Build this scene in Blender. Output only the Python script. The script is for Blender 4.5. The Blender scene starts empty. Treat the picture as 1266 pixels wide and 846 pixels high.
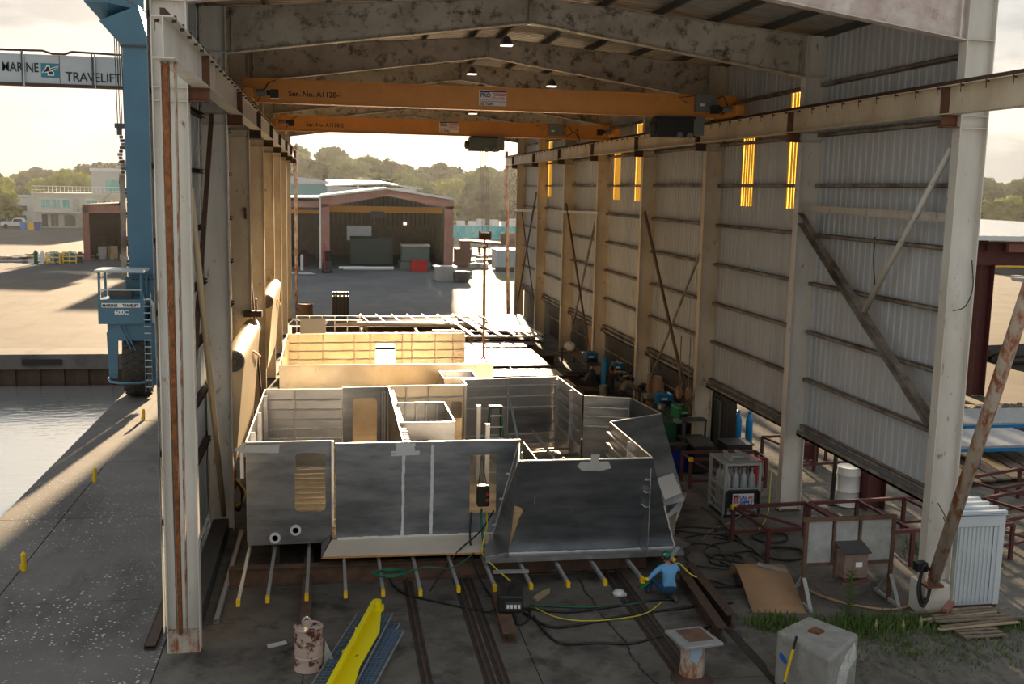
import bpy, bmesh, math, random
from mathutils import Vector, Matrix, noise
random.seed(7)
PI = math.pi
V = Vector
SC = bpy.context.scene
COL = SC.collection
# ------------------------------------------------------------------ camera
cam_d = bpy.data.cameras.new('camera'); cam = bpy.data.objects.new('camera', cam_d); COL.objects.link(cam)
r_ = V((0.98513832, -0.17048441, 0.02091788)); u_ = V((0.00410214, 0.1451012, 0.98940831)); f_ = V((0.1717139, 0.97461824, -0.1436441))
cam.matrix_world = Matrix(((r_.x, u_.x, -f_.x, 2.62633), (r_.y, u_.y, -f_.y, -20.76622), (r_.z, u_.z, -f_.z, 9.29522), (0, 0, 0, 1)))
cam_d.sensor_width = 36; cam_d.lens = 1294.989 / 1266 * 36; cam_d.clip_end = 3000; cam_d.clip_start = .1
SC.camera = cam
# ------------------------------------------------------------------ world, sun, exposure
SUN_AZ, SUN_EL = math.radians(6.4), math.radians(10.6)
SD = V((math.sin(SUN_AZ) * math.cos(SUN_EL), math.cos(SUN_AZ) * math.cos(SUN_EL), math.sin(SUN_EL)))
SUN_STRENGTH = 17.0
SKY_STRENGTH = 1.0
SC.view_settings.view_transform = 'Standard'; SC.view_settings.look = 'None'
SC.view_settings.exposure = 0.5; SC.view_settings.gamma = 1; SC.view_settings.use_curve_mapping = False
sun_d = bpy.data.lights.new('sun', 'SUN'); sun = bpy.data.objects.new('sun', sun_d); COL.objects.link(sun)
sun_d.energy = SUN_STRENGTH; sun_d.color = (1, .74, .46); sun_d.angle = math.radians(1.0)
sun.rotation_euler = SD.to_track_quat('Z', 'Y').to_euler(); sun.location = (20, 80, 60)
w = bpy.data.worlds.new('world'); SC.world = w; w.use_nodes = True
nt = w.node_tree; nt.nodes.clear()
def N(t, k, **kw):
    n = t.nodes.new(k)
    for a, b in kw.items(): setattr(n, a, b)
    return n
def mathn(t, op, a, b=None, c=None, clamp=False):
    n = N(t, 'ShaderNodeMath', operation=op); n.use_clamp = clamp
    for i, x in enumerate((a, b, c)):
        if x is None: continue
        if isinstance(x, (int, float)): n.inputs[i].default_value = x
        else: t.links.new(x, n.inputs[i])
    return n.outputs[0]
def mixc(t, f, a, b):
    n = N(t, 'ShaderNodeMix', data_type='RGBA')
    for s, x in ((n.inputs[0], f), (n.inputs[6], a), (n.inputs[7], b)):
        if isinstance(x, (int, float)): s.default_value = x
        elif isinstance(x, tuple): s.default_value = (*x[:3], 1)
        else: t.links.new(x, s)
    return n.outputs[2]
def ramp(t, f, a, b):
    n = N(t, 'ShaderNodeMapRange'); n.clamp = True
    t.links.new(f, n.inputs[0]); n.inputs[1].default_value = a; n.inputs[2].default_value = b
    return n.outputs[0]
tc = N(nt, 'ShaderNodeTexCoord'); nrm = N(nt, 'ShaderNodeVectorMath', operation='NORMALIZE'); nt.links.new(tc.outputs['Generated'], nrm.inputs[0])
sep = N(nt, 'ShaderNodeSeparateXYZ'); nt.links.new(nrm.outputs[0], sep.inputs[0])
up = sep.outputs[2]
grad = ramp(nt, up, .0, .45)
sky = mixc(nt, grad, (.50, .475, .43), (.34, .42, .50))
# clouds: noise on a plane high above
proj = N(nt, 'ShaderNodeVectorMath', operation='MULTIPLY'); nt.links.new(nrm.outputs[0], proj.inputs[0]); proj.inputs[1].default_value = (1, 1, 3.2)
cn = N(nt, 'ShaderNodeTexNoise'); cn.inputs['Scale'].default_value = 4.2; cn.inputs['Detail'].default_value = 8; cn.inputs['Roughness'].default_value = .55
nt.links.new(proj.outputs[0], cn.inputs[0])
cl = ramp(nt, cn.outputs[0], .45, .60)
sky = mixc(nt, mathn(nt, 'MULTIPLY', cl, .75), sky, (.66, .61, .54))
cn2 = N(nt, 'ShaderNodeTexNoise'); cn2.inputs['Scale'].default_value = 9; cn2.inputs['Detail'].default_value = 6
nt.links.new(proj.outputs[0], cn2.inputs[0])
sky = mixc(nt, mathn(nt, 'MULTIPLY', ramp(nt, cn2.outputs[0], .50, .64), .6), sky, (.24, .25, .26))
dot = N(nt, 'ShaderNodeVectorMath', operation='DOT_PRODUCT'); nt.links.new(nrm.outputs[0], dot.inputs[0]); dot.inputs[1].default_value = SD
d = mathn(nt, 'MAXIMUM', dot.outputs['Value'], 0)
g1 = mathn(nt, 'POWER', d, 14); g2 = mathn(nt, 'POWER', d, 120)
glow = mathn(nt, 'ADD', mathn(nt, 'MULTIPLY', g1, .38), mathn(nt, 'MULTIPLY', g2, 3.0))
gc = mixc(nt, 0.0, (1, .80, .55), (1, .8, .5))
gs = N(nt, 'ShaderNodeVectorMath', operation='SCALE'); nt.links.new(gc, gs.inputs[0]); nt.links.new(glow, gs.inputs['Scale'])
ad = N(nt, 'ShaderNodeVectorMath', operation='ADD'); nt.links.new(sky, ad.inputs[0]); nt.links.new(gs.outputs[0], ad.inputs[1])
bg = N(nt, 'ShaderNodeBackground'); nt.links.new(ad.outputs[0], bg.inputs[0]); bg.inputs[1].default_value = SKY_STRENGTH
wo = N(nt, 'ShaderNodeOutputWorld'); nt.links.new(bg.outputs[0], wo.inputs[0])

# ------------------------------------------------------------------ materials
M = {}
def mat(name, col, rough=.6, metal=0., col2=None, scale=2., amt=.5, rust=None, rscale=3., rlo=.55, rhi=.7, stretch=(1, 1, 1), bump=.0, bscale=30, spec=.5, emit=0, trans=0, dirt=None, dscale=.6, dlo=.45, dhi=.75):
    m = bpy.data.materials.new(name); m.use_nodes = True; t = m.node_tree; b = t.nodes['Principled BSDF']
    b.inputs['Roughness'].default_value = rough; b.inputs['Metallic'].default_value = metal; b.inputs['Specular IOR Level'].default_value = spec
    co = N(t, 'ShaderNodeTexCoord'); geo = N(t, 'ShaderNodeNewGeometry')
    mp = N(t, 'ShaderNodeMapping'); t.links.new(geo.outputs['Position'], mp.inputs[0]); mp.inputs['Scale'].default_value = stretch
    def noi(s, det=5, r=.6):
        n = N(t, 'ShaderNodeTexNoise'); n.inputs['Scale'].default_value = s; n.inputs['Detail'].default_value = det; n.inputs['Roughness'].default_value = r
        t.links.new(mp.outputs[0], n.inputs[0]); return n.outputs[0]
    c = None
    if col2 is not None: c = mixc(t, mathn(t, 'MULTIPLY', ramp(t, noi(scale), .35, .65), amt), col, col2)
    if dirt is not None: c = mixc(t, mathn(t, 'MULTIPLY', ramp(t, noi(dscale, 6, .65), dlo, dhi), .85), c if c else col, dirt)
    if rust is not None:
        f = ramp(t, noi(rscale, 9, .7), rlo, rhi)
        c = mixc(t, f, c if c else col, rust)
        if metal > 0: t.links.new(mathn(t, 'MULTIPLY', mathn(t, 'SUBTRACT', 1.0, f), metal), b.inputs['Metallic'])
    if c: t.links.new(c, b.inputs['Base Color'])
    else: b.inputs['Base Color'].default_value = (*col, 1)
    if bump:
        bn = N(t, 'ShaderNodeBump'); bn.inputs['Strength'].default_value = bump; bn.inputs['Distance'].default_value = .02
        t.links.new(noi(bscale, 4), bn.inputs['Height']); t.links.new(bn.outputs[0], b.inputs['Normal'])
    if emit: b.inputs['Emission Color'].default_value = (*col, 1); b.inputs['Emission Strength'].default_value = emit
    if trans:
        tr = N(t, 'ShaderNodeBsdfTranslucent'); tr.inputs[0].default_value = (*col, 1)
        mx = N(t, 'ShaderNodeMixShader'); mx.inputs[0].default_value = trans
        t.links.new(b.outputs[0], mx.inputs[1]); t.links.new(tr.outputs[0], mx.inputs[2])
        t.links.new(mx.outputs[0], t.nodes['Material Output'].inputs[0])
    M[name] = m; return m
RUST = (.16, .055, .02)
mat('white_steel', (.66, .63, .57), .5, 0, (.50, .45, .37), 1.3, .7, RUST, 5, .60, .70, (1, 1, .35), .1)
mat('beige_steel', (.66, .58, .44), .55, 0, (.46, .37, .25), 1.0, .8, (.14, .08, .04), 3.2, .60, .72, (1, 1, .6), .1)  # beige tone with brown blotches
mat('rafter_steel', (.50, .45, .37), .6, 0, (.30, .25, .18), .9, .8, (.09, .06, .04), 3.0, .52, .66, (1, 1, 1), .1)
mat('front_rafter', (.62, .57, .53), .6, 0, (.36, .24, .20), 1.5, .8, (.28, .12, .09), 2.4, .56, .72)
mat('rusty_white', (.50, .44, .36), .7, 0, (.38, .28, .2), 3, .7, (.26, .075, .02), 5, .46, .60, (1, 1, .4), .2)
mat('rust', (.17, .065, .028), .85, 0, (.07, .035, .02), 4, .8, bump=.3)
mat('brown_beam', (.16, .085, .05), .8, 0, (.06, .04, .03), 3, .8)
mat('dark_rust', (.05, .033, .025), .85, 0, (.11, .05, .025), 6, .6)
mat('sheet', (.52, .55, .57), .5, .0, (.40, .42, .43), .8, .6, (.15, .13, .11), 1.2, .62, .85, (1, 1, .25))
mat('sheet_warm', (.42, .38, .31), .55, 0, (.30, .26, .2), .8, .6, (.13, .10, .07), 1.2, .6, .85, (1, 1, .25))
mat('roof_sheet', (.42, .39, .34), .5, 0, (.2, .18, .15), 1, .6)
mat('roof_light', (.75, .74, .68), .5, 0, trans=.5)
mat('purlin_dark', (.10, .095, .085), .7)
mat('girt_steel', (.34, .30, .25), .6, 0, (.08, .045, .03), 1.2, .9, RUST, 4, .58, .7)
mat('skylight', (.90, .50, .08), .5, 0, trans=.8)
mat('crane_orange', (.66, .28, .05), .45, 0, (.52, .21, .035), 1.5, .5, dirt=(.3, .16, .05), dscale=1.2, dlo=.6, dhi=.95)
mat('crane_yellow', (.78, .36, .04), .5)
mat('black', (.012, .012, .012), .5)
mat('black_rubber', (.012, .012, .012), .75)
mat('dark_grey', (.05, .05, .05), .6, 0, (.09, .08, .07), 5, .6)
mat('grey_box', (.16, .17, .16), .5)
mat('lift_blue', (.065, .165, .24), .5, 0, (.05, .125, .19), .7, .6)
mat('lift_blue_pale', (.30, .40, .47), .5)
mat('lift_grey', (.42, .47, .49), .5, 0, (.36, .4, .42), 1, .4)
mat('teal_logo', (.02, .17, .23), .5)
mat('ink', (.008, .008, .01), .6)
mat('navy_print', (.03, .05, .16), .6)
mat('red_print', (.55, .03, .03), .6)
mat('blue_print', (.02, .10, .45), .6)
mat('white_print', (.75, .75, .73), .6)
mat('alu', (.50, .50, .50), .36, .93, (.36, .36, .37), 1.4, .7, (.68, .68, .68), 11, .66, .72, (1, 1, 3), .03, 20)
mat('alu_plate', (.33, .34, .355), .38, .85, (.17, .18, .195), 1.3, 1.0, (.42, .42, .42), 7, .66, .74, (.5, .5, 2.2), .05, 16)
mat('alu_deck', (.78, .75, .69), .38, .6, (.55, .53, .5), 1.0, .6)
mat('apron_alu_lit', (.74, .66, .55), .5, .25, (.6, .52, .42), 1.5, .5)  # aluminium lightened and warmed to carry the apron's sky reflection
mat('alu_gold_lit', (.66, .58, .45), .42, .75, (.5, .42, .3), 1.5, .7, (.25, .19, .12), 4, .62, .72)  # warm copy of the aluminium, golden bounce light put into its colour
mat('alu_bright', (.72, .69, .65), .5, .6)
mat('weld', (.70, .70, .70), .6, .2, (.5, .5, .5), 20, .5)
mat('rust_bright', (.36, .12, .035), .85, 0, (.12, .045, .02), 9, .9)
mat('tape', (.55, .57, .55), .6, .3)
mat('yellow', (.75, .48, .01), .5)
mat('tool_yellow', (.85, .70, .0), .45)
mat('concrete', (.155, .135, .112), .9, 0, (.085, .073, .06), 1.1, .9, (.022, .018, .015), .8, .50, .68, bump=.12, bscale=12)
mat('concrete_block', (.30, .29, .26), .9, 0, (.2, .19, .17), 3, .8, (.09, .08, .07), 5, .6, .75, bump=.6, bscale=14)
mat('chalk', (.6, .6, .57), .9, 0, (.3, .3, .28), 6, .8)
mat('trackdark', (.025, .02, .018), .8, 0, (.06, .04, .03), 5, .7)
mat('beige', (.58, .45, .27), .5, 0, (.5, .37, .2), 1, .4)
mat('red_primer', (.11, .028, .024), .7, 0, (.07, .025, .02), 2, .7)
mat('rusty_red', (.30, .13, .10), .8, 0, (.22, .09, .07), 3, .7)
mat('blue_paint', (.01, .10, .22), .4)
mat('blue_bright', (.0, .17, .42), .4)
mat('blue_barrel', (.012, .03, .28), .4)
mat('green_paint', (.0, .22, .06), .4)
mat('green_dark', (.015, .10, .05), .5)
mat('red_paint', (.42, .02, .015), .4)
mat('galv', (.42, .43, .43), .5, .5, (.3, .3, .3), 6, .6)
mat('cyl_grey', (.36, .38, .37), .4, .1)
mat('grating', (.17, .25, .34), .5, .5)
mat('cardboard', (.36, .21, .11), .8, 0, (.30, .17, .09), 2, .5)
mat('board_grey', (.40, .40, .38), .8, 0, (.28, .28, .26), 3, .8, (.2, .19, .17), 5, .58, .75)
mat('pinkbox', (.24, .15, .12), .8, 0, (.15, .1, .08), 6, .7)
mat('shed_white', (.60, .64, .66), .5, 0, (.5, .53, .54), 1, .5)
mat('wood', (.22, .17, .12), .85, 0, (.12, .09, .065), 6, .8)
mat('wood_pale', (.42, .31, .18), .85, 0, (.3, .22, .13), 3, .7)
mat('barrel_paint', (.46, .33, .27), .65, 0, (.5, .42, .36), 4, .7, (.10, .028, .015), 4, .50, .56)
mat('skin', (.32, .17, .11), .6)
mat('shirt_blue', (.12, .33, .58), .8)
mat('jeans', (.015, .06, .13), .85)
mat('boot', (.09, .07, .06), .8)
mat('shirt_tan', (.22, .17, .12), .85)
mat('dark_cloth', (.02, .02, .025), .85)
mat('helmet_green', (.0, .12, .07), .35)
mat('helmet_blue', (.01, .06, .16), .35)
mat('face_shield', (.8, .25, .02), .3)
mat('hivis', (.45, .6, .1), .7)
mat('tyre', (.03, .028, .026), .85, 0, (.055, .045, .036), 6, .8)
mat('bldg_cream', (.60, .55, .46), .8)
mat('bldg_grey', (.42, .43, .42), .8)
mat('glass_teal', (.10, .38, .33), .15, .0, spec=1)
mat('window_dark', (.03, .05, .05), .2)
mat('roof_pale', (.55, .60, .64), .5, 0, (.45, .5, .53), 1, .5)
mat('roof_teal', (.16, .42, .42), .5)
mat('shed_pink', (.36, .20, .165), .75, 0, (.30, .13, .09), .8, .8, (.5, .36, .3), 2.5, .6, .8)
mat('shed_sheet', (.22, .20, .17), .7, 0, (.14, .12, .10), 1, .6)
mat('machine_green', (.10, .13, .11), .6)
mat('tarp_teal', (.0, .42, .46), .5)
mat('white_paint', (.65, .66, .66), .4)
mat('truck_glass', (.02, .03, .035), .1)
mat('lampglass', (1, .72, .55), .5, emit=1.5)
mat('hose_black', (.012, .012, .012), .5)
mat('hose_green', (.01, .12, .06), .5)
mat('hose_yellow', (.62, .50, .04), .5)
mat('hose_tan', (.45, .28, .16), .6)
mat('barkm', (.09, .065, .045), .9)
for i, c in enumerate([(.05, .09, .022), (.075, .125, .028), (.20, .24, .03), (.038, .07, .026), (.10, .14, .05)]):
    mat('leaf%d' % i, c, .7, 0, (c[0] * .55, c[1] * .6, c[2] * .6), .6, .8, trans=.35)
mat('grass_leaf', (.10, .155, .035), .8, trans=.2)
mat('brushes', (.30, .24, .1), .9)

def ground_mat(name, c1, c2, c3, s1, s2, flecks=0., rough=.9, bump=.15):
    m = bpy.data.materials.new(name); m.use_nodes = True; t = m.node_tree; b = t.nodes['Principled BSDF']; b.inputs['Roughness'].default_value = rough
    g = N(t, 'ShaderNodeNewGeometry')
    def noi(s, det=6, st=(1, 1, 1), r=.6):
        mp = N(t, 'ShaderNodeMapping'); t.links.new(g.outputs['Position'], mp.inputs[0]); mp.inputs['Scale'].default_value = st
        n = N(t, 'ShaderNodeTexNoise'); n.inputs['Scale'].default_value = s; n.inputs['Detail'].default_value = det; n.inputs['Roughness'].default_value = r
        t.links.new(mp.outputs[0], n.inputs[0]); return n.outputs[0]
    c = mixc(t, ramp(t, noi(s1), .38, .64), c1, c2)
    c = mixc(t, ramp(t, noi(s2, 9, (1, .35, 1), .7), .5, .68), c, c3)
    if flecks:
        vo = N(t, 'ShaderNodeTexVoronoi'); vo.inputs['Scale'].default_value = 9.5; t.links.new(g.outputs['Position'], vo.inputs[0])
        sx = N(t, 'ShaderNodeSeparateXYZ'); t.links.new(vo.outputs['Color'], sx.inputs[0])
        near = mathn(t, 'LESS_THAN', vo.outputs['Distance'], mathn(t, 'MULTIPLY', sx.outputs[0], .30))
        mask = ramp(t, noi(.28, 3), .42, .62)
        sp = N(t, 'ShaderNodeSeparateXYZ'); t.links.new(g.outputs['Position'], sp.inputs[0])
        ym = ramp(t, sp.outputs[1], 17, 6)
        c = mixc(t, mathn(t, 'MULTIPLY', mathn(t, 'MULTIPLY', near, ym), mathn(t, 'MULTIPLY_ADD', mask, .9, .1)), c, (.62, .62, .6))
    t.links.new(c, b.inputs['Base Color'])
    bn = N(t, 'ShaderNodeBump'); bn.inputs['Strength'].default_value = bump; bn.inputs['Distance'].default_value = .05
    t.links.new(noi(9, 5), bn.inputs['Height']); t.links.new(bn.outputs[0], b.inputs['Normal'])
    M[name] = m
ground_mat('quay', (.15, .135, .12), (.11, .098, .088), (.06, .052, .046), .35, .5, 1.0)
ground_mat('yard', (.052, .049, .046), (.036, .034, .032), (.075, .067, .056), .12, .25)
ground_mat('yard_dirt', (.095, .075, .055), (.058, .047, .036), (.036, .03, .025), .25, .5)
ground_mat('asphalt', (.115, .115, .115), (.085, .085, .085), (.15, .14, .13), .15, .3)
ground_mat('gravel', (.095, .085, .07), (.15, .135, .11), (.05, .043, .035), 2.2, 5, bump=.6)
# water
m = bpy.data.materials.new('water'); m.use_nodes = True; t = m.node_tree; b = t.nodes['Principled BSDF']
b.inputs['Base Color'].default_value = (.62, .62, .60, 1); b.inputs['Roughness'].default_value = .1; b.inputs['Metallic'].default_value = .75; b.inputs['IOR'].default_value = 1.33; b.inputs['Specular IOR Level'].default_value = .8
g = N(t, 'ShaderNodeNewGeometry'); mp = N(t, 'ShaderNodeMapping'); t.links.new(g.outputs['Position'], mp.inputs[0]); mp.inputs['Scale'].default_value = (.8, 2.2, 1)
n = N(t, 'ShaderNodeTexNoise'); n.inputs['Scale'].default_value = 1.5; n.inputs['Detail'].default_value = 3; t.links.new(mp.outputs[0], n.inputs[0])
bn = N(t, 'ShaderNodeBump'); bn.inputs['Strength'].default_value = .25; bn.inputs['Distance'].default_value = .08; t.links.new(n.outputs[0], bn.inputs['Height']); t.links.new(bn.outputs[0], b.inputs['Normal'])
M['water'] = m

# ------------------------------------------------------------------ mesh helpers
class MB:
    def __init__(s): s.v = []; s.f = []; s.m = []; s.mats = []; s.sm = False
    def mi(s, m):
        if m is None: return 0
        if m not in s.mats: s.mats.append(m)
        return s.mats.index(m)
    def add(s, vs, fs, m=None):
        k = len(s.v); s.v += [tuple(x) for x in vs]; i = s.mi(m)
        for f in fs: s.f.append(tuple(k + q for q in f)); s.m.append(i)
        return s
    def box(s, x0, y0, z0, x1, y1, z1, m=None):
        return s.add([(x0, y0, z0), (x1, y0, z0), (x1, y1, z0), (x0, y1, z0), (x0, y0, z1), (x1, y0, z1), (x1, y1, z1), (x0, y1, z1)],
                     [(0, 3, 2, 1), (4, 5, 6, 7), (0, 1, 5, 4), (1, 2, 6, 5), (2, 3, 7, 6), (3, 0, 4, 7)], m)
    def cbox(s, x, y, z, w, d, h, m=None, rz=0):      # base-centre box
        c, n = math.cos(rz), math.sin(rz); o = []
        for zz in (z, z + h):
            for a, b in ((-1, -1), (1, -1), (1, 1), (-1, 1)):
                px, py = a * w / 2, b * d / 2; o.append((x + px * c - py * n, y + px * n + py * c, zz))
        return s.add(o, [(0, 3, 2, 1), (4, 5, 6, 7), (0, 1, 5, 4), (1, 2, 6, 5), (2, 3, 7, 6), (3, 0, 4, 7)], m)
    def frame(s, p0, p1, up=(0, 0, 1)):
        p0, p1 = V(p0), V(p1); d = (p1 - p0).normalized(); u = V(up)
        if abs(d.dot(u)) > .98: u = V((0, 1, 0)) if abs(d.y) < .9 else V((1, 0, 0))
        a = d.cross(u).normalized(); b = a.cross(d).normalized()
        return p0, p1, a, b
    def bar(s, p0, p1, w, h, m=None, up=(0, 0, 1), ox=0, oy=0):
        p0, p1, a, b = s.frame(p0, p1, up); o = []
        for p in (p0, p1):
            for i, j in ((-1, -1), (1, -1), (1, 1), (-1, 1)): o.append(p + a * (i * w / 2 + ox) + b * (j * h / 2 + oy))
        return s.add(o, [(0, 1, 2, 3), (7, 6, 5, 4), (0, 4, 5, 1), (1, 5, 6, 2), (2, 6, 7, 3), (3, 7, 4, 0)], m)
    def ibeam(s, p0, p1, w, h, t=.02, m=None, up=(0, 0, 1)):
        s.bar(p0, p1, t, h - 2 * t, m, up); s.bar(p0, p1, w, t, m, up, 0, h / 2 - t / 2); return s.bar(p0, p1, w, t, m, up, 0, -h / 2 + t / 2)
    def chan(s, p0, p1, w, h, t=.012, m=None, up=(0, 0, 1)):
        s.bar(p0, p1, t, h, m, up, -w / 2 + t / 2, 0); s.bar(p0, p1, w, t, m, up, 0, h / 2 - t / 2); return s.bar(p0, p1, w, t, m, up, 0, -h / 2 + t / 2)
    def tube(s, pts, r, n=8, m=None, caps=True):
        pts = [V(p) for p in pts]; k = len(pts); vs = []; prev = None
        for i, p in enumerate(pts):
            d = (pts[min(i + 1, k - 1)] - pts[max(i - 1, 0)])
            if d.length < 1e-6: d = V((0, 0, 1))
            d.normalize()
            if prev is None:
                u = V((0, 0, 1)) if abs(d.z) < .9 else V((1, 0, 0)); a = d.cross(u).normalized()
            else:
                a = (prev - d * prev.dot(d))
                a = a.normalized() if a.length > 1e-5 else d.orthogonal().normalized()
            prev = a; b = d.cross(a); rr = r[i] if isinstance(r, (list, tuple)) else r
            for j in range(n):
                q = 2 * PI * j / n; vs.append(p + (a * math.cos(q) + b * math.sin(q)) * rr)
        fs = [(i * n + j, i * n + (j + 1) % n, (i + 1) * n + (j + 1) % n, (i + 1) * n + j) for i in range(k - 1) for j in range(n)]
        if caps: fs += [tuple(range(n))[::-1], tuple((k - 1) * n + j for j in range(n))]
        return s.add(vs, fs, m)
    def lathe(s, c, prof, n=20, m=None, axis='Z'):
        vs = []
        for (r, z) in prof:
            for j in range(n):
                q = 2 * PI * j / n; x, y = r * math.cos(q), r * math.sin(q)
                p = (x, y, z) if axis == 'Z' else ((z, x, y) if axis == 'X' else (x, z, y))
                vs.append((c[0] + p[0], c[1] + p[1], c[2] + p[2]))
        k = len(prof)
        fs = [(i * n + j, i * n + (j + 1) % n, (i + 1) * n + (j + 1) % n, (i + 1) * n + j) for i in range(k - 1) for j in range(n)]
        fs += [tuple(range(n))[::-1], tuple((k - 1) * n + j for j in range(n))]
        return s.add(vs, fs, m)
    def plate(s, pts, th, m=None):                      # planar polygon with thickness, both ways
        pts = [V(p) for p in pts]; nn = V((0, 0, 0))
        for i in range(len(pts)): nn += pts[i].cross(pts[(i + 1) % len(pts)])
        nn.normalize(); k = len(pts)
        vs = [p + nn * th / 2 for p in pts] + [p - nn * th / 2 for p in pts]
        fs = [tuple(range(k)), tuple(range(2 * k - 1, k - 1, -1))] + [(i, i + k, (i + 1) % k + k, (i + 1) % k) for i in range(k)]
        return s.add(vs, fs, m)
    def sheet(s, o, a, b, n, pitch=.3, rib=.035, m=None):   # ribbed metal sheet: o origin, a along the ribs' row, b up the ribs, n outwards
        o, a, b, n = V(o), V(a), V(b), V(n); L = a.length; ad = a.normalized(); pr = []
        x = 0
        while x < L - 1e-4:
            for dx, h in ((0, 0), (.58, 0), (.68, 1), (.86, 1), (.96, 0)):
                if x + dx * pitch < L: pr.append((x + dx * pitch, h * rib))
            x += pitch
        pr.append((L, 0)); vs = [o + ad * x + n * h for x, h in pr] + [o + ad * x + n * h + b for x, h in pr]; k = len(pr)
        return s.add(vs, [(i, i + 1, i + 1 + k, i + k) for i in range(k - 1)], m)
    def holeplate(s, o, a, b, th, holes, m=None):       # rectangle o + [0..|a|] x [0..|b|] with rectangular holes (u0,v0,u1,v1)
        o, a, b = V(o), V(a), V(b); la, lb = a.length, b.length; ad, bd = a.normalized(), b.normalized()
        us = sorted({0, la, *[h[0] for h in holes], *[h[2] for h in holes]}); vv = sorted({0, lb, *[h[1] for h in holes], *[h[3] for h in holes]})
        for i in range(len(us) - 1):
            for j in range(len(vv) - 1):
                cu, cv = (us[i] + us[i + 1]) / 2, (vv[j] + vv[j + 1]) / 2
                if any(h[0] < cu < h[2] and h[1] < cv < h[3] for h in holes): continue
                P = lambda u, v: o + ad * u + bd * v
                s.plate([P(us[i], vv[j]), P(us[i + 1], vv[j]), P(us[i + 1], vv[j + 1]), P(us[i], vv[j + 1])], th, m)
        for h in holes:                                   # rounded corners
            r = min(.12, (h[2] - h[0]) * .2)
            if len(h) > 4: continue
            for (u, v, su, sv) in ((h[0], h[1], 1, 1), (h[2], h[1], -1, 1), (h[2], h[3], -1, -1), (h[0], h[3], 1, -1)):
                q = [(u, v), (u + su * r, v), (u + su * r * .3, v + sv * r * .3), (u, v + sv * r)]
                s.plate([o + ad * x + bd * y for x, y in q], th, m)
        return s
WL = {}
def wl(o): return WL.get(o.name, V((0, 0, 0)))
def tag(o, label=None, cat=None, group=None, kind=None):
    if label: o['label'] = label
    if cat: o['category'] = cat
    if group: o['group'] = group
    if kind: o['kind'] = kind
    return o
def thing(name, label, cat, loc=(0, 0, 0), group=None, kind=None):
    o = bpy.data.objects.new(name, None); COL.objects.link(o); o.location = loc; o.empty_display_size = .2
    WL[o.name] = V(loc); return tag(o, label, cat, group, kind)
def obj(name, mb, m, parent=None, label=None, loc=None, smooth=False, bev=0, kind=None):
    """mb vertices are in world coordinates; the mesh origin is its thing's origin (or loc)"""
    me = bpy.data.meshes.new(name)
    o = bpy.data.objects.new(name, me); COL.objects.link(o)
    off = wl(parent) if parent else (V(loc) if loc is not None else V((0, 0, 0)))
    me.from_pydata([V(p) - off for p in mb.v], [], mb.f)
    if mb.mats:
        for q in mb.mats: me.materials.append(M[q])
        me.polygons.foreach_set('material_index', mb.m)
    else: me.materials.append(M[m])
    me.validate(); bm = bmesh.new(); bm.from_mesh(me); bmesh.ops.recalc_face_normals(bm, faces=bm.faces); bm.to_mesh(me); bm.free()
    if smooth: me.polygons.foreach_set('use_smooth', [True] * len(me.polygons)); 
    if smooth == 2:
        md = o.modifiers.new('edge', 'EDGE_SPLIT'); md.split_angle = math.radians(35)
    if bev:
        md = o.modifiers.new('bevel', 'BEVEL'); md.width = bev; md.segments = 2; md.limit_method = 'ANGLE'
    if parent: o.parent = parent; WL[o.name] = off.copy()
    else: o.location = off; WL[o.name] = off.copy()
    if label: o['label'] = label
    if kind: o['kind'] = kind
    return o
def solo(name, mb, m, label, cat, loc, group=None, smooth=False, bev=0, kind=None):
    return tag(obj(name, mb, m, None, None, loc, smooth, bev), label, cat, group, kind)
def copy_tree(o, parent=None):
    c = o.copy(); COL.objects.link(c); c.parent = parent; WL[c.name] = wl(o).copy()
    for ch in list(o.children): copy_tree(ch, c)
    return c
def dup(o, loc, label=None, rz=None, sc=None):
    c = copy_tree(o); c.location = loc; WL[c.name] = V(loc)
    if rz is not None: c.rotation_euler[2] = rz
    if sc: c.scale = sc if isinstance(sc, tuple) else (sc, sc, sc)
    if label: c['label'] = label
    return c
def text(name, s, size, loc, rot, m, parent=None, ext=.004, align='LEFT', sx=1.0, bold=0):
    cu = bpy.data.curves.new(name, 'FONT'); cu.body = s; cu.size = size; cu.extrude = ext; cu.align_x = align; cu.offset = bold
    t_ = bpy.data.objects.new(name, cu); COL.objects.link(t_)
    dg = bpy.context.evaluated_depsgraph_get(); me = bpy.data.meshes.new_from_object(t_.evaluated_get(dg))
    bpy.data.objects.remove(t_)
    o = bpy.data.objects.new(name, me); COL.objects.link(o); me.materials.clear(); me.materials.append(M[m])
    o.rotation_euler = rot; o.scale = (sx, 1, 1)
    o.location = V(loc) - (wl(parent) if parent else V((0, 0, 0)))
    if parent: o.parent = parent
    return o
ORD = ['first', 'second', 'third', 'fourth', 'fifth', 'sixth', 'seventh', 'eighth', 'ninth', 'tenth', 'eleventh', 'twelfth', 'thirteenth', 'fourteenth', 'fifteenth', 'sixteenth', 'seventeenth', 'eighteenth', 'nineteenth', 'twentieth']

# ================================================================== THE SETTING
BAY = 7.62; NF = 8; YE = BAY * 7
def struct(name, mb, m, parent=None, loc=(0, 0, 0)): 
    o = obj(name, mb, m, parent, None, loc); 
    if parent is None: o['kind'] = 'structure'
    return o
def sroot(name, loc=(0, 0, 0)): return thing(name, None, None, loc, None, 'structure')
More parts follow.
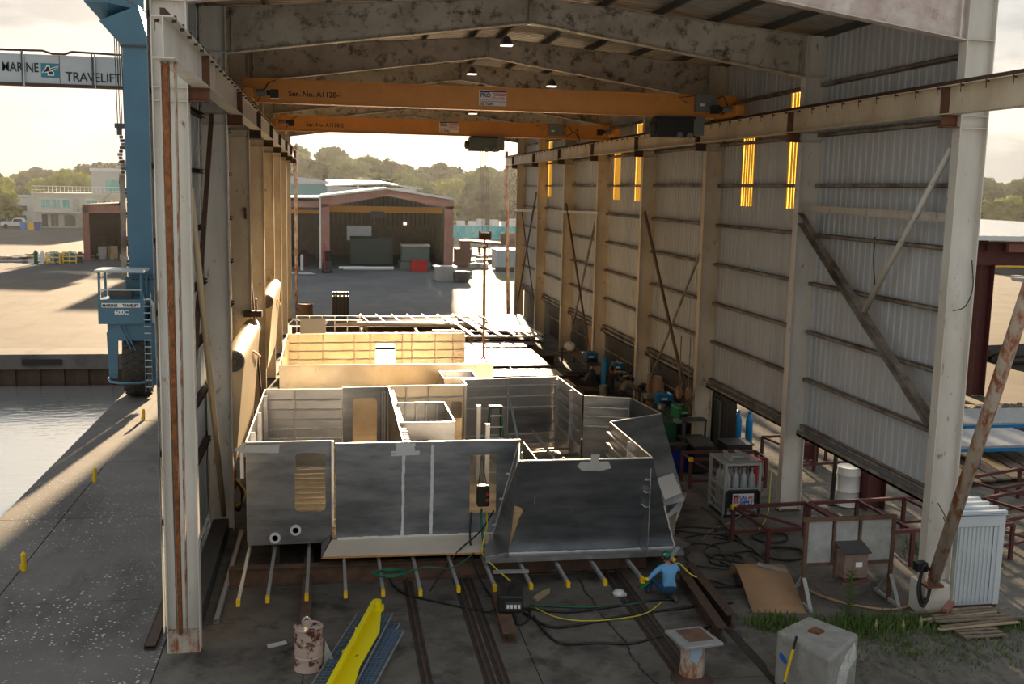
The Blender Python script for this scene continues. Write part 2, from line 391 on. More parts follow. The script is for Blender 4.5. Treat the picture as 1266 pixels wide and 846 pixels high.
# ground pieces
def slab_field(rootname, xs, ys, z0, th, m, gap=.03, z=0., piece='concrete_slab'):
    r = sroot(rootname, ((xs[0] + xs[-1]) / 2, (ys[0] + ys[-1]) / 2, z))
    for i in range(len(xs) - 1):
        for j in range(len(ys) - 1):
            dz = random.uniform(-.004, .004)
            obj(piece, MB().box(xs[i] + gap / 2, ys[j] + gap / 2, z - th, xs[i + 1] - gap / 2, ys[j + 1] - gap / 2, z + dz), m, r)
    obj('joint_bed', MB().box(xs[0], ys[0], z - th - .1, xs[-1], ys[-1], z - .02), 'trackdark', r)
    return r
slab_field('floor', [-.7, 2.1, 4.43, 6.6, 9.45, 11.1, 14.1, 17.4], [-12, -6, -2.6, 1.2, 7.62, 15.24, 22.86, 30.5, 38.1, 45.7, 53.9], 0, .15, 'concrete', .022)
slab_field('quay_apron', [-6.4, -4.72, -.7], [-14, -8, -2, 2.8, 9.0, 15.2, 21.4, 27.6, 33.8, 40, 47, 54], 0, .3, 'quay', .03, -.001)
struct('quay_wall', MB().box(-6.4, -14, -3.5, -.7, 54, -.31), 'concrete')
struct('water', MB().box(-160, -60, -1.75, -6.4, 38.3, -1.7), 'water')
struct('seabed', MB().box(-160, -60, -3.6, -6.4, 38.3, -3.5), 'trackdark')
q = sroot('quay_edge', (-40, 38.5, -1))
obj('cap_beam', MB().box(-160, 38.3, -.8, -6.4, 40.5, .02), 'quay', q)
for k in range(60):
    x = -6.6 - k * .62
    obj('sheet_pile', MB().box(x - .64, 38.5 + (.12 if k % 2 else 0), -3.5, x, 38.9, -.8), 'dark_rust', q)
obj('fender', MB().box(-13.6, 38.15, -.55, -11.6, 38.3, -.25), 'black_rubber', q)
struct('yard_ground', MB().box(-160, 40.5, -.3, -6.4, 84, 0), 'yard_dirt')
struct('yard_ground', MB().box(-300, 84, -.3, -6.4, 520, -.005), 'yard')
struct('yard_ground', MB().box(-6.4, 54, -.3, 24, 130, -.003), 'asphalt')
struct('yard_ground', MB().box(-6.4, 130, -.3, 24, 520, -.006), 'yard')
struct('yard_ground', MB().box(17.4, -2.2, -.3, 24, 54, -.01), 'gravel')
struct('yard_ground', MB().box(24, -2.2, -.3, 260, 520, -.012), 'yard_dirt')
struct('gravel_verge', MB().box(17.4, -14, -.3, 60, -2.2, -.013), 'gravel')
vb = MB(); nx, ny = 44, 60
for j in range(ny + 1):
    for i in range(nx + 1):
        x, y = 10.9 + i * .15, -12 + j * .2
        e = min(1, max(0, min((x - 10.9) / .8, (-.05 - y) / .6)))
        vb.v.append((x, y, -.01 + e * (.05 + .06 * noise.noise((x * 1.3, y * 1.3, 0)) + .03 * noise.noise((x * 5, y * 5, 2)))))
for j in range(ny):
    for i in range(nx):
        a = j * (nx + 1) + i; vb.f.append((a, a + 1, a + nx + 2, a + nx + 1)); vb.m.append(0)
struct('dirt_verge', vb, 'gravel')
struct('concrete_path', MB().box(17.6, -1.6, -.2, 27, 1.6, .02), 'concrete')

# ---- columns
def top_z(x): return 13.73 + .079 * (min(x, 15.8 - x) - .05)
def bot_z(x): return 12.6 + .141 * (min(x, 15.8 - x) - .05)
def column(side, i):
    y = BAY * i; s = -1 if side == 'left' else 1
    xi = .05 if s < 0 else 15.80; xo = xi + s * .62
    m = 'white_steel' if i <= 1 else 'beige_steel'
    zb = .0 if not (s > 0 and i == 0) else .74
    look = ['nearest', 'second', 'third', 'fourth', 'fifth', 'sixth', 'seventh', 'farthest'][i]
    t_ = thing('steel_column', '%s steel column along the %s corrugated wall of the hall, %s' % ('off-white' if i < 2 else 'stained beige', side, look + ' from the camera'), 'column', (xi, y, 0), 'steel columns of the hall')
    a, b = min(xi, xo), max(xi, xo)
    obj('web', MB().box(a, y - .01, zb, b, y + .01, 13.75), m, t_)
    for x in (xi, xo):
        obj('flange', MB().box(x - .012, y - .14, zb, x + .012, y + .14, 13.75), m, t_)
    bp_ = MB().box(a - .02, y - .16, .0, b + .02, y + .16, .03)
    if i == 0 and s < 0: bp_.box(a, y - .13, .0, b, y - .1, .42); bp_.box(a, y - .14, .42, b, y + .14, .45)
    obj('base_plate', bp_, 'rusty_white' if i == 0 else 'dark_rust', t_)
    if i == 0 and s > 0: obj('plinth', MB().box(15.72, -.36, 0, 16.32, .3, .74), 'white_steel', t_, bev=.02)
    # bracket that carries the runway beam
    xr = .3 if s < 0 else 15.55
    br = MB(); x0, x1 = min(xi, xr - s * .14), max(xi, xr - s * .14)
    br.box(x0, y - .11, 11.04, x1, y + .11, 11.06); br.box(x0, y - .11, 10.8, x1, y + .11, 10.82); br.box(x0, y - .008, 10.8, x1, y + .008, 11.06)
    obj('bracket', br, 'rust' if i < 2 else 'dark_rust', t_)
    st = MB(); st.box(a, y - .12, 11.04, b, y + .12, 11.06); st.box(a, y - .12, 10.79, b, y + .12, 10.81); st.box(a, y - .12, 12.6, b, y + .12, 12.62)
    obj('stiffener', st, m, t_)
for i in range(NF): column('left', i); column('right', i)

# ---- rafters
for i in range(NF):
    y = BAY * i; m = 'front_rafter' if i == 0 else 'rafter_steel'
    look = ['nearest', 'second', 'third', 'fourth', 'fifth', 'sixth', 'seventh', 'farthest'][i]
    t_ = thing('roof_rafter', 'tapered rust-stained roof rafter spanning the hall, %s from the camera' % look, 'rafter', (7.92, y, 13.0), 'roof rafters of the hall')
    for s in (-1, 1):
        X = (lambda x: x) if s < 0 else (lambda x: 15.85 - x)
        xa, xb = .05, 7.92
        obj('web', MB().plate([(X(xa), y, bot_z(xa)), (X(xb), y, bot_z(7.9)), (X(xb), y, top_z(7.9)), (X(xa), y, top_z(xa))], .02), m, t_)
        obj('top_flange', MB().bar((X(xa), y, top_z(xa)), (X(xb), y, top_z(7.9)), .28, .025), m, t_)
        obj('bottom_flange', MB().bar((X(xa), y, bot_z(xa)), (X(xb), y, bot_z(7.9)), .28, .025), m, t_)
        obj('splice_plate', MB().box(X(.22) - .02, y - .13, bot_z(.2), X(.22) + .02, y + .13, top_z(.2)), m, t_)
        obj('ridge_plate', MB().box(X(7.9) - .015, y - .13, 13.7, X(7.9) + .015, y + .13, 14.34), m, t_)

# ---- roof
ce = sroot('ceiling', (7.92, 26, 14))
def roof_z(x): return top_z(x) + .24
for i in range(7):
    y0, y1 = BAY * i - (.4 if i == 0 else 0), BAY * (i + 1) + (.5 if i == 6 else 0)
    for s in (-1, 1):
        X = (lambda x: x) if s < 0 else (lambda x: 15.85 - x)
        a = (y1 - y0); k = 4
        for q in range(k):
            ya = y0 + a * q / k; yb = y0 + a * (q + 1) / k
            lite = (q == 2 and i in (1, 2, 3, 4, 5))
            def piece(xa, xb, m, nm):
                obj(nm, MB().sheet((X(xa), ya, 14.0 + .079 * (xa - .05)), (0, yb - ya, 0), (X(xb) - X(xa), 0, .079 * (xb - xa)), (0, 0, 1), .31, .04), m, ce)
            if lite:
                piece(-.75, 4.2, 'roof_sheet', 'roof_panel'); piece(4.2, 7.0, 'roof_light', 'roof_light_panel'); piece(7.0, 7.92, 'roof_sheet', 'roof_panel')
            else: piece(-.75, 7.92, 'roof_sheet', 'roof_panel')
for k in range(6):
    for s in (-1, 1):
        x = -.55 + k * 1.6; z = 13.76 + .079 * (x - .05); xx = x if s < 0 else 15.85 - x
        obj('purlin', MB().box(xx - .01, -.4, z, xx + .01, YE + .5, z + .21).box(xx - .07, -.4, z, xx, YE + .5, z + .015).box(xx, -.4, z + .195, xx + .07, YE + .5, z + .21), 'purlin_dark', ce)
obj('ridge_cap', MB().box(7.6, -.4, 14.66, 8.25, YE + .5, 14.69), 'roof_sheet', ce)
obj('eave_trim', MB().box(-.8, -.42, 13.75, -.7, YE + .5, 14.02), 'white_steel', ce); obj('eave_trim', MB().box(16.55, -.42, 13.75, 16.65, YE + .5, 14.02), 'white_steel', ce)

# ---- walls of ribbed sheet
def sheet_wall(name, X, n, zlo, m, skip_low, strips, girt_m):
    r = sroot(name, (X, YE / 2, 0))
    for i in range(7):
        y0 = BAY * i; st = sorted([s for s in strips if y0 - .5 < s[0] < y0 + BAY - .1])
        cuts = [(y0, y0 + BAY / 2), (y0 + BAY / 2, y0 + BAY)]
        segs = []
        for a, b in cuts:
            x = a
            for (sa, sb, za, zb) in st:
                if sa >= a - .01 and sb <= b + .01:
                    if sa > x + .02: segs.append((x, sa, None))
                    segs.append((sa, sb, (za, zb))); x = sb
            if x < b - .02: segs.append((x, b, None))
        for a, b, lt in segs:
            def pc(z0, z1, nm, mm): obj(nm, MB().sheet((X + n * .006 * (int(a * 3) % 2), a - .01, z0), (0, b - a + .02, 0), (0, 0, z1 - z0), (n, 0, 0), .305 if nm == 'wall_panel' else .2, .035), mm, r)
            if lt: pc(zlo, lt[0], 'wall_panel', m); pc(lt[0] + .02, lt[1], 'skylight_strip', 'skylight'); pc(lt[1] + .02, 13.95, 'wall_panel', m)
            else: pc(zlo, 13.95, 'wall_panel', m)
        for k, z in enumerate([12.4, 11.0, 9.6, 8.2, 6.8, 5.4, 4.0, 2.6]):
            s = -n
            g_ = MB().chan((X + s * .09, y0 + .15, z), (X + s * .09, y0 + BAY - .15, z), .17, .10, .012, None)
            obj('girt', g_, girt_m, r)
        if zlo > 1:
            obj('sill_girt', MB().box(X - n * .2, y0, zlo - .06, X + .02, y0 + BAY, zlo).box(X - n * .2, y0, zlo - .06, X - n * .18, y0 + BAY, zlo + .1), 'girt_steel', r)
    return r
strips = [(9.05, 9.75, 8.9, 12.35), (12.3, 13.35, 8.9, 11.7), (25.0, 26.0, 8.9, 12.35), (28.5, 29.7, 8.9, 11.9), (44.4, 45.5, 8.9, 12.35), (49.4, 50.1, 8.9, 12)]
wr = sheet_wall('wall_right', 16.42, 1, 2.35, 'sheet', False, strips, 'girt_steel')
wl_ = sheet_wall('wall_left', -.66, -1, .35, 'sheet', True, [], 'dark_rust')
# dark lower screen on the right side, beyond the second column
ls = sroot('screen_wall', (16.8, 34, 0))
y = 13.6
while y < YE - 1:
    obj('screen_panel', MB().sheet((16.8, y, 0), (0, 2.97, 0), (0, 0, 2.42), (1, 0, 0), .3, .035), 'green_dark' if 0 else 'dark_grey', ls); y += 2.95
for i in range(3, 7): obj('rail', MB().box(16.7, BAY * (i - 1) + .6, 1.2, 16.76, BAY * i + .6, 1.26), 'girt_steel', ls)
# ---- runway beams
def runway(x, y0, y1, name_side, m):
    t_ = thing('crane_runway_beam', 'long rust-stained crane runway beam on brackets along the %s wall' % name_side, 'beam', (x, 0, 11.1), 'crane runway beams')
    obj('beam', MB().ibeam((x, y0, 11.36), (x, y1, 11.36), .30, .60, .022), m, t_)
    obj('crane_rail', MB().box(x - .035, y0, 11.66, x + .035, y1, 11.76), 'dark_rust', t_)
    for i in range(NF):
        yy = BAY * i; s = 1 if x < 8 else -1
        if y0 < yy < y1: obj('stiffener', MB().box(x - .14, yy - .07, 11.08, x + .14, yy + .07, 11.64), 'rust' if i < 2 else 'dark_rust', t_)
    cl = MB(); yy = y0 + .3
    while yy < y1:
        for s in (-1, 1): cl.box(x + s * .09, yy - .02, 11.60, x + s * .155, yy + .02, 11.70)
        cl.box(x - .152, yy - .012, 11.48, x - .146, yy + .012, 11.66)
        yy += .85
    obj('rail_clip', cl, 'dark_rust', t_, kind='stuff')
    return t_
runway(.3, -4.7, YE + 3.2, 'left', 'white_steel'); runway(15.55, -5.2, YE + 3.4, 'right', 'beige_steel')
# ---- inclined props and the far posts
def prop(lbl, a, b, w, m, ped=None):
    t_ = thing('inclined_prop', lbl, 'prop', (a[0], a[1], 0))
    obj('tube', MB().tube([a, b], w, 12), m, t_, smooth=True)
    obj('cap_plate', MB().box(b[0] - .15, b[1] - .15, b[2] - .02, b[0] + .15, b[1] + .15, b[2] + .02), 'rust', t_)
    if ped: obj('foot_plate', MB().box(a[0] - .2, a[1] - .14, a[2] - .06, a[0] + .2, a[1] + .14, a[2]), 'rust', t_)
pl = thing('inclined_prop', 'rusty off-white steel prop leaning in front of the nearest left column', 'prop', (-.28, -.2, .45))
obj('web', MB().bar((-.28, -.22, .47), (.3, -4.25, 11.06), .015, .16, None, (0, 1, 0)), 'rusty_white', pl)
for dx in (-.1, .1): obj('flange', MB().bar((-.28 + dx, -.22, .47), (.3 + dx, -4.25, 11.06), .02, .2, None, (0, 1, 0)), 'rusty_white' if dx > 0 else 'white_steel', pl)
obj('rust_strip', MB().bar((-.30, -.30, .47), (.27, -4.36, 11.02), .07, .05, None, (0, 1, 0)), 'rust_bright', pl)
prop('thick rusty white pipe prop leaning against the nearest right column', (15.86, -.36, .80), (15.55, -4.3, 11.06), .14, 'rusty_white', 1)
for x, nm in ((.3, 'left'), (15.55, 'right')):
    t_ = thing('runway_end_post', 'pale pipe post under the far end of the %s crane runway' % nm, 'post', (x + .1, YE + 3, 0))
    obj('tube', MB().tube([(x + .35 if x > 8 else x, YE + 3.1, 0), (x, YE + 3.1, 11.06)], .13, 10), 'rusty_white', t_, smooth=True)
    obj('base_plate', MB().box(x - .1, YE + 2.8, 0, x + .7, YE + 3.4, .04), 'rust', t_)
    obj('end_stop', MB().box(x - .1, YE + 3.15, 11.66, x + .1, YE + 3.35, 12.1), 'rust', t_)
# ---- bracing
def brace(lbl, a, b, w, h, m, kind='bar'):
    mb = MB(); 
    (mb.chan if kind == 'chan' else mb.bar)(a, b, w, h) if kind != 'tube' else mb.tube([a, b], w, 10)
    solo('wall_brace', mb, m, lbl, 'brace', a, 'braces of the hall frame', smooth=(kind == 'tube'))
brace('wide diagonal channel brace in the nearest bay of the right wall', (15.95, 7.9, 8.84), (15.95, .35, 4.3), .16, .26, 'girt_steel', 'chan')
brace('slim pale diagonal tube brace in the nearest bay of the right wall', (15.93, .35, 10.4), (15.93, 3.6, 6.45), .07, .07, 'white_steel', 'tube')
brace('horizontal pale strut across the nearest bay of the right wall', (15.95, 8.0, 8.95), (15.95, .3, 8.9), .12, .2, 'white_steel', 'chan')
brace('brown diagonal brace leaning from the fourth right column to the third', (15.72, 22.05, 8.5), (15.6, 15.06, 1.33), .08, .14, 'brown_beam')
brace('pale thin diagonal brace crossing the brown one by the third right column', (15.9, 15.5, 7.27), (15.9, 21.51, 0.91), .06, .10, 'girt_steel')
brace('dark diagonal brace in the fifth bay of the right wall', (15.75, 37.14, 8.59), (15.75, 31.14, 1.54), .08, .14, 'brown_beam')
brace('pale diagonal brace in the fifth bay of the right wall', (15.9, 31.04, 7.8), (15.9, 35.83, 1.17), .08, .14, 'girt_steel')
brace('horizontal strut across the fifth bay of the right wall', (15.8, 38.35, 8.12), (15.8, 30.06, 8.27), .1, .14, 'white_steel')
brace('horizontal pale strut across the farthest bay of the right wall', (15.8, 53.82, 7.86), (15.8, 46.02, 7.99), .1, .16, 'white_steel')
brace('thin dark diagonal brace in the farthest bay of the right wall', (15.9, 51.77, 7.8), (15.9, 46.29, 1.71), .06, .1, 'purlin_dark')
brace('brown diagonal brace in the farthest bay of the right wall', (15.7, 45.65, 9.12), (15.7, 51.49, 1.52), .08, .14, 'brown_beam')
brace('pale diagonal tube brace in the nearest bay of the left wall', (-.2, 2.0, 9.2), (-.15, 6.95, .6), .07, .07, 'beige', 'tube')
brace('dark slim diagonal brace in the nearest bay of the left wall', (-.3, 7.3, 11.0), (-.3, 1.2, 3.4), .1, .16, 'brown_beam', 'chan')
brace('brown diagonal brace on the left wall between the third and fourth columns', (-.1, 15.0, 8.5), (-.1, 22, .8), .07, .12, 'brown_beam')
# ---- ceiling lamps
for i, (x, y, z) in enumerate([(7.9, 11.2, 13.6), (7.9, 19.0, 13.55), (10.9, 18.8, 13.2), (8.9, 26, 12.6)]):
    t_ = thing('high_bay_lamp', 'small ceiling lamp hanging between the rafters, ' + ['nearest of them', 'second nearest, by the ridge', 'the one right of the ridge', 'behind the rear crane girder'][i], 'lamp', (x, y, z), 'ceiling lamps')
    obj('lamp_body', MB().lathe((x, y, z), [(.05, .25), (.12, .2), (.2, .02), (.2, 0)], 14), 'dark_grey', t_, smooth=2)
    obj('lens', MB().cbox(x, y, z - .03, .34, .3, .03), 'lampglass', t_)
    obj('hanger', MB().tube([(x, y, z + .2), (x, y, 14.0 + .079 * (min(x, 15.85 - x) - .05))], .012, 6), 'dark_grey', t_)
# ---- fixed rails in the floor
for i, (x, y1) in enumerate([(4.43, 14), (5.62, 14), (5.88, 14), (9.32, 14), (9.58, 14), (11.1, -.6)]):
    y1 = 4 if i < 5 else 1.5
    t_ = thing('floor_rail', ['single dark rail slot left of the paired tracks, level with the yellow tool', 'left rail of the middle pair sunk in the floor', 'right rail of the middle pair sunk in the floor', 'left rail of the pair running past the worker', 'right rail of the pair running past the worker', 'narrow rail groove at the right edge of the concrete floor'][i], 'rail', (x, 0, 0), 'rails sunk in the floor')
    obj('rail_bed', MB().box(x - .11, -8, -.05, x + .11, y1, .012), 'trackdark', t_)
    if i < 5: obj('rail_head', MB().box(x - .03, -8, .012, x + .03, y1, .035), 'dark_rust', t_)

# ================================================================== OVERHEAD CRANES
def bridge_crane(y, zb, zt, x0, x1, m, lbl, hx, hook, serial, sign_x, panel_x):
    t_ = thing('bridge_crane', lbl, 'crane', (8, y, zb))
    g_ = MB(); g_.box(x0, y - .14, zb, x1, y + .14, zt - .02); g_.box(x0, y - .2, zt - .03, x1, y + .2, zt); g_.box(x0, y - .2, zb - .02, x1, y + .2, zb); g_.box(x0 - .02, y - .2, zb, x0, y + .2, zt); g_.box(x1, y - .2, zb, x1 + .02, y + .2, zt)
    obj('girder', g_, m, t_)
    for x in (.3, 15.55):
        e = obj('end_truck', MB().box(x - .14, y - 1.35, 11.80, x + .14, y + 1.35, 12.12), m, t_, bev=.02)
        for dy in (-1.15, 1.15):
            obj('wheel', MB().lathe((x, y + dy, 11.88), [(.10, -.06), (.14, -.05), (.14, -.035), (.115, -.03), (.115, .03), (.14, .035), (.14, .05), (.10, .06)], 14, None, 'X'), 'dark_rust', e, smooth=2)
        s = 1 if x < 8 else -1
        mo = MB().lathe((x + s * .2, y - 1.05, 12.0), [(.09, 0), (.1, .02), (.1, .28), (.07, .3)] if s > 0 else [(.07, -.3), (.1, -.28), (.1, -.02), (.09, 0)], 12, 'grey_box', 'X')
        mo.lathe((x + s * .52, y - 1.05, 12.0), [(.08, 0), (.08, .18 * s)], 12, 'black', 'X'); mo.box(x + s * .75 - .12, y - 1.2, 11.84, x + s * .75 + .12, y - .95, 12.1, 'black')
        obj('drive_motor', mo, 'grey_box', t_, smooth=2)
    # hoist on the lower flange
    h = MB(); w = .68
    h.box(hx - w, y - .34, zb - .68, hx + w, y + .30, zb - .08, 'black' if y < 20 else 'machine_green'); h.box(hx + w - .12, y - .40, zb - .62, hx + w + .22, y + .3, zb - .02, 'grey_box')
    h.box(hx - w * .9, y - .42, zb - .1, hx + w * .9, y + .42, zb - .02, 'black')
    h.lathe((hx - w - .2, y, zb - .4), [(.12, 0), (.2, .04), (.2, .2)], 14, 'dark_grey', 'X')
    h.lathe((hx + .1, y - .4, zb - .62), [(.1, 0), (.1, .2)], 12, 'grey_box', 'Y'); h.lathe((hx + .45, y - .4, zb - .62), [(.1, 0), (.1, .2)], 12, 'grey_box', 'Y')
    obj('hoist', h, 'black', t_)
    if hook:
        for k, dx in enumerate((-.14, -.05, .1, .18)): obj('wire_rope', MB().tube([(hx + dx, y, zb - .6), (hook[0] + dx * .9, y, hook[1] + .35)], .014, 6), 'black', t_)
        hb = obj('hook_block', MB().box(hook[0] - .28, y - .12, hook[1], hook[0] - .2, y + .12, hook[1] + .4, 'rust').box(hook[0] + .2, y - .12, hook[1], hook[0] + .28, y + .12, hook[1] + .4, 'rust').box(hook[0] - .22, y - .06, hook[1], hook[0] + .22, y + .06, hook[1] + .3, 'dark_rust'), 'rust', t_)
        pts = [(hook[0], y, hook[1])] + [(hook[0] + .13 * math.cos(a), y, hook[1] - .28 + .13 * math.sin(a)) for a in [PI / 2 - k * PI / 8 for k in range(12)]]
        obj('hook', MB().tube(pts, .035, 8), 'dark_grey', hb, smooth=True)
    bx = obj('control_box', MB().box(panel_x - .35, y - .42, zt - .55, panel_x + .35, y - .2, zt + .0), 'grey_box', t_, bev=.01)
    obj('warning_label', MB().box(panel_x - .22, y - .425, zt - .38, panel_x - .08, y - .42, zt - .3), 'white_print', bx)
    obj('cable_loom', MB().tube([(panel_x + .35, y - .3, zt - .15), (panel_x + .6, y - .3, zt - .02), (panel_x + .8, y - .3, zt - .4), (panel_x + 1.0, y - .3, zt - .2), (panel_x + 1.15, y - .3, zb - .1)], .02, 6).tube([(panel_x - .4, y - .3, zt - .05), (panel_x - .9, y - .25, zt - .12), (panel_x - .6, y - .3, zt - .3)], .015, 6).tube([(panel_x + .3, y - .35, zt - .4), (panel_x + .55, y - .35, zb + .1), (panel_x + .9, y - .35, zb + .3), (panel_x + 1.1, y - .35, zb)], .02, 6), 'black', t_)
    obj('cable_loom', MB().tube([(x0 + .95, y - .16, zt - .02), (x0 + .7, y - .17, zt - .15), (x0 + .5, y - .2, zb + .2), (x0 + .4, y - .4, zb)], .015, 6), 'black', t_)
    text('serial_lettering', serial, .23, (x0 + 1.3, y - .142, zb + .2), (PI / 2, 0, 0), 'ink', t_, bold=.004)
    s_ = obj('maker_sign', MB().box(sign_x - .44, y - .155, zb + .12, sign_x + .44, y - .142, zb + .6), 'white_print', t_)
    obj('sign_band', MB().box(sign_x - .1, y - .158, zb + .54, sign_x + .43, y - .155, zb + .59).box(sign_x - .42, y - .158, zb + .52, sign_x - .1, y - .155, zb + .585), 'navy_print', s_)
    obj('sign_stripe', MB().box(sign_x - .0, y - .158, zb + .485, sign_x + .43, y - .155, zb + .51).box(sign_x - .42, y - .158, zb + .245, sign_x + .43, y - .155, zb + .262).box(sign_x - .42, y - .158, zb + .30, sign_x - .1, y - .155, zb + .315).box(sign_x + .03, y - .158, zb + .43, sign_x + .43, y - .155, zb + .45), 'red_print', s_)
    text('sign_lettering', 'PRO', .17, (sign_x - .40, y - .158, zb + .38), (PI / 2, 0, 0), 'navy_print', s_, bold=.006)
    text('sign_lettering', 'CRANES', .14, (sign_x - .06, y - .158, zb + .31), (PI / 2, 0, 0), 'red_print', s_, sx=.85)
    text('sign_lettering', '10 TON', .12, (sign_x - .40, y - .158, zb + .135), (PI / 2, 0, 0), 'ink', s_, bold=.004)
    return t_
bridge_crane(12.9, 11.80, 12.50, .12, 15.85, 'crane_orange', 'orange overhead bridge crane nearest the camera with black hoist at its right end', 13.8, None, 'Ser. No. A1128-1', 7.75, 14.75)
bridge_crane(27.5, 11.70, 12.35, .35, 15.5, 'crane_orange', 'orange overhead bridge crane farther back with hook hanging from its central hoist', 9.62, (9.75, 7.0), 'Ser. No. A1128-2', 8.0, 12.9)
sl = thing('lifting_sling', 'tan lifting sling hanging below the hook down to the aluminium deck', 'sling', (9.75, 27.5, 1.0))
obj('strap', MB().bar((9.75, 27.5, 6.72), (9.78, 27.5, 1.5), .12, .04), 'cardboard', sl); obj('shackle', MB().tube([(9.78, 27.5, 1.55), (9.6, 27.5, 1.2), (9.66, 27.5, .85)], .05, 6).tube([(9.78, 27.5, 1.55), (9.95, 27.5, 1.2), (9.9, 27.5, .85)], .05, 6), 'red_paint', sl)
hb = thing('hanging_hook_block', 'twin-wheel hook block hanging on ropes by the third right column', 'hook block', (15.45, 15.43, 1.92))
c0 = V((15.45, 15.44, 2.04))
for s in (-1, 1):
    obj('sheave', MB().lathe((c0.x + s * .12, c0.y - s * .16, c0.z), [(.1, -.05), (.24, -.045), (.2, 0), (.24, .045), (.1, .05)], 18, None, 'X'), 'cardboard', hb, smooth=2)
    obj('wire_rope', MB().tube([c0 + V((s * .12, -s * .16, .2)), c0 + V((s * .12, -s * .16, 2.1))], .02, 6), 'girt_steel', hb)
obj('hook', MB().tube([c0 + V((0, 0, -.1)), c0 + V((0, 0, -.3)), c0 + V((0, -.14, -.38)), c0 + V((0, -.16, -.52)), c0 + V((0, 0, -.6)), c0 + V((0, .14, -.5))], .035, 8), 'dark_rust', hb, smooth=True)

# ================================================================== ALUMINIUM DECKHOUSE UNDER CONSTRUCTION
ZT = 3.2
H = thing('aluminium_deckhouse', 'unpainted welded aluminium deckhouse in open compartments filling the hall', 'boat section', (5, 4, .7))
def strip_line(mb, a, b, w, n, t=.012, m=None, wav=.0):
    a, b = V(a), V(b); L = (b - a).length; k = max(2, int(L / .12)); n = V(n)
    side = (b - a).normalized().cross(n)
    pts = [a + (b - a) * i / k + side * (random.uniform(-wav, wav)) for i in range(k + 1)]
    for i in range(k): mb.bar(pts[i], pts[i + 1], w * random.uniform(.75, 1.2), t, m, n)
    return mb
def bulk(nm, x0, y0, x1, y1, zb, m='alu', holes=(), hs=(), vs=(), zt=ZT, face=-1, lbl=None, hw=.055, rim=True):
    """bulkhead from (x0,y0) to (x1,y1); hs heights of stringers, vs distances of uprights, face -1: on the side facing the front / left"""
    a = V((x1 - x0, y1 - y0, 0)); L = a.length; ad = a.normalized(); n = V((ad.y, -ad.x, 0)) * (1 if face < 0 else -1)
    p = obj(nm, MB().holeplate((x0, y0, zb), a, (0, 0, zt - zb), .02, list(holes)), m, H, lbl)
    def ok(u0, u1, z):
        return not any(h[1] < z - zb < h[3] and h[0] < u1 and h[2] > u0 for h in holes)
    for z in hs:
        segs = [(0.04, L - .04)]
        for h in holes:
            if h[1] - .03 < z - zb < h[3] + .03:
                segs = [q for s_ in segs for q in ((s_[0], min(s_[1], h[0] - .05)), (max(s_[0], h[2] + .05), s_[1])) if q[1] - q[0] > .1]
        for s0, s1 in segs:
            A = V((x0, y0, z)) + ad * s0 + n * .045; B = V((x0, y0, z)) + ad * s1 + n * .045
            st = obj('stringer', MB().bar(A, B, .10, .03), m, p)
            obj('weld_seam', strip_line(MB(), A + n * .054, B + n * .054, .04, n, .012, None, .01), 'weld', p, kind='stuff')
    for u in vs:
        A = V((x0, y0, zb)) + ad * u + n * .06
        obj('upright', MB().bar(A, A + V((0, 0, zt - zb - .02)), .05, .10, None, n), m, p)
        obj('weld_seam', strip_line(MB(), A + n * .052, A + n * .052 + V((0, 0, zt - zb - .03)), .022, n, .008), 'weld', p, kind='stuff')
    if rim: obj('sunlit_edge', MB().bar(V((x0, y0, zt + .012)), V((x1, y1, zt + .012)), .030, .024), 'alu_bright', p)  # bright strip paints the sunlit shine of the plate's top edge
    return p
# deck and its framing
obj('deck_plate', MB().plate([(.75, 4.3, .74), (6.8, 4.3, .74), (6.8, 2.9, .74), (10.9, 2.9, .74), (12.1, 6.0, .74), (11.6, 9, .74), (10.6, 10, .74), (10.6, 25.2, .74), (.75, 25.2, .74)], .03), 'alu_gold_lit', H)
for k in range(12):
    y = 4.8 + k * .5
    obj('deck_stringer', MB().bar((.8, y, .82), (4.35, y, .82), .05, .13), 'alu_gold_lit', H)
for k in range(5): obj('deck_stringer', MB().bar((4.5, 4.6 + k * .9, .82), (9.9, 4.6 + k * .9, .82), .05, .13), 'alu_gold_lit', H)
# front row
pA = bulk('wall_plate', .66, 4.27, 2.68, 4.27, .66, 'alu_plate', [(1.13, .80, 1.86, 2.27)], zt=ZT)
for (x, z) in ((1.80, 1.02), (1.31, .84)):
    c = (x, 4.25, z); q = obj('porthole_ring', MB().lathe(c, [(.075, 0), (.075, -.06), (.13, -.06), (.135, 0)], 20, None, 'Y'), 'white_paint', pA, smooth=2)
    obj('porthole_core', MB().lathe(c, [(.0, -.03), (.075, -.03)], 16, None, 'Y'), 'pinkbox', pA)
obj('edge_channel', MB().box(2.66, 4.18, 1.1, 2.72, 4.27, ZT + .02), 'alu_bright', pA)
obj('edge_channel', MB().box(.52, 4.2, 2.35, .60, 4.27, 3.15), 'alu_bright', pA)
obj('tape_patch', MB().plate([(.50, 4.23, 3.16), (1.45, 4.23, 3.16), (1.42, 4.23, 2.95), (.58, 4.23, 2.98)], .02), 'tape', pA)
obj('lifting_lug', MB().plate([(.38, 4.2, 3.05), (.62, 4.2, 3.22), (.66, 4.2, 2.96)], .03), 'tape', pA)
# left side wall, inner face seen over the front plate
pL = bulk('wall_plate', .66, 4.27, .72, 10.9, .74, 'alu', [(2.0, 1.3, 3.0, 2.1), (4.1, 1.3, 5.1, 2.1)], hs=(), vs=(1.2, 3.5, 5.8), face=1 and -1)
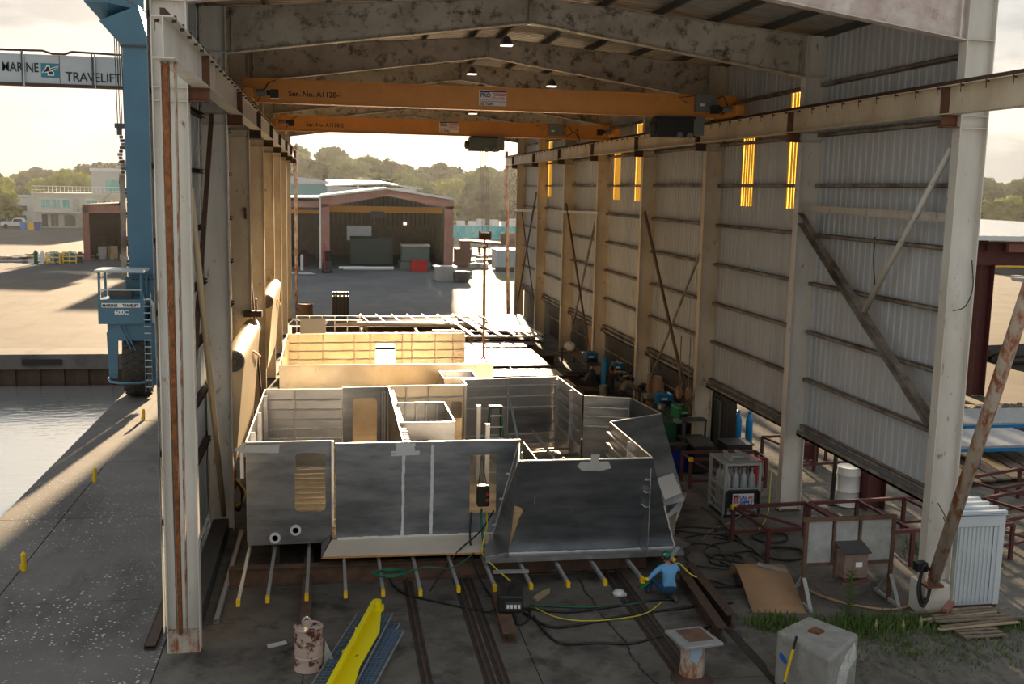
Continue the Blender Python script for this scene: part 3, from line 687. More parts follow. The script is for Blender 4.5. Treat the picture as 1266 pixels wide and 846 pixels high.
# centre front plate, leaning a little
pB = obj('wall_plate', MB().holeplate((2.76, 3.93, .84), (4.0, 0, 0), (0, 0, 2.37), .02, [(3.24, .56, 3.90, 2.03, 0)]).plate([(6.76, 3.93, .84), (6.76, 3.93, 3.21), (7.24, 3.93, 3.21), (6.80, 3.93, .84)], .02), 'alu_plate', H)
obj('sunlit_edge', MB().bar((2.76, 3.93, 3.225), (7.24, 3.93, 3.225), .045, .024), 'alu_bright', pB)  # painted edge shine along the centre front plate
for x in (4.36, 5.06):
    obj('weld_seam', strip_line(MB(), (x, 3.912, .9), (x + .02, 3.912, 3.15), .07, (0, -1, 0), .012, None, .008), 'weld', pB, kind='stuff')
obj('weld_seam', strip_line(MB(), (2.8, 3.91, .87), (6.7, 3.91, .87), .07, (0, -1, 0), .012), 'weld', pB, kind='stuff')
tp = MB()
for k in range(9):
    a = random.uniform(-.12, .12); z = 2.92 + k * .032; L = random.uniform(.25, .42); tp.plate([(4.36 - L + .12, 3.905, z - .02 + a * .1), (4.36 + L, 3.905, z - .02 - a * .1), (4.36 + L, 3.91, z + .03 - a * .1), (4.36 - L + .12, 3.91, z + .03 + a * .1)], .008)
obj('tape_patch', tp, 'tape', pB, kind='stuff')
# apron below, its sky reflection put into a lighter colour
obj('apron_plate', MB().plate([(2.66, 3.92, .84), (6.5, 3.92, .86), (6.32, 3.05, .70), (2.45, 3.22, .68)], .025), 'apron_alu_lit', H)
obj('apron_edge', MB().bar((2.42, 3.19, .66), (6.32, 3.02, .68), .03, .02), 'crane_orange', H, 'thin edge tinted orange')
obj('apron_end', MB().plate([(2.42, 3.22, .66), (2.62, 3.9, .85), (2.62, 4.2, .85), (2.42, 4.2, .66)], .02), 'alu_plate', H)
# right leaning trapezoid
def TP(u, t):   # point on the leaning plate: t 0 top .. 1 bottom
    return V((u, 1.98 + (2.74 - 1.98) * t, 3.2 + (.75 - 3.2) * t))
pC = obj('leaning_plate', MB().plate([TP(6.84, 0), TP(10.0, 0), TP(10.45, .5), TP(10.9, 1), TP(6.77, 1), TP(6.98, .6), TP(7.05, .53), TP(7.0, .49), TP(6.82, .46)], .02), 'alu_plate', H)
obj('sunlit_edge', MB().bar(TP(6.84, -.005), TP(10.0, -.005), .045, .024), 'alu_bright', pC)  # painted edge shine on top of the leaning plate
obj('weld_seam', strip_line(MB(), TP(6.8, .995) + V((0, -.03, 0)), TP(10.88, .995) + V((0, -.03, 0)), .05, (0, -1, -.3), .015, None, .012), 'weld', pC, kind='stuff')
obj('weld_seam', strip_line(MB(), TP(10.47, .52) + V((0, -.02, 0)), TP(10.9, 1) + V((0, -.02, 0)), .035, (0, -1, -.3), .012, None, .01), 'weld', pC, kind='stuff')
tp = MB(); tp.plate([TP(8.3, .015), TP(8.95, .02), TP(9.05, .09), TP(8.75, .12), TP(8.35, .11), TP(8.22, .06)], .03); obj('tape_patch', tp, 'tape', pC)
obj('clip', MB().bar(TP(8.62, -.02) + V((0, -.04, .08)), TP(8.62, .10) + V((0, -.04, 0)), .2, .03), 'alu_bright', pC)
pT = obj('corner_plate', MB().plate([(7.22, 3.92, 3.2), (6.86, 2.02, 3.2), (6.79, 2.72, .76), (6.6, 3.9, .80)], .02), 'alu_plate', H)
obj('weld_seam', strip_line(MB(), (7.2, 3.88, 3.18), (6.6, 3.88, .86), .05, (-1, -.3, 0), .03, None, .01), 'weld', pT, kind='stuff')
for t in (.35, .62, .9): 
    p = V((7.2, 3.88, 3.18)).lerp(V((6.6, 3.88, .86)), t); obj('tack_clip', MB().cbox(p.x, p.y - .04, p.z, .2, .05, .05), 'weld', pT)
obj('inner_plate', MB().plate([(7.3, 3.85, 3.19), (7.3, 2.02, 3.19), (7.3, 2.3, 2.1), (7.3, 3.85, 2.1)], .02), 'alu_gold_lit', H)
obj('sill_box', MB().box(6.2, 2.45, .64, 11.05, 2.78, .75), 'alu', H); obj('sill_tip', MB().plate([(10.9, 2.5, .76), (11.35, 2.85, .76), (10.95, 4.2, .76), (10.8, 3.0, .76)], .02), 'alu_plate', H)
obj('corner_gusset', MB().plate([(6.2, 2.5, .77), (6.8, 2.75, .77), (6.75, 4.2, .77), (6.35, 3.9, .77)], .02), 'alu', H)
# right wing
bulk('partition', 10.0, 5.75, 10.0, 2.05, .8, 'alu', hs=(2.95, 2.65, 2.35, 2.0), vs=(2.1,), face=-1)
bulk('wing_plate', 10.17, 9.35, 11.5, 8.9, .8, 'alu_plate', hs=(2.9, 2.62, 2.32), vs=())
bulk('wing_plate', 11.5, 8.9, 11.72, 6.72, .8, 'alu_plate', hs=(), vs=(.15,))
obj('wing_plate', MB().plate([(10.04, 5.8, 3.2), (11.72, 6.7, 3.2), (12.25, 5.95, .9), (10.9, 5.2, .9), (10.04, 5.1, .9)], .02), 'alu_plate', H)
obj('sunlit_edge', MB().bar((10.04, 5.8, 3.21), (11.72, 6.7, 3.21), .04, .024), 'alu_bright', H)  # painted edge shine on the wing plate
obj('wing_reflection', MB().plate([(11.22, 5.3, 1.75), (11.8, 5.7, 1.78), (11.99, 5.5, 1.27), (11.4, 5.1, 1.22)], .02), 'alu_bright', H)  # bright plate drawn in place of a reflection on the wing
obj('wing_tip', MB().plate([(11.2, 4.7, .8), (12.5, 6.5, .95), (12.3, 6.3, .65), (11.6, 4.9, .5)], .04).plate([(11.2, 4.7, .8), (12.5, 6.5, .95), (12.1, 7.2, .95), (10.9, 5.4, .8)], .03), 'alu', H)
obj('wing_floor', MB().plate([(10.05, 9.2, .86), (11.5, 8.8, .86), (11.8, 6.5, .86), (10.05, 5.7, .86)], .02), 'alu_plate', H)
# second row of bulkheads
bulk('bulkhead', .74, 10.92, 3.0, 10.86, .75, 'alu', hs=(2.9, 2.6, 2.3, 2.0, 1.7, 1.4), vs=(.86,))
bulk('bulkhead', 3.02, 11.1, 4.42, 11.15, .75, 'alu_plate', [(.30, .55, 1.04, 2.12)], vs=(1.25,))
for k in range(4): obj('upright', MB().bar((4.12 + k * .09, 11.0, .8), (4.12 + k * .09, 11.0, 3.1), .03, .06, None, (0, 1, 0)), 'alu_bright', H)
bulk('bulkhead', 4.42, 11.2, 6.85, 11.3, .75, 'alu_gold_lit', [(1.95, .5, 2.30, 1.95)], hs=(2.85,), vs=(.55, 1.25, 2.38))
bulk('bulkhead', 6.85, 12.2, 10.02, 12.6, .8, 'alu', [], hs=(2.98, 2.62, 2.25, 1.35, 1.0), vs=(1.5,))
obj('dark_panel', MB().plate([(8.4, 12.38, 2.15), (9.9, 12.54, 2.15), (9.9, 12.54, 1.4), (8.4, 12.38, 1.4)], .02), 'alu_plate', H)
bulk('partition', 6.85, 11.3, 6.85, 12.2, .8, 'alu')
bulk('partition', 10.05, 12.65, 10.12, 9.4, .8, 'alu', hs=(2.85, 2.5, 2.1, 1.7), vs=(.35, 2.2), face=-1)
pw = bulk('partition', 4.42, 11.2, 4.38, 4.0, .75, 'alu_plate')
tb = MB()
for k in range(26): tb.box(4.44, 4.3 + k * .26, 3.08, 4.56, 4.36 + k * .26, 3.16)
obj('tack_tabs', tb, 'alu_bright', pw, kind='stuff')
bulk('partition', 4.5, 8.67, 5.87, 8.67, .75, 'alu_plate', vs=(.25, .55, .85, 1.15))
bulk('partition', 5.87, 8.67, 5.87, 6.1, .75, 'alu')
bulk('partition', 4.42, 6.12, 5.87, 6.1, .75, 'alu', [(.38, .5, .92, 2.0)], hs=(), vs=())
# raised framing in the right compartment
fr = obj('raised_floor_frame', MB().bar((7.3, 8.6, 1.45), (10.0, 9.2, 1.45), .1, .08), 'alu', H)
for k in range(6): obj('frame_bar', MB().bar((7.35, 5.2 + k * 1.15, 1.42), (9.95, 5.4 + k * 1.15, 1.42), .05, .07), 'alu', fr)
for k in range(2): obj('frame_bar', MB().bar((8.2 + k * .9, 4.6, 1.46), (8.3 + k * .9, 12.2, 1.46), .06, .07), 'weld', fr)
# posts
for x, y, zt in ((6.95, 9.2, 3.0), (6.95, 7.4, 2.85)): obj('post', MB().box(x - .06, y - .06, .75, x + .06, y + .06, zt), 'alu_bright', H)
obj('blue_tube', MB().bar((8.05, 10.4, 3.05), (7.72, 6.2, 2.1), .06, .06), 'lift_blue_pale', H, 'pale blue tube')
# third and fourth rows
bulk('bulkhead', .95, 15.2, 8.33, 15.3, .75, 'alu_gold_lit', vs=(), hs=())
bulk('partition', .95, 15.2, .92, 22.95, .75, 'alu_gold_lit', vs=(2, 4.2, 6.2))
bulk('bulkhead', .92, 22.95, 8.34, 23.2, .75, 'alu_gold_lit', [(3.62, .3, 4.42, 2.05)], hs=(2.85, 2.5, 2.15, 1.8, 1.45, 1.1), vs=(.45, 1.45, 2.75, 3.4, 4.75, 5.15, 6.15, 6.9))
obj('small_compartment', MB().box(6.3, 12.9, 1.8, 6.33, 14.2, 3.15).box(6.3, 12.9, 1.8, 7.4, 12.93, 3.15).box(7.4, 12.9, 1.8, 7.43, 14.2, 3.15).box(6.3, 14.2, 1.8, 7.43, 14.23, 3.15), 'alu', H)
# rear deck panels with gaps between them
def deckpan(x0, y0, x1, y1, z, m='alu_deck', th=.04):
    p = obj('deck_panel', MB().box(x0, y0, z - th, x1, y1, z), m, H)
    k = int((x1 - x0) / 1.3)
    for i in range(1, k): obj('deck_stringer', MB().bar((x0 + i * 1.3, y0 - .3, z - .09), (x0 + i * 1.3, y1 + .3, z - .09), .06, .09), 'alu', p)
for (y0, y1) in ((23.6, 25.2), (26.2, 28.0), (29.0, 31.6), (31.8, 34.2), (35.2, 36.4)): deckpan(.9 if y0 > 25 else 8.4, y0, 13.35, y1, .8)
obj('deck_beam', MB().box(.9, 36.8, .62, 14.1, 36.95, .8), 'alu', H)
# ---- separate aluminium stock on the rear end of the jig
def stock(nm, lbl, mb, m, cat='metal stock', loc=(5, 40, .8)): return solo(nm, mb, m, lbl, cat, loc)
stock('metal_sheet', 'bright aluminium panel lying behind the rear bulkhead row', MB().box(.7, 37.5, .65, 9.2, 41.5, .72), 'alu_deck')
stock('metal_sheet', 'pinkish white sheet propped upright on the rear aluminium panels', MB().plate([(1.0, 38.0, .73), (2.45, 38.0, .73), (2.42, 38.4, 1.95), (1.03, 38.4, 1.95)], .02), 'white_paint')
stock('metal_sheet', 'glaring flat sheet at the rear right corner of the deck by the far opening', MB().plate([(11.9, 39.5, 1.15), (14.2, 38.2, 1.15), (15.2, 46.8, 1.15), (12.8, 47.0, 1.15)], .03), 'alu_deck')
g_ = MB()
g_ = thing('aluminium_grid', 'long ladder-like aluminium frame lying at the rear of the deck', 'frame', (6, 45, 1)) 
for y in (43.6, 46.6): obj('long_bar', MB().bar((4.3, y, 1.06), (12.0, y - .3, 1.06), .09, .09), 'alu', g_)
for k in range(8): obj('cross_bar', MB().bar((4.6 + k * 1.0, 47.2, 1.12), (5.0 + k * 1.0, 42.8, 1.12), .06, .07), 'alu_bright', g_)
for (x, y) in ((4.8, 43.6), (11, 43.3), (4.8, 46.5), (11, 46.3)): obj('packing_block', MB().box(x - .15, y - .15, .48, x + .15, y + .15, 1.02), 'wood', g_)
g_ = thing('aluminium_grid', 'stack of crossing aluminium bars left of the glaring rear sheet', 'frame', (11, 40, 1))
for k in range(6): obj('long_bar', MB().bar((10.0 + k * .75, 46.5, 1.1 + .05 * (k % 2)), (10.6 + k * .8, 37.3, 1.1 + .05 * (k % 2)), .14, .1), 'alu_bright', g_)
for k in range(4): obj('cross_bar', MB().bar((8.6, 38 + k * 2.1, 1.0), (14.4, 37.6 + k * 2.1, 1.0), .16, .08), 'alu', g_)
for (x, y) in ((10.1, 46), (13.7, 46), (10.6, 38), (14.2, 38)): obj('packing_block', MB().box(x - .15, y - .15, .48, x + .15, y + .15, 1.0), 'wood', g_)
g_ = thing('aluminium_grid', 'low aluminium frame with thin uprights behind the pinkish sheet', 'frame', (3, 43, 1))
for y in (42.8, 45.0): obj('long_bar', MB().bar((.6, y, 1.3), (4.6, y, 1.3), .05, .05), 'alu', g_)
for k in range(6): obj('upright', MB().bar((.7 + k * .75, 42.8, .0), (.7 + k * .75, 42.8, 1.6), .05, .05), 'alu_bright', g_)
stock('pipe_bundle', 'pair of pale pipes lying across the rear of the deck', MB().tube([(3.0, 42.2, 1.1), (11.2, 41.6, 1.1)], .09, 8).tube([(3.5, 42.5, 1.1), (9.2, 42.0, 1.1)], .07, 8), 'alu_gold_lit')
stock('aluminium_profile', 'pair of long flat bars beside the rear right corner of the deck', MB().bar((15.66, 47.54, 0.1), (15.54, 42.26, 0.1), .5, .06).bar((15.67, 47.2, 0.2), (15.52, 41.57, 0.2), .12, .2), 'alu')
# ---- assembly jig below
J = thing('assembly_jig', 'rusty steel support jig with projecting pale crossbars under the aluminium deckhouse', 'support frame', (5, 3.5, 0))
for i, (x, y) in enumerate([(.70, 1.0), (1.30, 1.12), (2.12, 1.15), (2.95, 1.19), (3.76, 1.19), (4.57, 1.12), (5.42, 1.23), (6.23, 1.18), (7.05, 1.18), (7.91, 1.22), (8.77, 1.22), (9.66, 1.27)]):
    ye = 5.0 if x < 6 else 3.2
    b_ = obj('crossbar', MB().box(x - .035, y, .50, x + .035, ye, .58), 'galv', J)
    obj('end_cap', MB().box(x - .04, y - .02, .455, x + .04, y + .13, .585), 'yellow', b_)
    obj('stub', MB().box(x - .03, ye - .5, .58, x + .03, ye - .42, .68), 'galv', b_)
obj('cross_beam', MB().ibeam((.3, 3.35, .23), (10.4, 3.35, .23), .25, .44), 'brown_beam', J)
obj('cross_beam', MB().ibeam((.3, 8.6, .23), (13.2, 8.6, .23), .25, .44), 'brown_beam', J)
for yy in (15, 22, 28, 34, 40, 46): obj('cross_beam', MB().ibeam((.3, yy, .25), (14.6, yy, .25), .25, .46), 'dark_rust', J)
for x in (2.1, 6.35): obj('long_beam', MB().ibeam((x, 3.3, .12), (x, 46, .12), .22, .24), 'brown_beam', J)
for x in (1.2, 4.6, 7.9, 10.2, 12.9): obj('long_beam', MB().ibeam((x, 23 if x > 11 else 4.6, .55), (x, 46.5, .55), .16, .2), 'dark_rust', J)
for (x, y) in ((1.3, 4.6), (4.0, 4.6), (7.6, 4.6), (10.5, 4.6)): obj('leg', MB().box(x - .1, y - .1, 0, x + .1, y + .1, .72), 'dark_rust', J)
solo('steel_beam', MB().ibeam((2.1, 3.2, .12), (2.1, .35, .12), .22, .22), 'brown_beam', 'brown steel beam running from under the deckhouse towards the rusty barrel', 'beam', (2.1, 1, 0))
solo('steel_beam', MB().ibeam((6.4, 2.2, .12), (6.28, -.55, .12), .3, .24), 'brown_beam', 'short brown steel beam carrying the black wire feeder box', 'beam', (6.3, 1, 0))
for k, (a, b) in enumerate((((10.98, 2.44, 0.3), (10.7, -1.04, 0.3)), ((11.31, 2.79, 0.3), (11.15, -0.42, 0.3)))):
    a = (a[0], a[1], .16 + .0 * k); b = (b[0], b[1], .16)
    solo('steel_beam', MB().ibeam((a[0], a[1], .17), (b[0], b[1], .17), .22, .32), 'dark_rust', ['dark rusty I-beam on the floor right of the worker, the nearer to him', 'dark rusty I-beam on the floor right of the worker, the farther from him'][k], 'beam', (a[0], a[1], 0), 'dark beams right of the worker')
s_ = thing('step_ladder', 'green fibreglass step ladder with aluminium treads inside the deckhouse', 'ladder', (7.5, 9.6, .78))
for s in (-1, 1):
    for dy, w in ((-.45, .28), (.4, .24)): obj('rail', MB().bar((7.52 + s * w, 9.6 + dy, .79), (7.52 + s * .16, 9.6 + dy * .15, 2.85), .05, .08), 'green_dark', s_)
for k in range(6):
    t = .08 + k * .16; obj('tread', MB().box(7.52 - .28 + .12 * t, 9.6 - .45 * (1 - t * .85) - .05, .79 + 2.06 * t, 7.52 + .28 - .12 * t, 9.6 - .45 * (1 - t * .85) + .05, .82 + 2.06 * t), 'alu_bright', s_)
obj('top_cap', MB().cbox(7.52, 9.6, 2.83, .4, .25, .06), 'dark_grey', s_)

# ================================================================== OUTSIDE: YARD, BUILDINGS, TREES
# boat hoist
T = thing('boat_hoist', 'tall blue travelling boat hoist standing on the quay behind the left columns', 'boat hoist', (-5.5, 28, 0))
obj('leg', MB().box(-6.05, 27.5, 5.2, -4.98, 28.5, 15.2), 'lift_blue', T, bev=.02)
obj('leg_sunlit_face', MB().box(-4.98, 27.5, 5.2, -4.9, 28.5, 15.2), 'lift_grey', T, 'side face in paler grey for the sunlight on it')  # paler strip stands for sunlight on the right side of the leg
hd = MB(); 
def hexa(mb, A, B, m=None):   # box between two quads
    mb.add(list(A) + list(B), [(3, 2, 1, 0), (4, 5, 6, 7), (0, 1, 5, 4), (1, 2, 6, 5), (2, 3, 7, 6), (3, 0, 4, 7)], m)
hexa(hd, [(-6.1, 27.4, 15.1), (-4.9, 27.4, 15.1), (-4.9, 28.6, 15.1), (-6.1, 28.6, 15.1)], [(-6.9, 27.2, 16.0), (-5.3, 27.2, 16.7), (-5.3, 28.7, 16.7), (-6.9, 28.7, 16.0)])
hexa(hd, [(-7.4, 26.9, 16.7), (-6.45, 26.9, 16.7), (-5.3, 28.7, 16.7), (-6.9, 28.7, 16.0)], [(-7.4, 26.9, 18.4), (-6.45, 26.9, 18.4), (-5.3, 28.7, 18.0), (-6.9, 28.7, 18.0)])
obj('leg_head', hd, 'lift_blue', T)
obj('head_rim', MB().box(-6.12, 27.38, 15.02, -4.88, 28.62, 15.1), 'dark_grey', T)
b_ = obj('cross_beam', MB().box(-24, 29.0, 13.48, -6.0, 29.9, 14.70), 'lift_grey', T)
obj('beam_edge', MB().box(-24, 28.95, 13.40, -6.0, 29.95, 13.48), 'dark_rust', b_)
obj('pipe_run', MB().tube([(-24, 28.9, 14.9), (-11, 28.9, 14.84), (-9.6, 28.9, 14.86), (-9.2, 28.9, 14.74), (-8.7, 28.9, 14.74), (-8.4, 28.9, 14.86), (-6, 28.9, 14.8)], .05, 6), 'dark_rust', b_)
for x in (-10.48, -10.42, -7.58, -7.48): obj('beam_strap', MB().box(x - .03, 28.93, 13.35, x + .03, 29, 14.8), 'lift_grey' if x in (-10.42, -7.48) else 'dark_grey', b_)
obj('seam', MB().box(-8.965, 28.985, 13.5, -8.945, 29, 14.7), 'dark_grey', b_)
text('beam_lettering', 'MARINE', .56, (-11.33, 28.98, 13.95), (PI / 2, 0, 0), 'ink', b_, bold=.004, sx=.76)
text('beam_lettering', 'TRAVELIFT', .56, (-8.72, 28.98, 13.62), (PI / 2, 0, 0), 'ink', b_, bold=.004, sx=.87)
lg = obj('beam_emblem', MB().box(-9.72, 28.975, 13.74, -8.98, 28.99, 14.34), 'teal_logo', b_)
def flat(pts, y, m, nm='emblem_shape'): obj(nm, MB().plate([(x, y, z) for x, z in pts], .006, None), m, b_)
flat([(-9.70, 13.92), (-9.55, 14.10), (-9.48, 14.25), (-9.36, 14.25), (-9.34, 14.12), (-9.0, 14.25), (-9.0, 14.16), (-9.24, 14.05), (-9.18, 13.95), (-9.18, 13.82), (-9.45, 13.82), (-9.45, 13.95)], 28.97, 'white_print')
flat([(-9.66, 13.93), (-9.54, 14.06), (-9.46, 14.20), (-9.40, 14.20), (-9.37, 14.08), (-9.02, 14.21), (-9.02, 14.18), (-9.36, 14.02)], 28.962, 'ink')
flat([(-9.42, 13.98), (-9.27, 14.01), (-9.22, 13.92), (-9.22, 13.86), (-9.41, 13.86)], 28.962, 'ink')
for dx in (-.28, -.18, -.1, 0): obj('wire_rope', MB().tube([(-6.15 + dx, 27.9, 15.9), (-6.12 + dx, 27.9, 11.75)], .022, 6), 'dark_rust', T)
obj('sheave_block', MB().box(-6.5, 27.7, 11.6, -6.05, 28.1, 11.8).box(-6.42, 27.75, 11.3, -6.2, 28.05, 11.65), 'dark_grey', T)
ch = MB()
for k in range(38): 
    z = 11.3 - k * .15; ch.cbox(-6.25 + .07 * math.sin(k * .9), 27.85, z - .15, .16 + .06 * (k % 2), .16, .13, ['dark_grey', 'dark_rust', 'girt_steel'][k % 3])
obj('chain', ch, 'dark_grey', T, kind='stuff')
obj('sling_strap', MB().bar((-6.25, 27.85, 9.6), (-6.3, 27.85, 5.0), .24, .2), 'girt_steel', T)
obj('stay_wire', MB().tube([(-6.4, 27, 17.3), (-4.8, 27, 16.3), (-4.0, 27, 15.6)], .02, 5), 'dark_grey', T)
ub = obj('hydraulic_housing', MB().box(-6.15, 27.1, 3.3, -4.8, 28.9, 5.2), 'lift_blue', T, bev=.03)
for k in range(6): obj('vent', MB().box(-5.85 + k * .16, 27.08, 5.05, -5.76 + k * .16, 27.12, 5.12), 'black', ub)
cb = obj('operator_platform', MB().box(-7.02, 25.6, 3.3, -5.15, 27.1, 4.35), 'lift_blue', T, bev=.02)
text('platform_lettering', '600C', .26, (-6.35, 25.58, 3.72), (PI / 2, 0, 0), 'white_print', cb, bold=.008)
text('platform_lettering', 'MARINE', .17, (-6.83, 25.57, 4.045), (PI / 2, 0, 0), 'ink', cb, bold=.004)
text('platform_lettering', 'TRAVELIFT', .17, (-6.02, 25.57, 4.045), (PI / 2, 0, 0), 'ink', cb, sx=.8, bold=.004)
obj('name_strip', MB().box(-6.86, 25.585, 4.01, -5.3, 25.598, 4.2), 'white_print', cb)
for x in (-6.95, -5.25):
    for y in (25.7, 27.0): obj('canopy_post', MB().box(x - .05, y - .05, 4.3, x + .05, y + .05, 5.5), 'lift_blue', cb)
obj('canopy', MB().box(-7.1, 25.5, 5.5, -5.1, 27.1, 5.6), 'lift_grey', cb)
obj('control_desk', MB().box(-6.6, 25.9, 4.35, -5.7, 26.5, 4.7), 'dark_grey', cb)
obj('hand_rail', MB().tube([(-6.95, 25.65, 4.75), (-5.25, 25.65, 4.75)], .03, 6), 'lift_grey', cb)
fk = MB(); fk.plate([(-6.7, 25.9, .9), (-6.75, 25.9, 2.9), (-6.35, 25.9, 3.3), (-4.95, 25.9, 3.3), (-4.65, 25.9, 2.9), (-4.6, 25.9, .6), (-4.95, 25.9, .6), (-4.98, 25.9, 2.55), (-6.3, 25.9, 2.55), (-6.35, 25.9, .9)], .12)
fk.box(-6.72, 25.9, 2.6, -4.7, 29, 3.3); fk.box(-6.72, 28.9, .6, -6.4, 29.1, 3.2); fk.box(-4.95, 28.9, .6, -4.65, 29.1, 3.2)
obj('wheel_fork', fk, 'lift_blue', T)
def tyre(c, r, w):
    y0 = [(r * .55, -w / 2), (r * .93, -w / 2), (r, -w * .36), (r, w * .36), (r * .93, w / 2), (r * .55, w / 2)]
    o = obj('tyre', MB().lathe(c, y0, 32, None, 'X'), 'tyre', T, smooth=2)
    tr = MB()
    for k in range(26):
        a = 2 * PI * k / 26
        for s in (-1, 1):
            a2 = a + (.12 if s > 0 else 0); p = V((c[0] + s * w * .23, c[1] + (r + .01) * math.cos(a2), c[2] + (r + .01) * math.sin(a2)))
            q = V((c[0] + s * w * .46, c[1] + (r - .02) * math.cos(a2 + .1), c[2] + (r - .02) * math.sin(a2 + .1))); p0 = V((c[0] + s * w * .03, c[1] + (r + .01) * math.cos(a2 - .08), c[2] + (r + .01) * math.sin(a2 - .08)))
            n = V((0, math.cos(a2), math.sin(a2))); tr.bar(p0, p, .13, .06, None, n); tr.bar(p, q, .13, .06, None, n)
    obj('tread_lug', tr, 'tyre', o, kind='stuff')
    obj('rim', MB().lathe(c, [(.1, -w * .4), (r * .56, -w * .45), (r * .56, w * .45), (.1, w * .4)], 20, None, 'X'), 'lift_blue', o, smooth=2)
tyre((-5.62, 26.85, 1.42), 1.42, 1.02)
obj('guard_hoop', MB().tube([(-6.55, 26.6, .95), (-6.75, 25.9, .9), (-6.6, 25.45, .85), (-6.1, 25.2, .82), (-5.3, 25.2, .82), (-4.8, 25.4, .9), (-4.6, 25.9, 1.0), (-4.6, 27.2, 1.1)], .06, 8), 'lift_blue', T, smooth=True)
ld = MB(); 
for dx in (0, .28): ld.bar((-5.12 + dx, 25.3, .4), (-5.12 + dx, 25.45, 4.6), .035, .05, 'lift_blue')
for k in range(14): ld.box(-5.12, 25.3, .6 + k * .29, -4.84, 25.36, .64 + k * .29, 'lift_grey')
obj('ladder', ld, 'lift_blue', T)
obj('strut', MB().bar((-6.2, 25.75, 3.2), (-5.3, 25.6, 1.3), .05, .05).bar((-6.05, 25.75, 3.2), (-5.2, 25.6, 1.4), .04, .04), 'lift_blue', T)
obj('hydraulic_unit', MB().box(-4.9, 26.0, 3.2, -4.6, 27.4, 4.1).tube([(-4.9, 25.8, 4.3), (-4.7, 25.7, 3.9), (-4.55, 25.8, 3.5), (-4.7, 25.9, 3.0)], .07, 6), 'lift_grey', T)
obj('side_plate', MB().plate([(-4.66, 25.7, 2.9), (-4.56, 25.7, 2.6), (-4.56, 25.7, .9), (-4.66, 25.7, .9)], .5), 'lift_grey', T)
# yellow stakes on the quay joint
for i, (x, y) in enumerate([(-4.62, 4.95), (-4.6, 12.7), (-4.6, 21.5)]):
    solo('quay_stake', MB().lathe((x, y, 0), [(.06, 0), (.06, .42), (.02, .47)], 10).box(x - .09, y - .02, .02, x + .02, y + .02, .16), 'yellow', 'short yellow stake on the quay joint, %s' % ['nearest of the three', 'middle of the three', 'farthest of the three'][i], 'stake', (x, y, 0), 'yellow stakes on the quay')
solo('angle_iron', MB().chan((-.95, .05, .06), (-.95, 5.5, .06), .22, .08), 'dark_rust', 'dark angle iron lying on the quay outside the nearest left column', 'beam', (-1, 2, 0))
solo('steel_channel', MB().chan((.22, 1.2, .06), (.28, 7.2, .06), .12, .1), 'galv', 'pale steel channel lying along the foot of the left wall', 'beam', (.2, 4, 0))
solo('timber_baulk', MB().box(-.45, .9, 0, -.05, 7.2, .42), 'dark_grey', 'dark baulk lying under the left wall between the first two columns', 'beam', (-.3, 4, 0))

# far shed beyond the hall
S = thing('workshop', 'open-fronted workshop with weathered pink frame facing the far end of the hall', 'building', (9.2, 100, 0))
def sz(x): return 8.1 + 1.1 * (1 - abs(x - 9.2) / 7.5)
obj('gable_frame', MB().plate([(1.75, 100, 7.95), (9.2, 100, 9.05), (16.7, 100, 7.95), (16.7, 100, 6.9), (9.2, 100, 8.35), (2.7, 100, 7.1), (1.75, 100, 6.9)], .3), 'shed_pink', S)
for x in (2.2, 16.2): obj('portal_post', MB().box(x - .5, 99.85, 0, x + .5, 100.15, 7.3), 'shed_pink', S)
obj('gable_trim', MB().bar((1.6, 99.7, 8.15), (9.2, 99.7, 9.2), .3, .22).bar((9.2, 99.7, 9.2), (16.9, 99.7, 8.1), .3, .22).box(1.55, 99.7, 0, 1.75, 99.9, 8.1), 'white_paint', S)
for s, xa in ((-1, 1.6), (1, 16.8)): obj('roof_slope', MB().plate([(xa, 99.8, 8.2), (9.2, 99.8, 9.25), (9.2, 126, 9.25), (xa, 126, 8.2)], .1), 'roof_pale', S)
obj('side_wall', MB().sheet((16.75, 100, .0), (0, 26, 0), (0, 0, 6.6), (1, 0, 0), .6, .06).sheet((16.75, 100, 7.4), (0, 26, 0), (0, 0, .7), (1, 0, 0), .6, .06), 'shed_sheet', S)
for k in range(9): obj('side_post', MB().box(16.4, 100 + k * 3.1, 0, 16.7, 100.3 + k * 3.1, 8), 'shed_sheet', S)
bw = MB(); bw.holeplate((1.7, 126, 0), (15, 0, 0), (0, 0, 8.2), .1, [(3.34, 1.95, 6.72, 3.98, 0)]); bw.plate([(1.7, 126, 8.2), (16.7, 126, 8.2), (9.2, 126, 9.2)], .1); obj('wall', bw, 'shed_sheet', S)
for k in range(24): obj('wall_rib', MB().box(2 + k * .62, 125.8, 4.1, 2.08 + k * .62, 125.95, 8.1), 'wood_pale' if k < 12 else 'dark_grey', S)
for y in (106, 112, 119): obj('inner_frame', MB().plate([(1.9, y, 7.9), (9.2, y, 9.0), (16.5, y, 7.9), (16.5, y, 7.1), (9.2, y, 8.3), (1.9, y, 7.1)], .2).box(1.8, y - .1, 0, 2.2, y + .1, 8), 'shed_sheet', S)
sc_ = thing('workshop_crane', 'yellow overhead crane girder inside the far workshop', 'crane', (9, 108, 6.4))
obj('girder', MB().box(2.2, 107.7, 6.25, 16.2, 108.3, 7.0), 'crane_yellow', sc_); obj('hoist', MB().box(7.6, 107.2, 5.6, 9.2, 108.2, 6.4), 'grey_box', sc_)
solo('wall_lamp', MB().cbox(13.0, 125.5, 4.2, .4, .2, .35), 'lampglass', 'glowing lamp on the rear wall of the far workshop', 'lamp', (13, 125.5, 4.2))
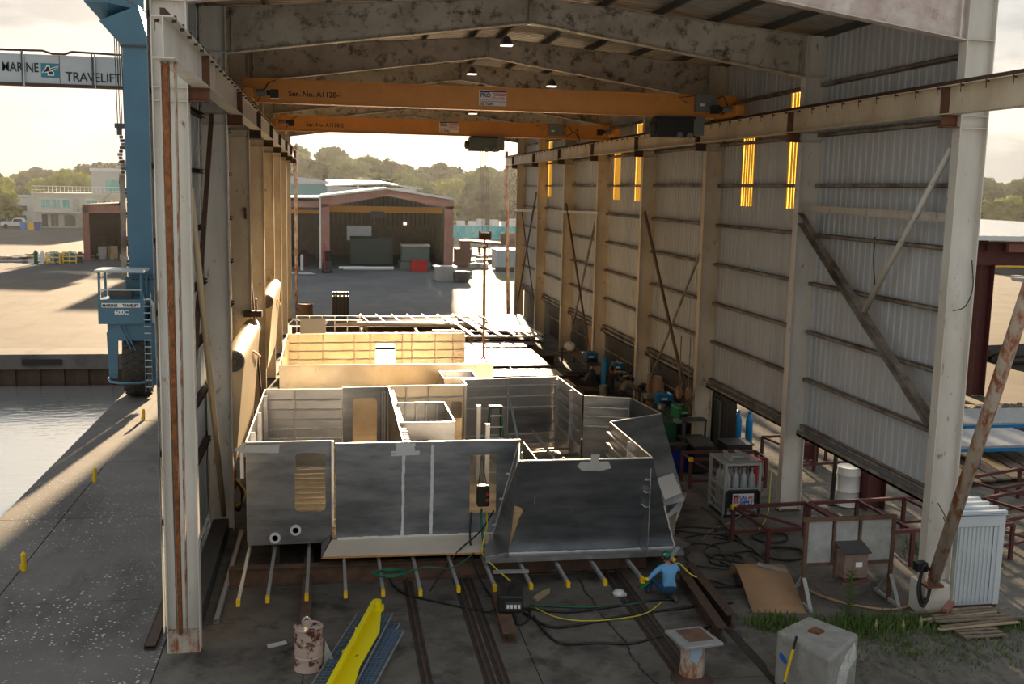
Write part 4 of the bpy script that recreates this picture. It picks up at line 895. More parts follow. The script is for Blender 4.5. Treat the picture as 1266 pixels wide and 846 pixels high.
c_ = thing('shipping_container', 'dark green-grey container parked inside the far workshop', 'container', (7.7, 109, 0)); obj('container_body', MB().box(5.2, 106, .1, 10.2, 112, 3.2), 'machine_green', c_)
for k in range(16): obj('rib', MB().box(5.25 + k * .31, 105.9, .2, 5.4 + k * .31, 106, 3.1), 'machine_green', c_)
c_ = thing('storage_tank', 'green-grey tank unit with pale top edge inside the far workshop', 'tank', (12.5, 102, 0)); obj('tank_body', MB().box(10.9, 101, .8, 14.2, 104, 2.7), 'machine_green', c_, bev=.1); obj('tank_rim', MB().box(10.85, 100.9, 2.6, 14.25, 104.1, 2.75), 'galv', c_); obj('skid', MB().box(10.7, 100.8, 0, 14.3, 104.2, .8), 'machine_green', c_)
solo('red_bin', MB().box(11.7, 97, 0, 13.5, 98.2, 1.15).box(11.65, 96.95, 1.1, 13.55, 98.25, 1.2), 'red_paint', 'red steel bin at the mouth of the far workshop', 'bin', (12.6, 97.6, 0))
solo('white_pipe', MB().tube([(4.2, 97.8, .22), (9.8, 98.3, .22)], .22, 10).tube([(3.7, 98.6, .2), (6.5, 98.9, .2)], .2, 8), 'white_paint', 'long white pipes lying before the far workshop', 'pipe', (7, 98, 0))
solo('forklift', MB().box(1.9, 94, .3, 2.9, 96, 1.2, 'dark_grey').box(2.0, 94.5, 1.2, 2.8, 95.6, 2.3, 'black').lathe((1.85, 94.4, .35), [(.35, 0), (.35, .2)], 12, 'tyre', 'X').lathe((2.75, 94.4, .35), [(.35, 0), (.35, .2)], 12, 'tyre', 'X').box(2.1, 93.7, .1, 2.2, 93.9, 3.2, 'red_paint'), 'dark_grey', 'small dark forklift at the left post of the far workshop', 'forklift', (2.4, 95, 0))
solo('rolled_pipe', MB().tube([(-2.5, 93, .12), (-.3, 92, .12), (.9, 92, .12)], .12, 8).tube([(-2.5, 92, .1), (0, 91, .1), (1.2, 91, .1)], .1, 8), 'galv', 'bent pale pipes on the ground left of the far workshop', 'pipe', (-.5, 92, 0))
A_ = thing('workshop_annex', 'open side bay left of the far workshop with a teal building behind it', 'building', (-5, 101, 0))
obj('gable_frame', MB().box(-12, 100, 6.9, 1.5, 100.3, 7.6), 'shed_pink', A_); obj('roof', MB().plate([(-12, 99.8, 7.7), (1.6, 99.8, 8.0), (1.6, 126, 8.0), (-12, 126, 7.7)], .1), 'roof_pale', A_)
obj('crane_girder', MB().box(-12, 104, 6.1, 1.5, 104.4, 6.5), 'crane_yellow', A_); obj('wall', MB().box(-12, 125.9, 0, 1.6, 126, 7.8), 'shed_sheet', A_)
for k in range(6): obj('post', MB().box(-9 + k * 2, 112, 0, -8.8 + k * 2, 112.2, 7), 'shed_sheet', A_)
solo('white_gas_bottle', MB().lathe((-.35, 97.5, 0), [(.16, 0), (.16, 1.5), (.06, 1.75)], 10), 'white_paint', 'white gas bottle standing in the side bay of the far workshop', 'gas bottle', (-.35, 97.5, 0))
for k in range(10):
    x = -8 + k * .85; solo('machine_part', MB().cbox(x, 104 + random.random() * 4, 0, random.uniform(.5, 1.2), 1, random.uniform(1.2, 3.2)).cbox(x + .2, 103.4, 0, .3, .3, 1.1).tube([(x, 103.5, 1.0), (x + .6, 103.6, 1.6)], .1, 6), ['dark_grey', 'red_primer', 'dark_rust', 'machine_green'][k % 4], 'dark machinery stored in the side bay of the far workshop', 'machine', (x, 104, 0), 'machines in the side bay')
t_ = thing('teal_shed', 'teal metal shed roof showing above the side bay', 'building', (-6, 140, 0)); obj('wall', MB().box(-14, 138, 0, 2.5, 150, 9.6), 'roof_teal', t_); obj('roof', MB().plate([(-14.2, 137.8, 9.9), (-3, 137.8, 10.7), (2.7, 137.8, 10.0), (2.7, 137.8, 9.6), (-14.2, 137.8, 9.6)], .4), 'roof_pale', t_)
t_ = thing('pale_roof_shed', 'long pale blue metal roof behind the pink workshop', 'building', (8, 140, 0)); obj('wall', MB().box(2.4, 132, 0, 15, 150, 9.2), 'roof_pale', t_); obj('roof', MB().plate([(2.2, 131.8, 9.3), (10.5, 131.8, 9.8), (10.5, 150, 10.2), (2.2, 150, 10.2)], .2).plate([(10.5, 131.8, 9.8), (16.0, 131.8, 9.2), (16, 150, 9.2), (10.5, 150, 10.2)], .2), 'roof_pale', t_)
solo('roof_vent', MB().tube([(9.6, 134, 9.7), (9.6, 134, 11.2)], .08, 6).cbox(9.6, 134, 10.3, .5, .3, .2), 'dark_grey', 'thin vent mast on the pale blue roof', 'vent', (9.6, 134, 9.6))
t_ = thing('oil_drum', 'squat brown drum behind the rear end of the aluminium deck', 'drum', (.95, 55.6, 0)); obj('drum_body', MB().lathe((.95, 55.6, 0), [(.52, 0), (.54, .05), (.52, .1), (.52, .8), (.54, .85), (.5, .9), (.44, .86), (0.01, .86)], 20), 'brown_beam', t_, smooth=2)
t_ = thing('bottle_rack', 'black frame rack standing behind the rear end of the aluminium deck', 'rack', (3.4, 54.6, 0))
for k in range(5): obj('rack_bar', MB().box(2.9 + k * .24, 54.3, 0, 2.98 + k * .24, 54.4, 1.9), 'black', t_)
obj('rack_panel', MB().box(2.85, 54.4, .1, 4.0, 54.9, 1.55).box(2.85, 54.25, 1.7, 4.0, 54.9, 1.85), 'dark_grey', t_)
for k in range(3): obj('lettering_panel', MB().box(2.98 + k * .3, 54.24, 1.55, 3.2 + k * .3, 54.27, 1.66), 'galv', t_)
t_ = thing('waste_skip', 'grey-green waste skip at the right corner of the far workshop', 'skip', (14.2, 85.2, 0)); obj('skip_body', MB().plate([(13.3, 84.6, 0), (15.1, 84.6, 0), (15.3, 84.6, 1.5), (13.1, 84.6, 1.5)], .1).box(13.2, 84.6, .1, 15.2, 86.5, 1.4).box(13.05, 84.5, 1.4, 15.35, 86.6, 1.5), 'cyl_grey', t_)
for k in range(4): obj('skip_rib', MB().box(13.4 + k * .5, 84.45, .1, 13.5 + k * .5, 84.6, 1.4), 'cyl_grey', t_)
t_ = thing('plastic_tub', 'dark blue-grey tub on the grass right of the waste skip', 'tub', (15.7, 83.5, 0)); obj('tub_body', MB().lathe((15.7, 83.5, 0), [(.7, 0), (.85, .5), (.85, 1.0), (.9, 1.05), (.8, 1.1)], 14), 'dark_grey', t_, smooth=2)
solo('grass_strip', MB().box(16.9, 82, -.02, 22, 92, .03), 'grass_leaf', 'strip of short green grass right of the far workshop', 'grass', (19, 87, 0), kind='stuff')
t_ = thing('flatbed_trailer', 'brown flatbed trailer parked in the yard beyond the hall', 'trailer', (25, 134, 0))
obj('bed', MB().plate([(21.5, 133, 1.7), (27.5, 130, 1.4), (28.5, 133, 1.4), (23, 137, 1.7)], .35), 'brown_beam', t_); obj('headboard', MB().box(27.2, 130, 1.3, 29.5, 130.2, 3.1).box(27.7, 129.9, 1.7, 29.0, 130.3, 2.7), 'brown_beam', t_)
for x in (23, 24.3, 26.8): obj('wheel', MB().lathe((x, 132.5, .5), [(.5, 0), (.5, .3)], 14, None, 'X'), 'tyre', t_)
t_ = thing('blue_dumpster', 'pale blue open container in the yard beside the far right post', 'container', (22.8, 99, 0)); obj('container_body', MB().box(21.6, 98, .2, 24.4, 102, 2.4).box(21.5, 97.9, 2.3, 24.5, 102.1, 2.5), 'blue_print' if 0 else 'lift_blue_pale', t_); obj('skid', MB().box(21.4, 97.6, 0, 24.6, 98.0, .5), 'dark_grey', t_)
for k in range(5): obj('rib', MB().box(21.8 + k * .6, 97.9, .3, 21.9 + k * .6, 98, 2.3), 'lift_blue_pale', t_)
solo('crane_engine', MB().box(17.6, 104, .3, 19.4, 106.5, 2.2).box(18.1, 103.5, 2.2, 19.2, 105, 3.2).box(17.4, 103.8, .1, 19.8, 104.2, .6), 'red_primer', 'dark red engine unit by the right wall of the far workshop', 'machine', (18.5, 105, 0))
for k in range(12):
    x, y = random.uniform(18.5, 22.5), random.uniform(100, 118); solo('scrap_part', MB().cbox(x, y, 0, random.uniform(.4, 1.6), random.uniform(.5, 2), random.uniform(.3, 1.0), None, random.random() * 3).cbox(x + .5, y + .3, 0, .4, .9, .5, None, random.random() * 3), random.choice(['dark_rust', 'galv', 'dark_grey', 'wood_pale']), 'scrap part strewn in the yard right of the far workshop', 'scrap', (x, y, 0), 'scrap in the yard right of the workshop')
fc = thing('tarp_fence', 'long bright turquoise tarpaulin fence across the far yard', 'fence', (33, 180, 0))
for k in range(14): obj('tarp_panel', MB().box(24 + k * 1.5, 180 + .15 * (k % 2), -.02, 25.45 + k * 1.5, 180.1 + .15 * (k % 2), 2.3), 'tarp_teal', fc)
for k in range(9):
    x = 25 + k * 2.3; y = 196 + random.uniform(-3, 3); b_ = thing('motor_boat', 'white motor boat behind the turquoise fence, %s from the left' % ORD[k], 'boat', (x, y, 0), 'boats behind the fence')
    obj('hull', MB().plate([(x - 2, y, 1.6), (x + 2.2, y, 2.0), (x + 1.5, y, .6), (x - 1.8, y, .6)], 1.8), 'white_paint', b_); obj('cabin', MB().cbox(x - .3, y, 1.8, 1.6, 1.5, 1.0 + .5 * random.random()), 'white_print', b_); obj('trailer', MB().cbox(x, y, .1, 3, .6, .4), 'dark_grey', b_)

# left: office building, sheds, clutter
O_ = thing('office_building', 'cream two-storey office with teal windows and outside stairs before the woods', 'building', (-45, 200, 0))
obj('wall', MB().box(-54.6, 200, -.2, -34, 214, 6.4), 'bldg_cream', O_)
obj('roof_slab', MB().box(-54.9, 199.7, 6.4, -33.8, 214.2, 6.9), 'bldg_cream', O_)
rl = MB(); rl.box(-54.8, 199.9, 8.1, -34, 200, 8.2)
for k in range(28): rl.box(-54.8 + k * .75, 199.9, 6.9, -54.72 + k * .75, 200, 8.1)
rl.box(-54.8, 199.95, 7.4, -34, 200, 7.45); obj('roof_railing', rl, 'white_print', O_)
def win(x0, x1, z0, z1, m='glass_teal'):
    w_ = obj('window', MB().box(x0 - .1, 199.85, z0 - .1, x1 + .1, 199.98, z1 + .1), 'white_print', O_); n = max(1, round((x1 - x0) / .9)); 
    for k in range(n): a = x0 + (x1 - x0) * k / n; obj('pane', MB().box(a + .04, 199.78, z0, a + (x1 - x0) / n - .04, 199.86, z1), m, w_)
for a, b in ((-53.2, -51.4), (-51.0, -49.6), (-49.2, -47.8), (-44.8, -42.6), (-41.8, -40.0)): win(a, b, 4.0, 5.6)
for a, b, m in ((-53.2, -52.0, 'window_dark'), (-51.5, -50.0, 'machine_green'), (-49.0, -46.8, 'machine_green'), (-44.4, -42.4, 'glass_teal'), (-41.4, -40.2, 'window_dark')): win(a, b, .3 if m != 'glass_teal' else 1.2, 2.6, m)
obj('door', MB().box(-47.2, 199.8, 3.1, -46.1, 200, 5.8), 'board_grey', O_)
bl = MB(); bl.box(-54.2, 198.2, 2.95, -37, 200, 3.15); bl.box(-47.5, 198.2, 4.0, -38, 198.3, 4.08)
for k in range(14): bl.box(-47.4 + k * .7, 198.2, 3.1, -47.34 + k * .7, 198.3, 4.0)
obj('balcony', bl, 'bldg_grey', O_)
for a, b in (((-47.4, 198, 3.1), (-43.0, 198, 0)), ((-44.0, 198.8, 3.2), (-40.0, 198.8, 7.0))):
    for dy in (0, .9): obj('stair_stringer', MB().bar((a[0], a[1] + dy, a[2]), (b[0], b[1] + dy, b[2]), .1, .3), 'bldg_grey', O_)
    obj('stair_rail', MB().bar((a[0], a[1], a[2] + 1), (b[0], b[1], b[2] + 1), .06, .08), 'bldg_grey', O_)
    for k in range(10): t = (k + .5) / 10; p = V(a).lerp(V(b), t); obj('step', MB().cbox(p.x, p.y + .45, p.z, .35, .9, .06), 'bldg_grey', O_)
G_ = thing('glass_office_block', 'grey office block with a wide teal window rising behind the cream office', 'building', (-38, 206, 6.4))
obj('wall', MB().box(-44.2, 203, 6.9, -30, 214, 11.3), 'bldg_grey', G_); obj('roof_slab', MB().box(-44.5, 202.7, 11.3, -30, 214, 11.9), 'white_paint', G_)
for k in range(5): obj('pane', MB().box(-41.6 + k * 1.3, 202.85, 7.2, -40.4 + k * 1.3, 203, 9.6), 'glass_teal', G_)
W_ = thing('white_warehouse', 'low white warehouse at the left edge behind the pickup truck', 'building', (-65, 215, 0)); obj('wall', MB().box(-90, 215, 0, -56, 225, 5.6), 'white_print', W_); obj('roof', MB().box(-90.3, 214.7, 5.5, -55.7, 225, 5.9), 'roof_pale', W_); obj('loading_door', MB().box(-66, 214.8, 0, -60, 215, 1.9), 'dark_grey', W_)
for k in range(3): obj('window', MB().box(-64 + k * 3, 214.85, 2.8, -62.8 + k * 3, 215, 3.9), 'window_dark', W_)
P_ = thing('pickup_truck', 'white pickup truck parked left of the cream office', 'truck', (-56, 195, 0))
obj('body', MB().box(-59.2, 194, .5, -53.6, 196, 1.25).plate([(-57.2, 195, 1.25), (-54.9, 195, 1.25), (-55.3, 195, 1.95), (-56.8, 195, 1.95)], 1.8), 'white_paint', P_, bev=.08); obj('side_window', MB().plate([(-57.0, 194.05, 1.3), (-55.1, 194.05, 1.3), (-55.4, 194.05, 1.85), (-56.7, 194.05, 1.85)], .04), 'truck_glass', P_)
for x in (-58.2, -54.6): obj('wheel', MB().lathe((x, 193.95, .42), [(.42, 0), (.42, .25)], 16, None, 'Y'), 'tyre', P_)
for x, c_, l in ((-52.6, 'yellow', 'yellow bin beside the cream office'), (-51.4, 'blue_barrel', 'dark blue bin beside the cream office'), (-53.9, 'blue_bright', 'blue crate beside the pickup truck')): solo('wheelie_bin', MB().cbox(x, 190, 0, 1.1, 1, 1.35).cbox(x, 190, 1.35, 1.2, 1.1, .1), c_, l, 'bin', (x, 190, 0))
R_ = thing('rusty_open_shed', 'dark rusty open-sided steel shed across the basin behind the hoist', 'building', (-20, 115, 0))
obj('roof', MB().plate([(-25.9, 110, 6.5), (-16.5, 110, 7.0), (-16.5, 128, 7.0), (-25.9, 128, 6.5)], .15), 'dark_rust', R_); obj('fascia', MB().box(-25.9, 109.9, 5.6, -16.5, 110.1, 6.5), 'rusty_red', R_)
obj('corner_post', MB().box(-25.9, 109.9, 0, -25.2, 110.2, 6.4), 'rusty_red', R_); obj('wall', MB().sheet((-25.9, 128, 0), (9.4, 0, 0), (0, 0, 6.6), (0, 1, 0), .6, .08), 'dark_rust', R_); obj('side_wall', MB().sheet((-25.8, 110, 0), (0, 18, 0), (0, 0, 6.5), (-1, 0, 0), .6, .08), 'dark_rust', R_)
for k in range(5): obj('inner_post', MB().box(-25 + k * 2, 118, 0, -24.8 + k * 2, 118.3, 6.5), 'red_primer', R_); obj('inner_rail', MB().box(-25.8, 118 + k * .01, 1.5 + k * 1.1, -16.5, 118.15, 1.6 + k * 1.1), 'dark_rust', R_)
for k in range(7): x = -24.5 + k * 1.1; solo('stored_crate', MB().cbox(x, 113 + random.random() * 3, 0, .9, .8, random.uniform(.5, 2.2), None, random.random()).cbox(x + .2, 112.3, 0, .4, .4, .6), random.choice(['wood_pale', 'galv', 'rusty_red', 'tape']), 'stored crate or pallet inside the rusty open shed', 'crate', (x, 113, 0), 'crates in the rusty shed')
for k in range(46):
    x = random.uniform(-34, -26.5); y = random.uniform(104, 118); 
    if k % 2: mb = MB().cbox(x, y, 0, random.uniform(1.2, 3.5), random.uniform(.2, .5), random.uniform(.1, .5), None, random.uniform(-.6, .6)).cbox(x + .3, y + .5, .0, random.uniform(.3, 1.5), .3, random.uniform(.2, .6), None, random.uniform(-.6, .6))
    else: mb = MB().tube([(x, y, .15), (x + random.uniform(1, 3), y + random.uniform(-1, 1), random.uniform(.15, .5))], .1, 6).cbox(x + 1, y, 0, .5, .5, .25)
    solo('scrap_metal', mb, random.choice(['galv', 'galv', 'dark_rust', 'dark_grey', 'tape', 'brown_beam']), 'piece of scrap metal in the heap on the far yard', 'scrap', (x, y, 0), 'scrap heap across the basin')
for i, (x, y) in enumerate([(-27.8, 104), (-26.4, 105.5)]):
    t_ = thing('yellow_crate_rack', ['yellow-railed rack before the rusty open shed, the left one', 'yellow-railed rack before the rusty open shed, the right one'][i], 'rack', (x, y, 0))
    for dx in (-.7, 0, .7): obj('rack_post', MB().box(x + dx - .06, y - .5, 0, x + dx + .06, y - .4, 1.3), 'yellow', t_)
    for z in (.2, .7, 1.2): obj('rack_rail', MB().box(x - .75, y - .52, z, x + .75, y - .42, z + .12), 'yellow', t_)
    solo('blue_barrel', MB().lathe((x, y, .2), [(.36, 0), (.4, .4), (.36, .9), (.1, 1.2)], 12).cbox(x + .5, y, .2, .4, .4, .9), 'blue_bright', ['blue barrel in the left yellow-railed rack', 'blue barrel in the right yellow-railed rack'][i], 'barrel', (x, y, .2))
for i, (x, c) in enumerate(((-29.6, 'green_dark'), (-28.9, 'white_paint'))): solo('gas_bottle', MB().lathe((x, 103.5, 0), [(.22, 0), (.22, 1.3), (.08, 1.55)], 10), c, ['dark green bottle left of the yellow-railed racks', 'white bottle left of the yellow-railed racks'][i], 'gas bottle', (x, 103.5, 0))
# right side
Q_ = thing('red_steel_portal', 'dark red steel portal building beyond the right wall with a pale roof edge', 'building', (33, 24, 0))
obj('post', MB().ibeam((33.1, 24.2, 0), (33.1, 24.2, 6.3), .75, .7, .03, None, (1, 0, 0)), 'red_primer', Q_); obj('post', MB().ibeam((33.1, 36, 0), (33.1, 36, 6.3), .5, .6, .03, None, (1, 0, 0)), 'red_primer', Q_)
obj('beam', MB().ibeam((32.3, 24.2, 6.8), (50, 24.2, 6.8), .5, 1.1, .04), 'red_primer', Q_); obj('beam', MB().ibeam((33.1, 24, 7.2), (33.1, 40, 7.2), .3, .6, .03), 'red_primer', Q_); obj('beam_patch', MB().box(34.0, 23.7, 6.9, 40, 23.95, 7.3), 'rusty_red', Q_)
obj('roof', MB().sheet((32.0, 23.3, 7.62), (20, 0, 0), (0, 38, .2), (0, 0, 1), .5, .05), 'roof_pale', Q_); obj('roof_edge', MB().box(32.0, 23.25, 7.45, 52, 23.35, 7.66), 'white_paint', Q_)
for i, (x, y) in enumerate([(24.2, 11.6), (27.6, 15.0)]):
    t_ = thing('blue_work_table', ['blue-legged steel work table right of the nearest right column', 'blue-legged steel work table farther out in the right yard'][i], 'table', (x, y, 0))
    obj('table_top', MB().box(x - 1.6, y - .4, .80, x + 3.6, y + 2.2, .88), 'galv', t_); obj('apron', MB().box(x - 1.6, y - .42, .68, x + 3.6, y - .38, .8), 'blue_bright', t_)
    for dx in (-1.5, .6, 3.4):
        for dy in (-.3, 2.1): obj('leg', MB().box(x + dx - .06, y + dy - .06, 0, x + dx + .06, y + dy + .06, .8), 'blue_bright', t_)
for k in range(14):
    x, y = 19.5 + (k % 7) * 1.3, 8.6 + (k // 7) * 1.9 + random.uniform(-.1, .1)
    pass
tb = thing('timber_platform', 'low platform of weathered timber planks beyond the white shed', 'platform', (26, 10.5, 0))
for k in range(16): obj('plank', MB().bar((21.5 + k * .62, 9.0 + .12 * k, .16), (22.1 + k * .62, 12.6 + .12 * k, .16 + random.uniform(0, .03)), .5, .06), random.choice(['wood_pale', 'wood']), tb)
for k in range(3): obj('bearer', MB().bar((21.4, 9.4 + k * 1.3, .06), (31.5, 11.3 + k * 1.3, .06), .14, .12), 'wood', tb)
tb = thing('timber_platform', 'second low timber platform beyond the blue-legged tables', 'platform', (32, 19, 0))
for k in range(18): obj('plank', MB().bar((28 + k * .6, 17.5, .2), (28.3 + k * .6, 21, .2), .5, .06), random.choice(['wood_pale', 'wood']), tb)
for k in range(9): solo('steel_offcut', MB().bar((28.5 + k * .7, 18.5, .35), (29.6 + k * .8, 19.5 + .2 * k, .38), .2, .12), random.choice(['dark_grey', 'dark_rust']), 'dark steel offcut on the far timber platform, %s from the left' % ORD[k], 'offcut', (28.5 + k * .7, 18.5, .3), 'offcuts on the timber platform')
def trestle(nm_lbl, x0, y0, x1, y1, h=.95, w=1.0, n=3, m='red_primer', cap=None):
    t_ = thing('steel_trestle', nm_lbl, 'trestle', (x0, y0, 0)); a, b = V((x0, y0, h)), V((x1, y1, h)); d = (b - a).normalized(); s = V((-d.y, d.x, 0)) * w
    for o in (V((0, 0, 0)), s): obj('top_rail', MB().bar(a + o, b + o, .09, .09), m, t_)
    for k in range(n):
        p = a.lerp(b, k / (n - 1)); obj('cross_rail', MB().bar(p, p + s, .07, .07), m, t_)
        for o in (V((0, 0, 0)), s): obj('leg', MB().bar(V((p.x, p.y, 0)) + o, p + o, .09, .09), m, t_)
        if k < n - 1:
            q = a.lerp(b, (k + 1) / (n - 1)); obj('diagonal', MB().bar(V((p.x, p.y, h)), V((q.x, q.y, .25)), .07, .07), m, t_); obj('low_rail', MB().bar(V((p.x, p.y, .25)), V((q.x, q.y, .25)), .07, .07), m, t_)
    if cap: obj('yellow_cap', MB().cbox(a.x, a.y, h - .05, .13, .13, .12), 'yellow', t_)
    return t_
trestle('dark red steel trestle under the right wall reaching behind the grey board stand', 13.35, 5.1, 15.5, 5.25, .95, -2.0, 2, cap=1)
trestle('dark red trestle crossing under the raised wall towards the nearest right column', 15.6, 5.25, 20.0, 5.5, .95, -2.6, 4)
trestle('dark red trestle right of the blue barrel, behind the gas bottle rack', 13.9, 10.1, 16.4, 10.0, .95, .9, 3, cap=1)
trestle('dark red trestle out in the gravel beyond the second right column', 17.6, 11.5, 20.2, 11.9, 1.0, 1.2, 3)
trestle('dark red trestle just beyond the white ribbed shed', 19.2, 2.9, 23.5, 4.4, .95, 1.6, 3)
trestle('dark red trestle farthest right beyond the white ribbed shed', 21.8, 6.0, 27, 7.8, .95, 1.2, 3)
for i, (x, y) in enumerate([(19.35, 13.2), (18.75, 7.55), (21.5, 14.6)]):
    solo('red_steel_stub', MB().ibeam((x, y, 0), (x, y, 1.75), .55, .6, .03, None, (1, 0, 0)), 'red_primer', ['dark red I-section stub standing in the gravel seen left of the second column', 'dark red I-section stub standing beside the white drum', 'dark red I-section stub farther out in the gravel'][i], 'steel stub', (x, y, 0))
t_ = thing('white_drum', 'white steel drum standing in the gravel under the raised right wall', 'drum', (18.15, 7.9, 0)); obj('drum_body', MB().lathe((18.15, 7.9, 0), [(.33, 0), (.36, .03), (.34, .06), (.34, .45), (.36, .48), (.34, .51), (.34, .95), (.36, .98), (.34, 1.2), (.36, 1.22), (.3, 1.2), (.01, 1.2)], 20), 'white_paint', t_, smooth=2)
solo('black_pole', MB().bar((17.7, 8.0, 0), (17.75, 8.0, 2.2), .09, .09).cbox(17.7, 8, 0, .3, .3, .02), 'black', 'thin black pole standing below the raised right wall', 'pole', (17.7, 8, 0))
t_ = thing('yellow_excavator', 'small yellow excavator far out on the right dirt yard', 'excavator', (88, 101, 0)); obj('body', MB().box(86.2, 100, .8, 90.5, 103, 2.6), 'yellow', t_, bev=.1); obj('tracks', MB().box(86, 99.8, 0, 90.8, 100.6, .8).box(86, 102.4, 0, 90.8, 103.2, .8), 'dark_grey', t_); obj('cab', MB().box(86.6, 100, 2.4, 88.2, 101.8, 3.6), 'truck_glass', t_)
for k in range(14): x, y = random.uniform(82, 100), random.uniform(90, 110); solo('scrap_part', MB().cbox(x, y, 0, random.uniform(1, 4), 1.2, random.uniform(.3, 1), None, random.random()).cbox(x, y + 1, 0, 1, 1, .5), random.choice(['dark_grey', 'dark_rust', 'galv']), 'scrap lying around the yellow excavator', 'scrap', (x, y, 0), 'scrap around the excavator')
st = thing('pipe_stack', 'stack of black pipes lying at the right edge of the dirt yard', 'pipes', (42, 34, 0))
for k in range(9): obj('pipe', MB().tube([(40.5, 32.5 + k * .45, .2 + .25 * (k % 2)), (50, 34.5 + k * .45, .2 + .25 * (k % 2))], .17, 8), 'dark_grey', st)
t_ = thing('concrete_wall_piece', 'mossy concrete wall piece standing before the right-hand woods', 'wall piece', (150, 200, 0)); obj('slab', MB().box(146, 200, 0, 156, 201, 4.6), 'concrete_block', t_)
for k in range(4): obj('rib', MB().box(146.2 + k * 3, 199.6, 0, 146.8 + k * 3, 200, 4.9), 'concrete_block', t_)
t_ = thing('white_silo', 'small white domed tank at the edge of the right-hand woods', 'tank', (141.5, 200, 0)); obj('tank_body', MB().lathe((141.5, 200, 0), [(1.4, 0), (1.4, 4.2), (1.2, 5), (.6, 5.5), (.01, 5.6)], 16), 'white_paint', t_, smooth=2)

# added canopy, mostly out of view; its slats stripe the gravel with sun and shade
cn_ = thing('shade_canopy', 'added slatted canopy, mostly out of view, shading the gravel beside the hall', 'canopy', (25, 40, 7.5))
for k in range(12): obj('shade_slat', MB().box(18.4 + k * 1.15, 23.6, 7.5, 19.25 + k * 1.15, 61, 7.56), 'roof_pale', cn_)
for y in (24.2, 36, 48, 60): obj('shade_beam', MB().ibeam((18.4, y, 7.3), (33, y, 7.3), .3, .4), 'red_primer', cn_)
for y in (24.2, 36, 48, 60):
    for x in (18.6, 25.8): obj('canopy_post', MB().ibeam((x, y, 0), (x, y, 7.1), .4, .4, .03, None, (1, 0, 0)), 'red_primer', cn_)
# ---- trees
def leafmesh(nm, nblob, R, H_, seed, m, nl=150, ls=.5):
    rnd = random.Random(seed); vs = []; fs = []
    for b in range(nblob):
        t = (b + .5) / nblob; a = rnd.uniform(0, 2 * PI); rr = R * rnd.uniform(.15, .75) * (1.1 - .55 * t); c = V((rr * math.cos(a), rr * math.sin(a), H_ * (.28 + .66 * t))); br = R * rnd.uniform(.34, .52)
        for l in range(nl):
            d = V((rnd.gauss(0, 1), rnd.gauss(0, 1), rnd.gauss(0, 1))).normalized(); p = c + V((d.x, d.y, d.z * .75)) * br * rnd.uniform(.72, 1.05)
            u = V((rnd.gauss(0, 1), rnd.gauss(0, 1), rnd.gauss(0, 1))).normalized(); n = (d + u * .7).normalized(); a1 = n.orthogonal().normalized() * ls * rnd.uniform(.6, 1.2); b1 = n.cross(a1).normalized() * ls * rnd.uniform(.5, 1)
            k = len(vs); vs += [p - a1, p - b1 * .7, p + a1, p + b1]; fs.append((k, k + 1, k + 2, k + 3))
    mb = MB(); mb.v = [tuple(v) for v in vs]; mb.f = fs; mb.m = [0] * len(fs); return mb
protos = []
def tree_proto(nb, R, H_, seed, m, desc, nl=230, ls=.62):
    t_ = thing('broadleaf_tree', desc, 'tree', (0, 0, 0), 'trees of the far woods')
    tr = MB().tube([(0, 0, 0), (.1, 0, H_ * .3), (0, .1, H_ * .6)], [R * .07, R * .05, R * .02], 8); 
    for k in range(4): a = k * 1.6; tr.tube([(0, 0, H_ * .3), (R * .4 * math.cos(a), R * .4 * math.sin(a), H_ * .62)], [R * .03, R * .01], 6)
    obj('trunk', tr, 'barkm', t_); obj('foliage', leafmesh('f', nb, R, H_, seed, m, nl, ls), m, t_, kind='stuff'); return t_
spec = [(20, 5.2, 13, 1, 'leaf0', 'dark green crown'), (18, 5.7, 12, 2, 'leaf1', 'mid green rounded crown'), (13, 4.6, 10, 3, 'leaf2', 'yellow-green crown'), (22, 5.2, 15, 4, 'leaf3', 'tall dark crown'), (12, 5.2, 10.5, 5, 'leaf4', 'olive loose crown')]
for s_ in spec: protos.append(tree_proto(s_[0], s_[1], s_[2], s_[3], s_[4], ''))
used = set()
cnt = {}
def plant(k, x, y, h, where, row_n='front'):
    base = spec[k]; s = h / base[2]; cnt[(row_n, where)] = cnt.get((row_n, where), 0) + 1; lab = 'tree with %s, %s from left in %s row %s' % (base[5], ORD[min(19, cnt[(row_n, where)] - 1)] if cnt[(row_n, where)] < 21 else '%dth' % cnt[(row_n, where)], row_n, where)
    if k not in used: o = protos[k]; used.add(k); o.location = (x, y, 0); o['label'] = lab; o.rotation_euler[2] = random.random() * 6; o.scale = (s * 1.05, s * 1.05, s)
    else: o = dup(protos[k], (x, y, 0), lab, random.random() * 6, (s * random.uniform(.95, 1.3), s * random.uniform(.95, 1.3), s))
    o['group'] = 'trees ' + where
rt = random.Random(11)
for row, (y0, hh) in enumerate(((205, 11.5), (222, 14), (240, 16.5))):       # behind the far workshop
    x = -12
    while x < 75:
        k = rt.choice([0, 1, 4, 2] if row == 0 else [0, 3, 3, 1] if row == 2 else [0, 1, 3, 4])
        hloc = hh * rt.uniform(.82, 1.06) * (1.03 if x < 18 else .93); plant(k, x + rt.uniform(-1.5, 1.5), y0 + rt.uniform(-4, 4), hloc, 'behind the far workshop', ['front', 'middle', 'rear'][row]); x += rt.uniform(4.6, 6.4)
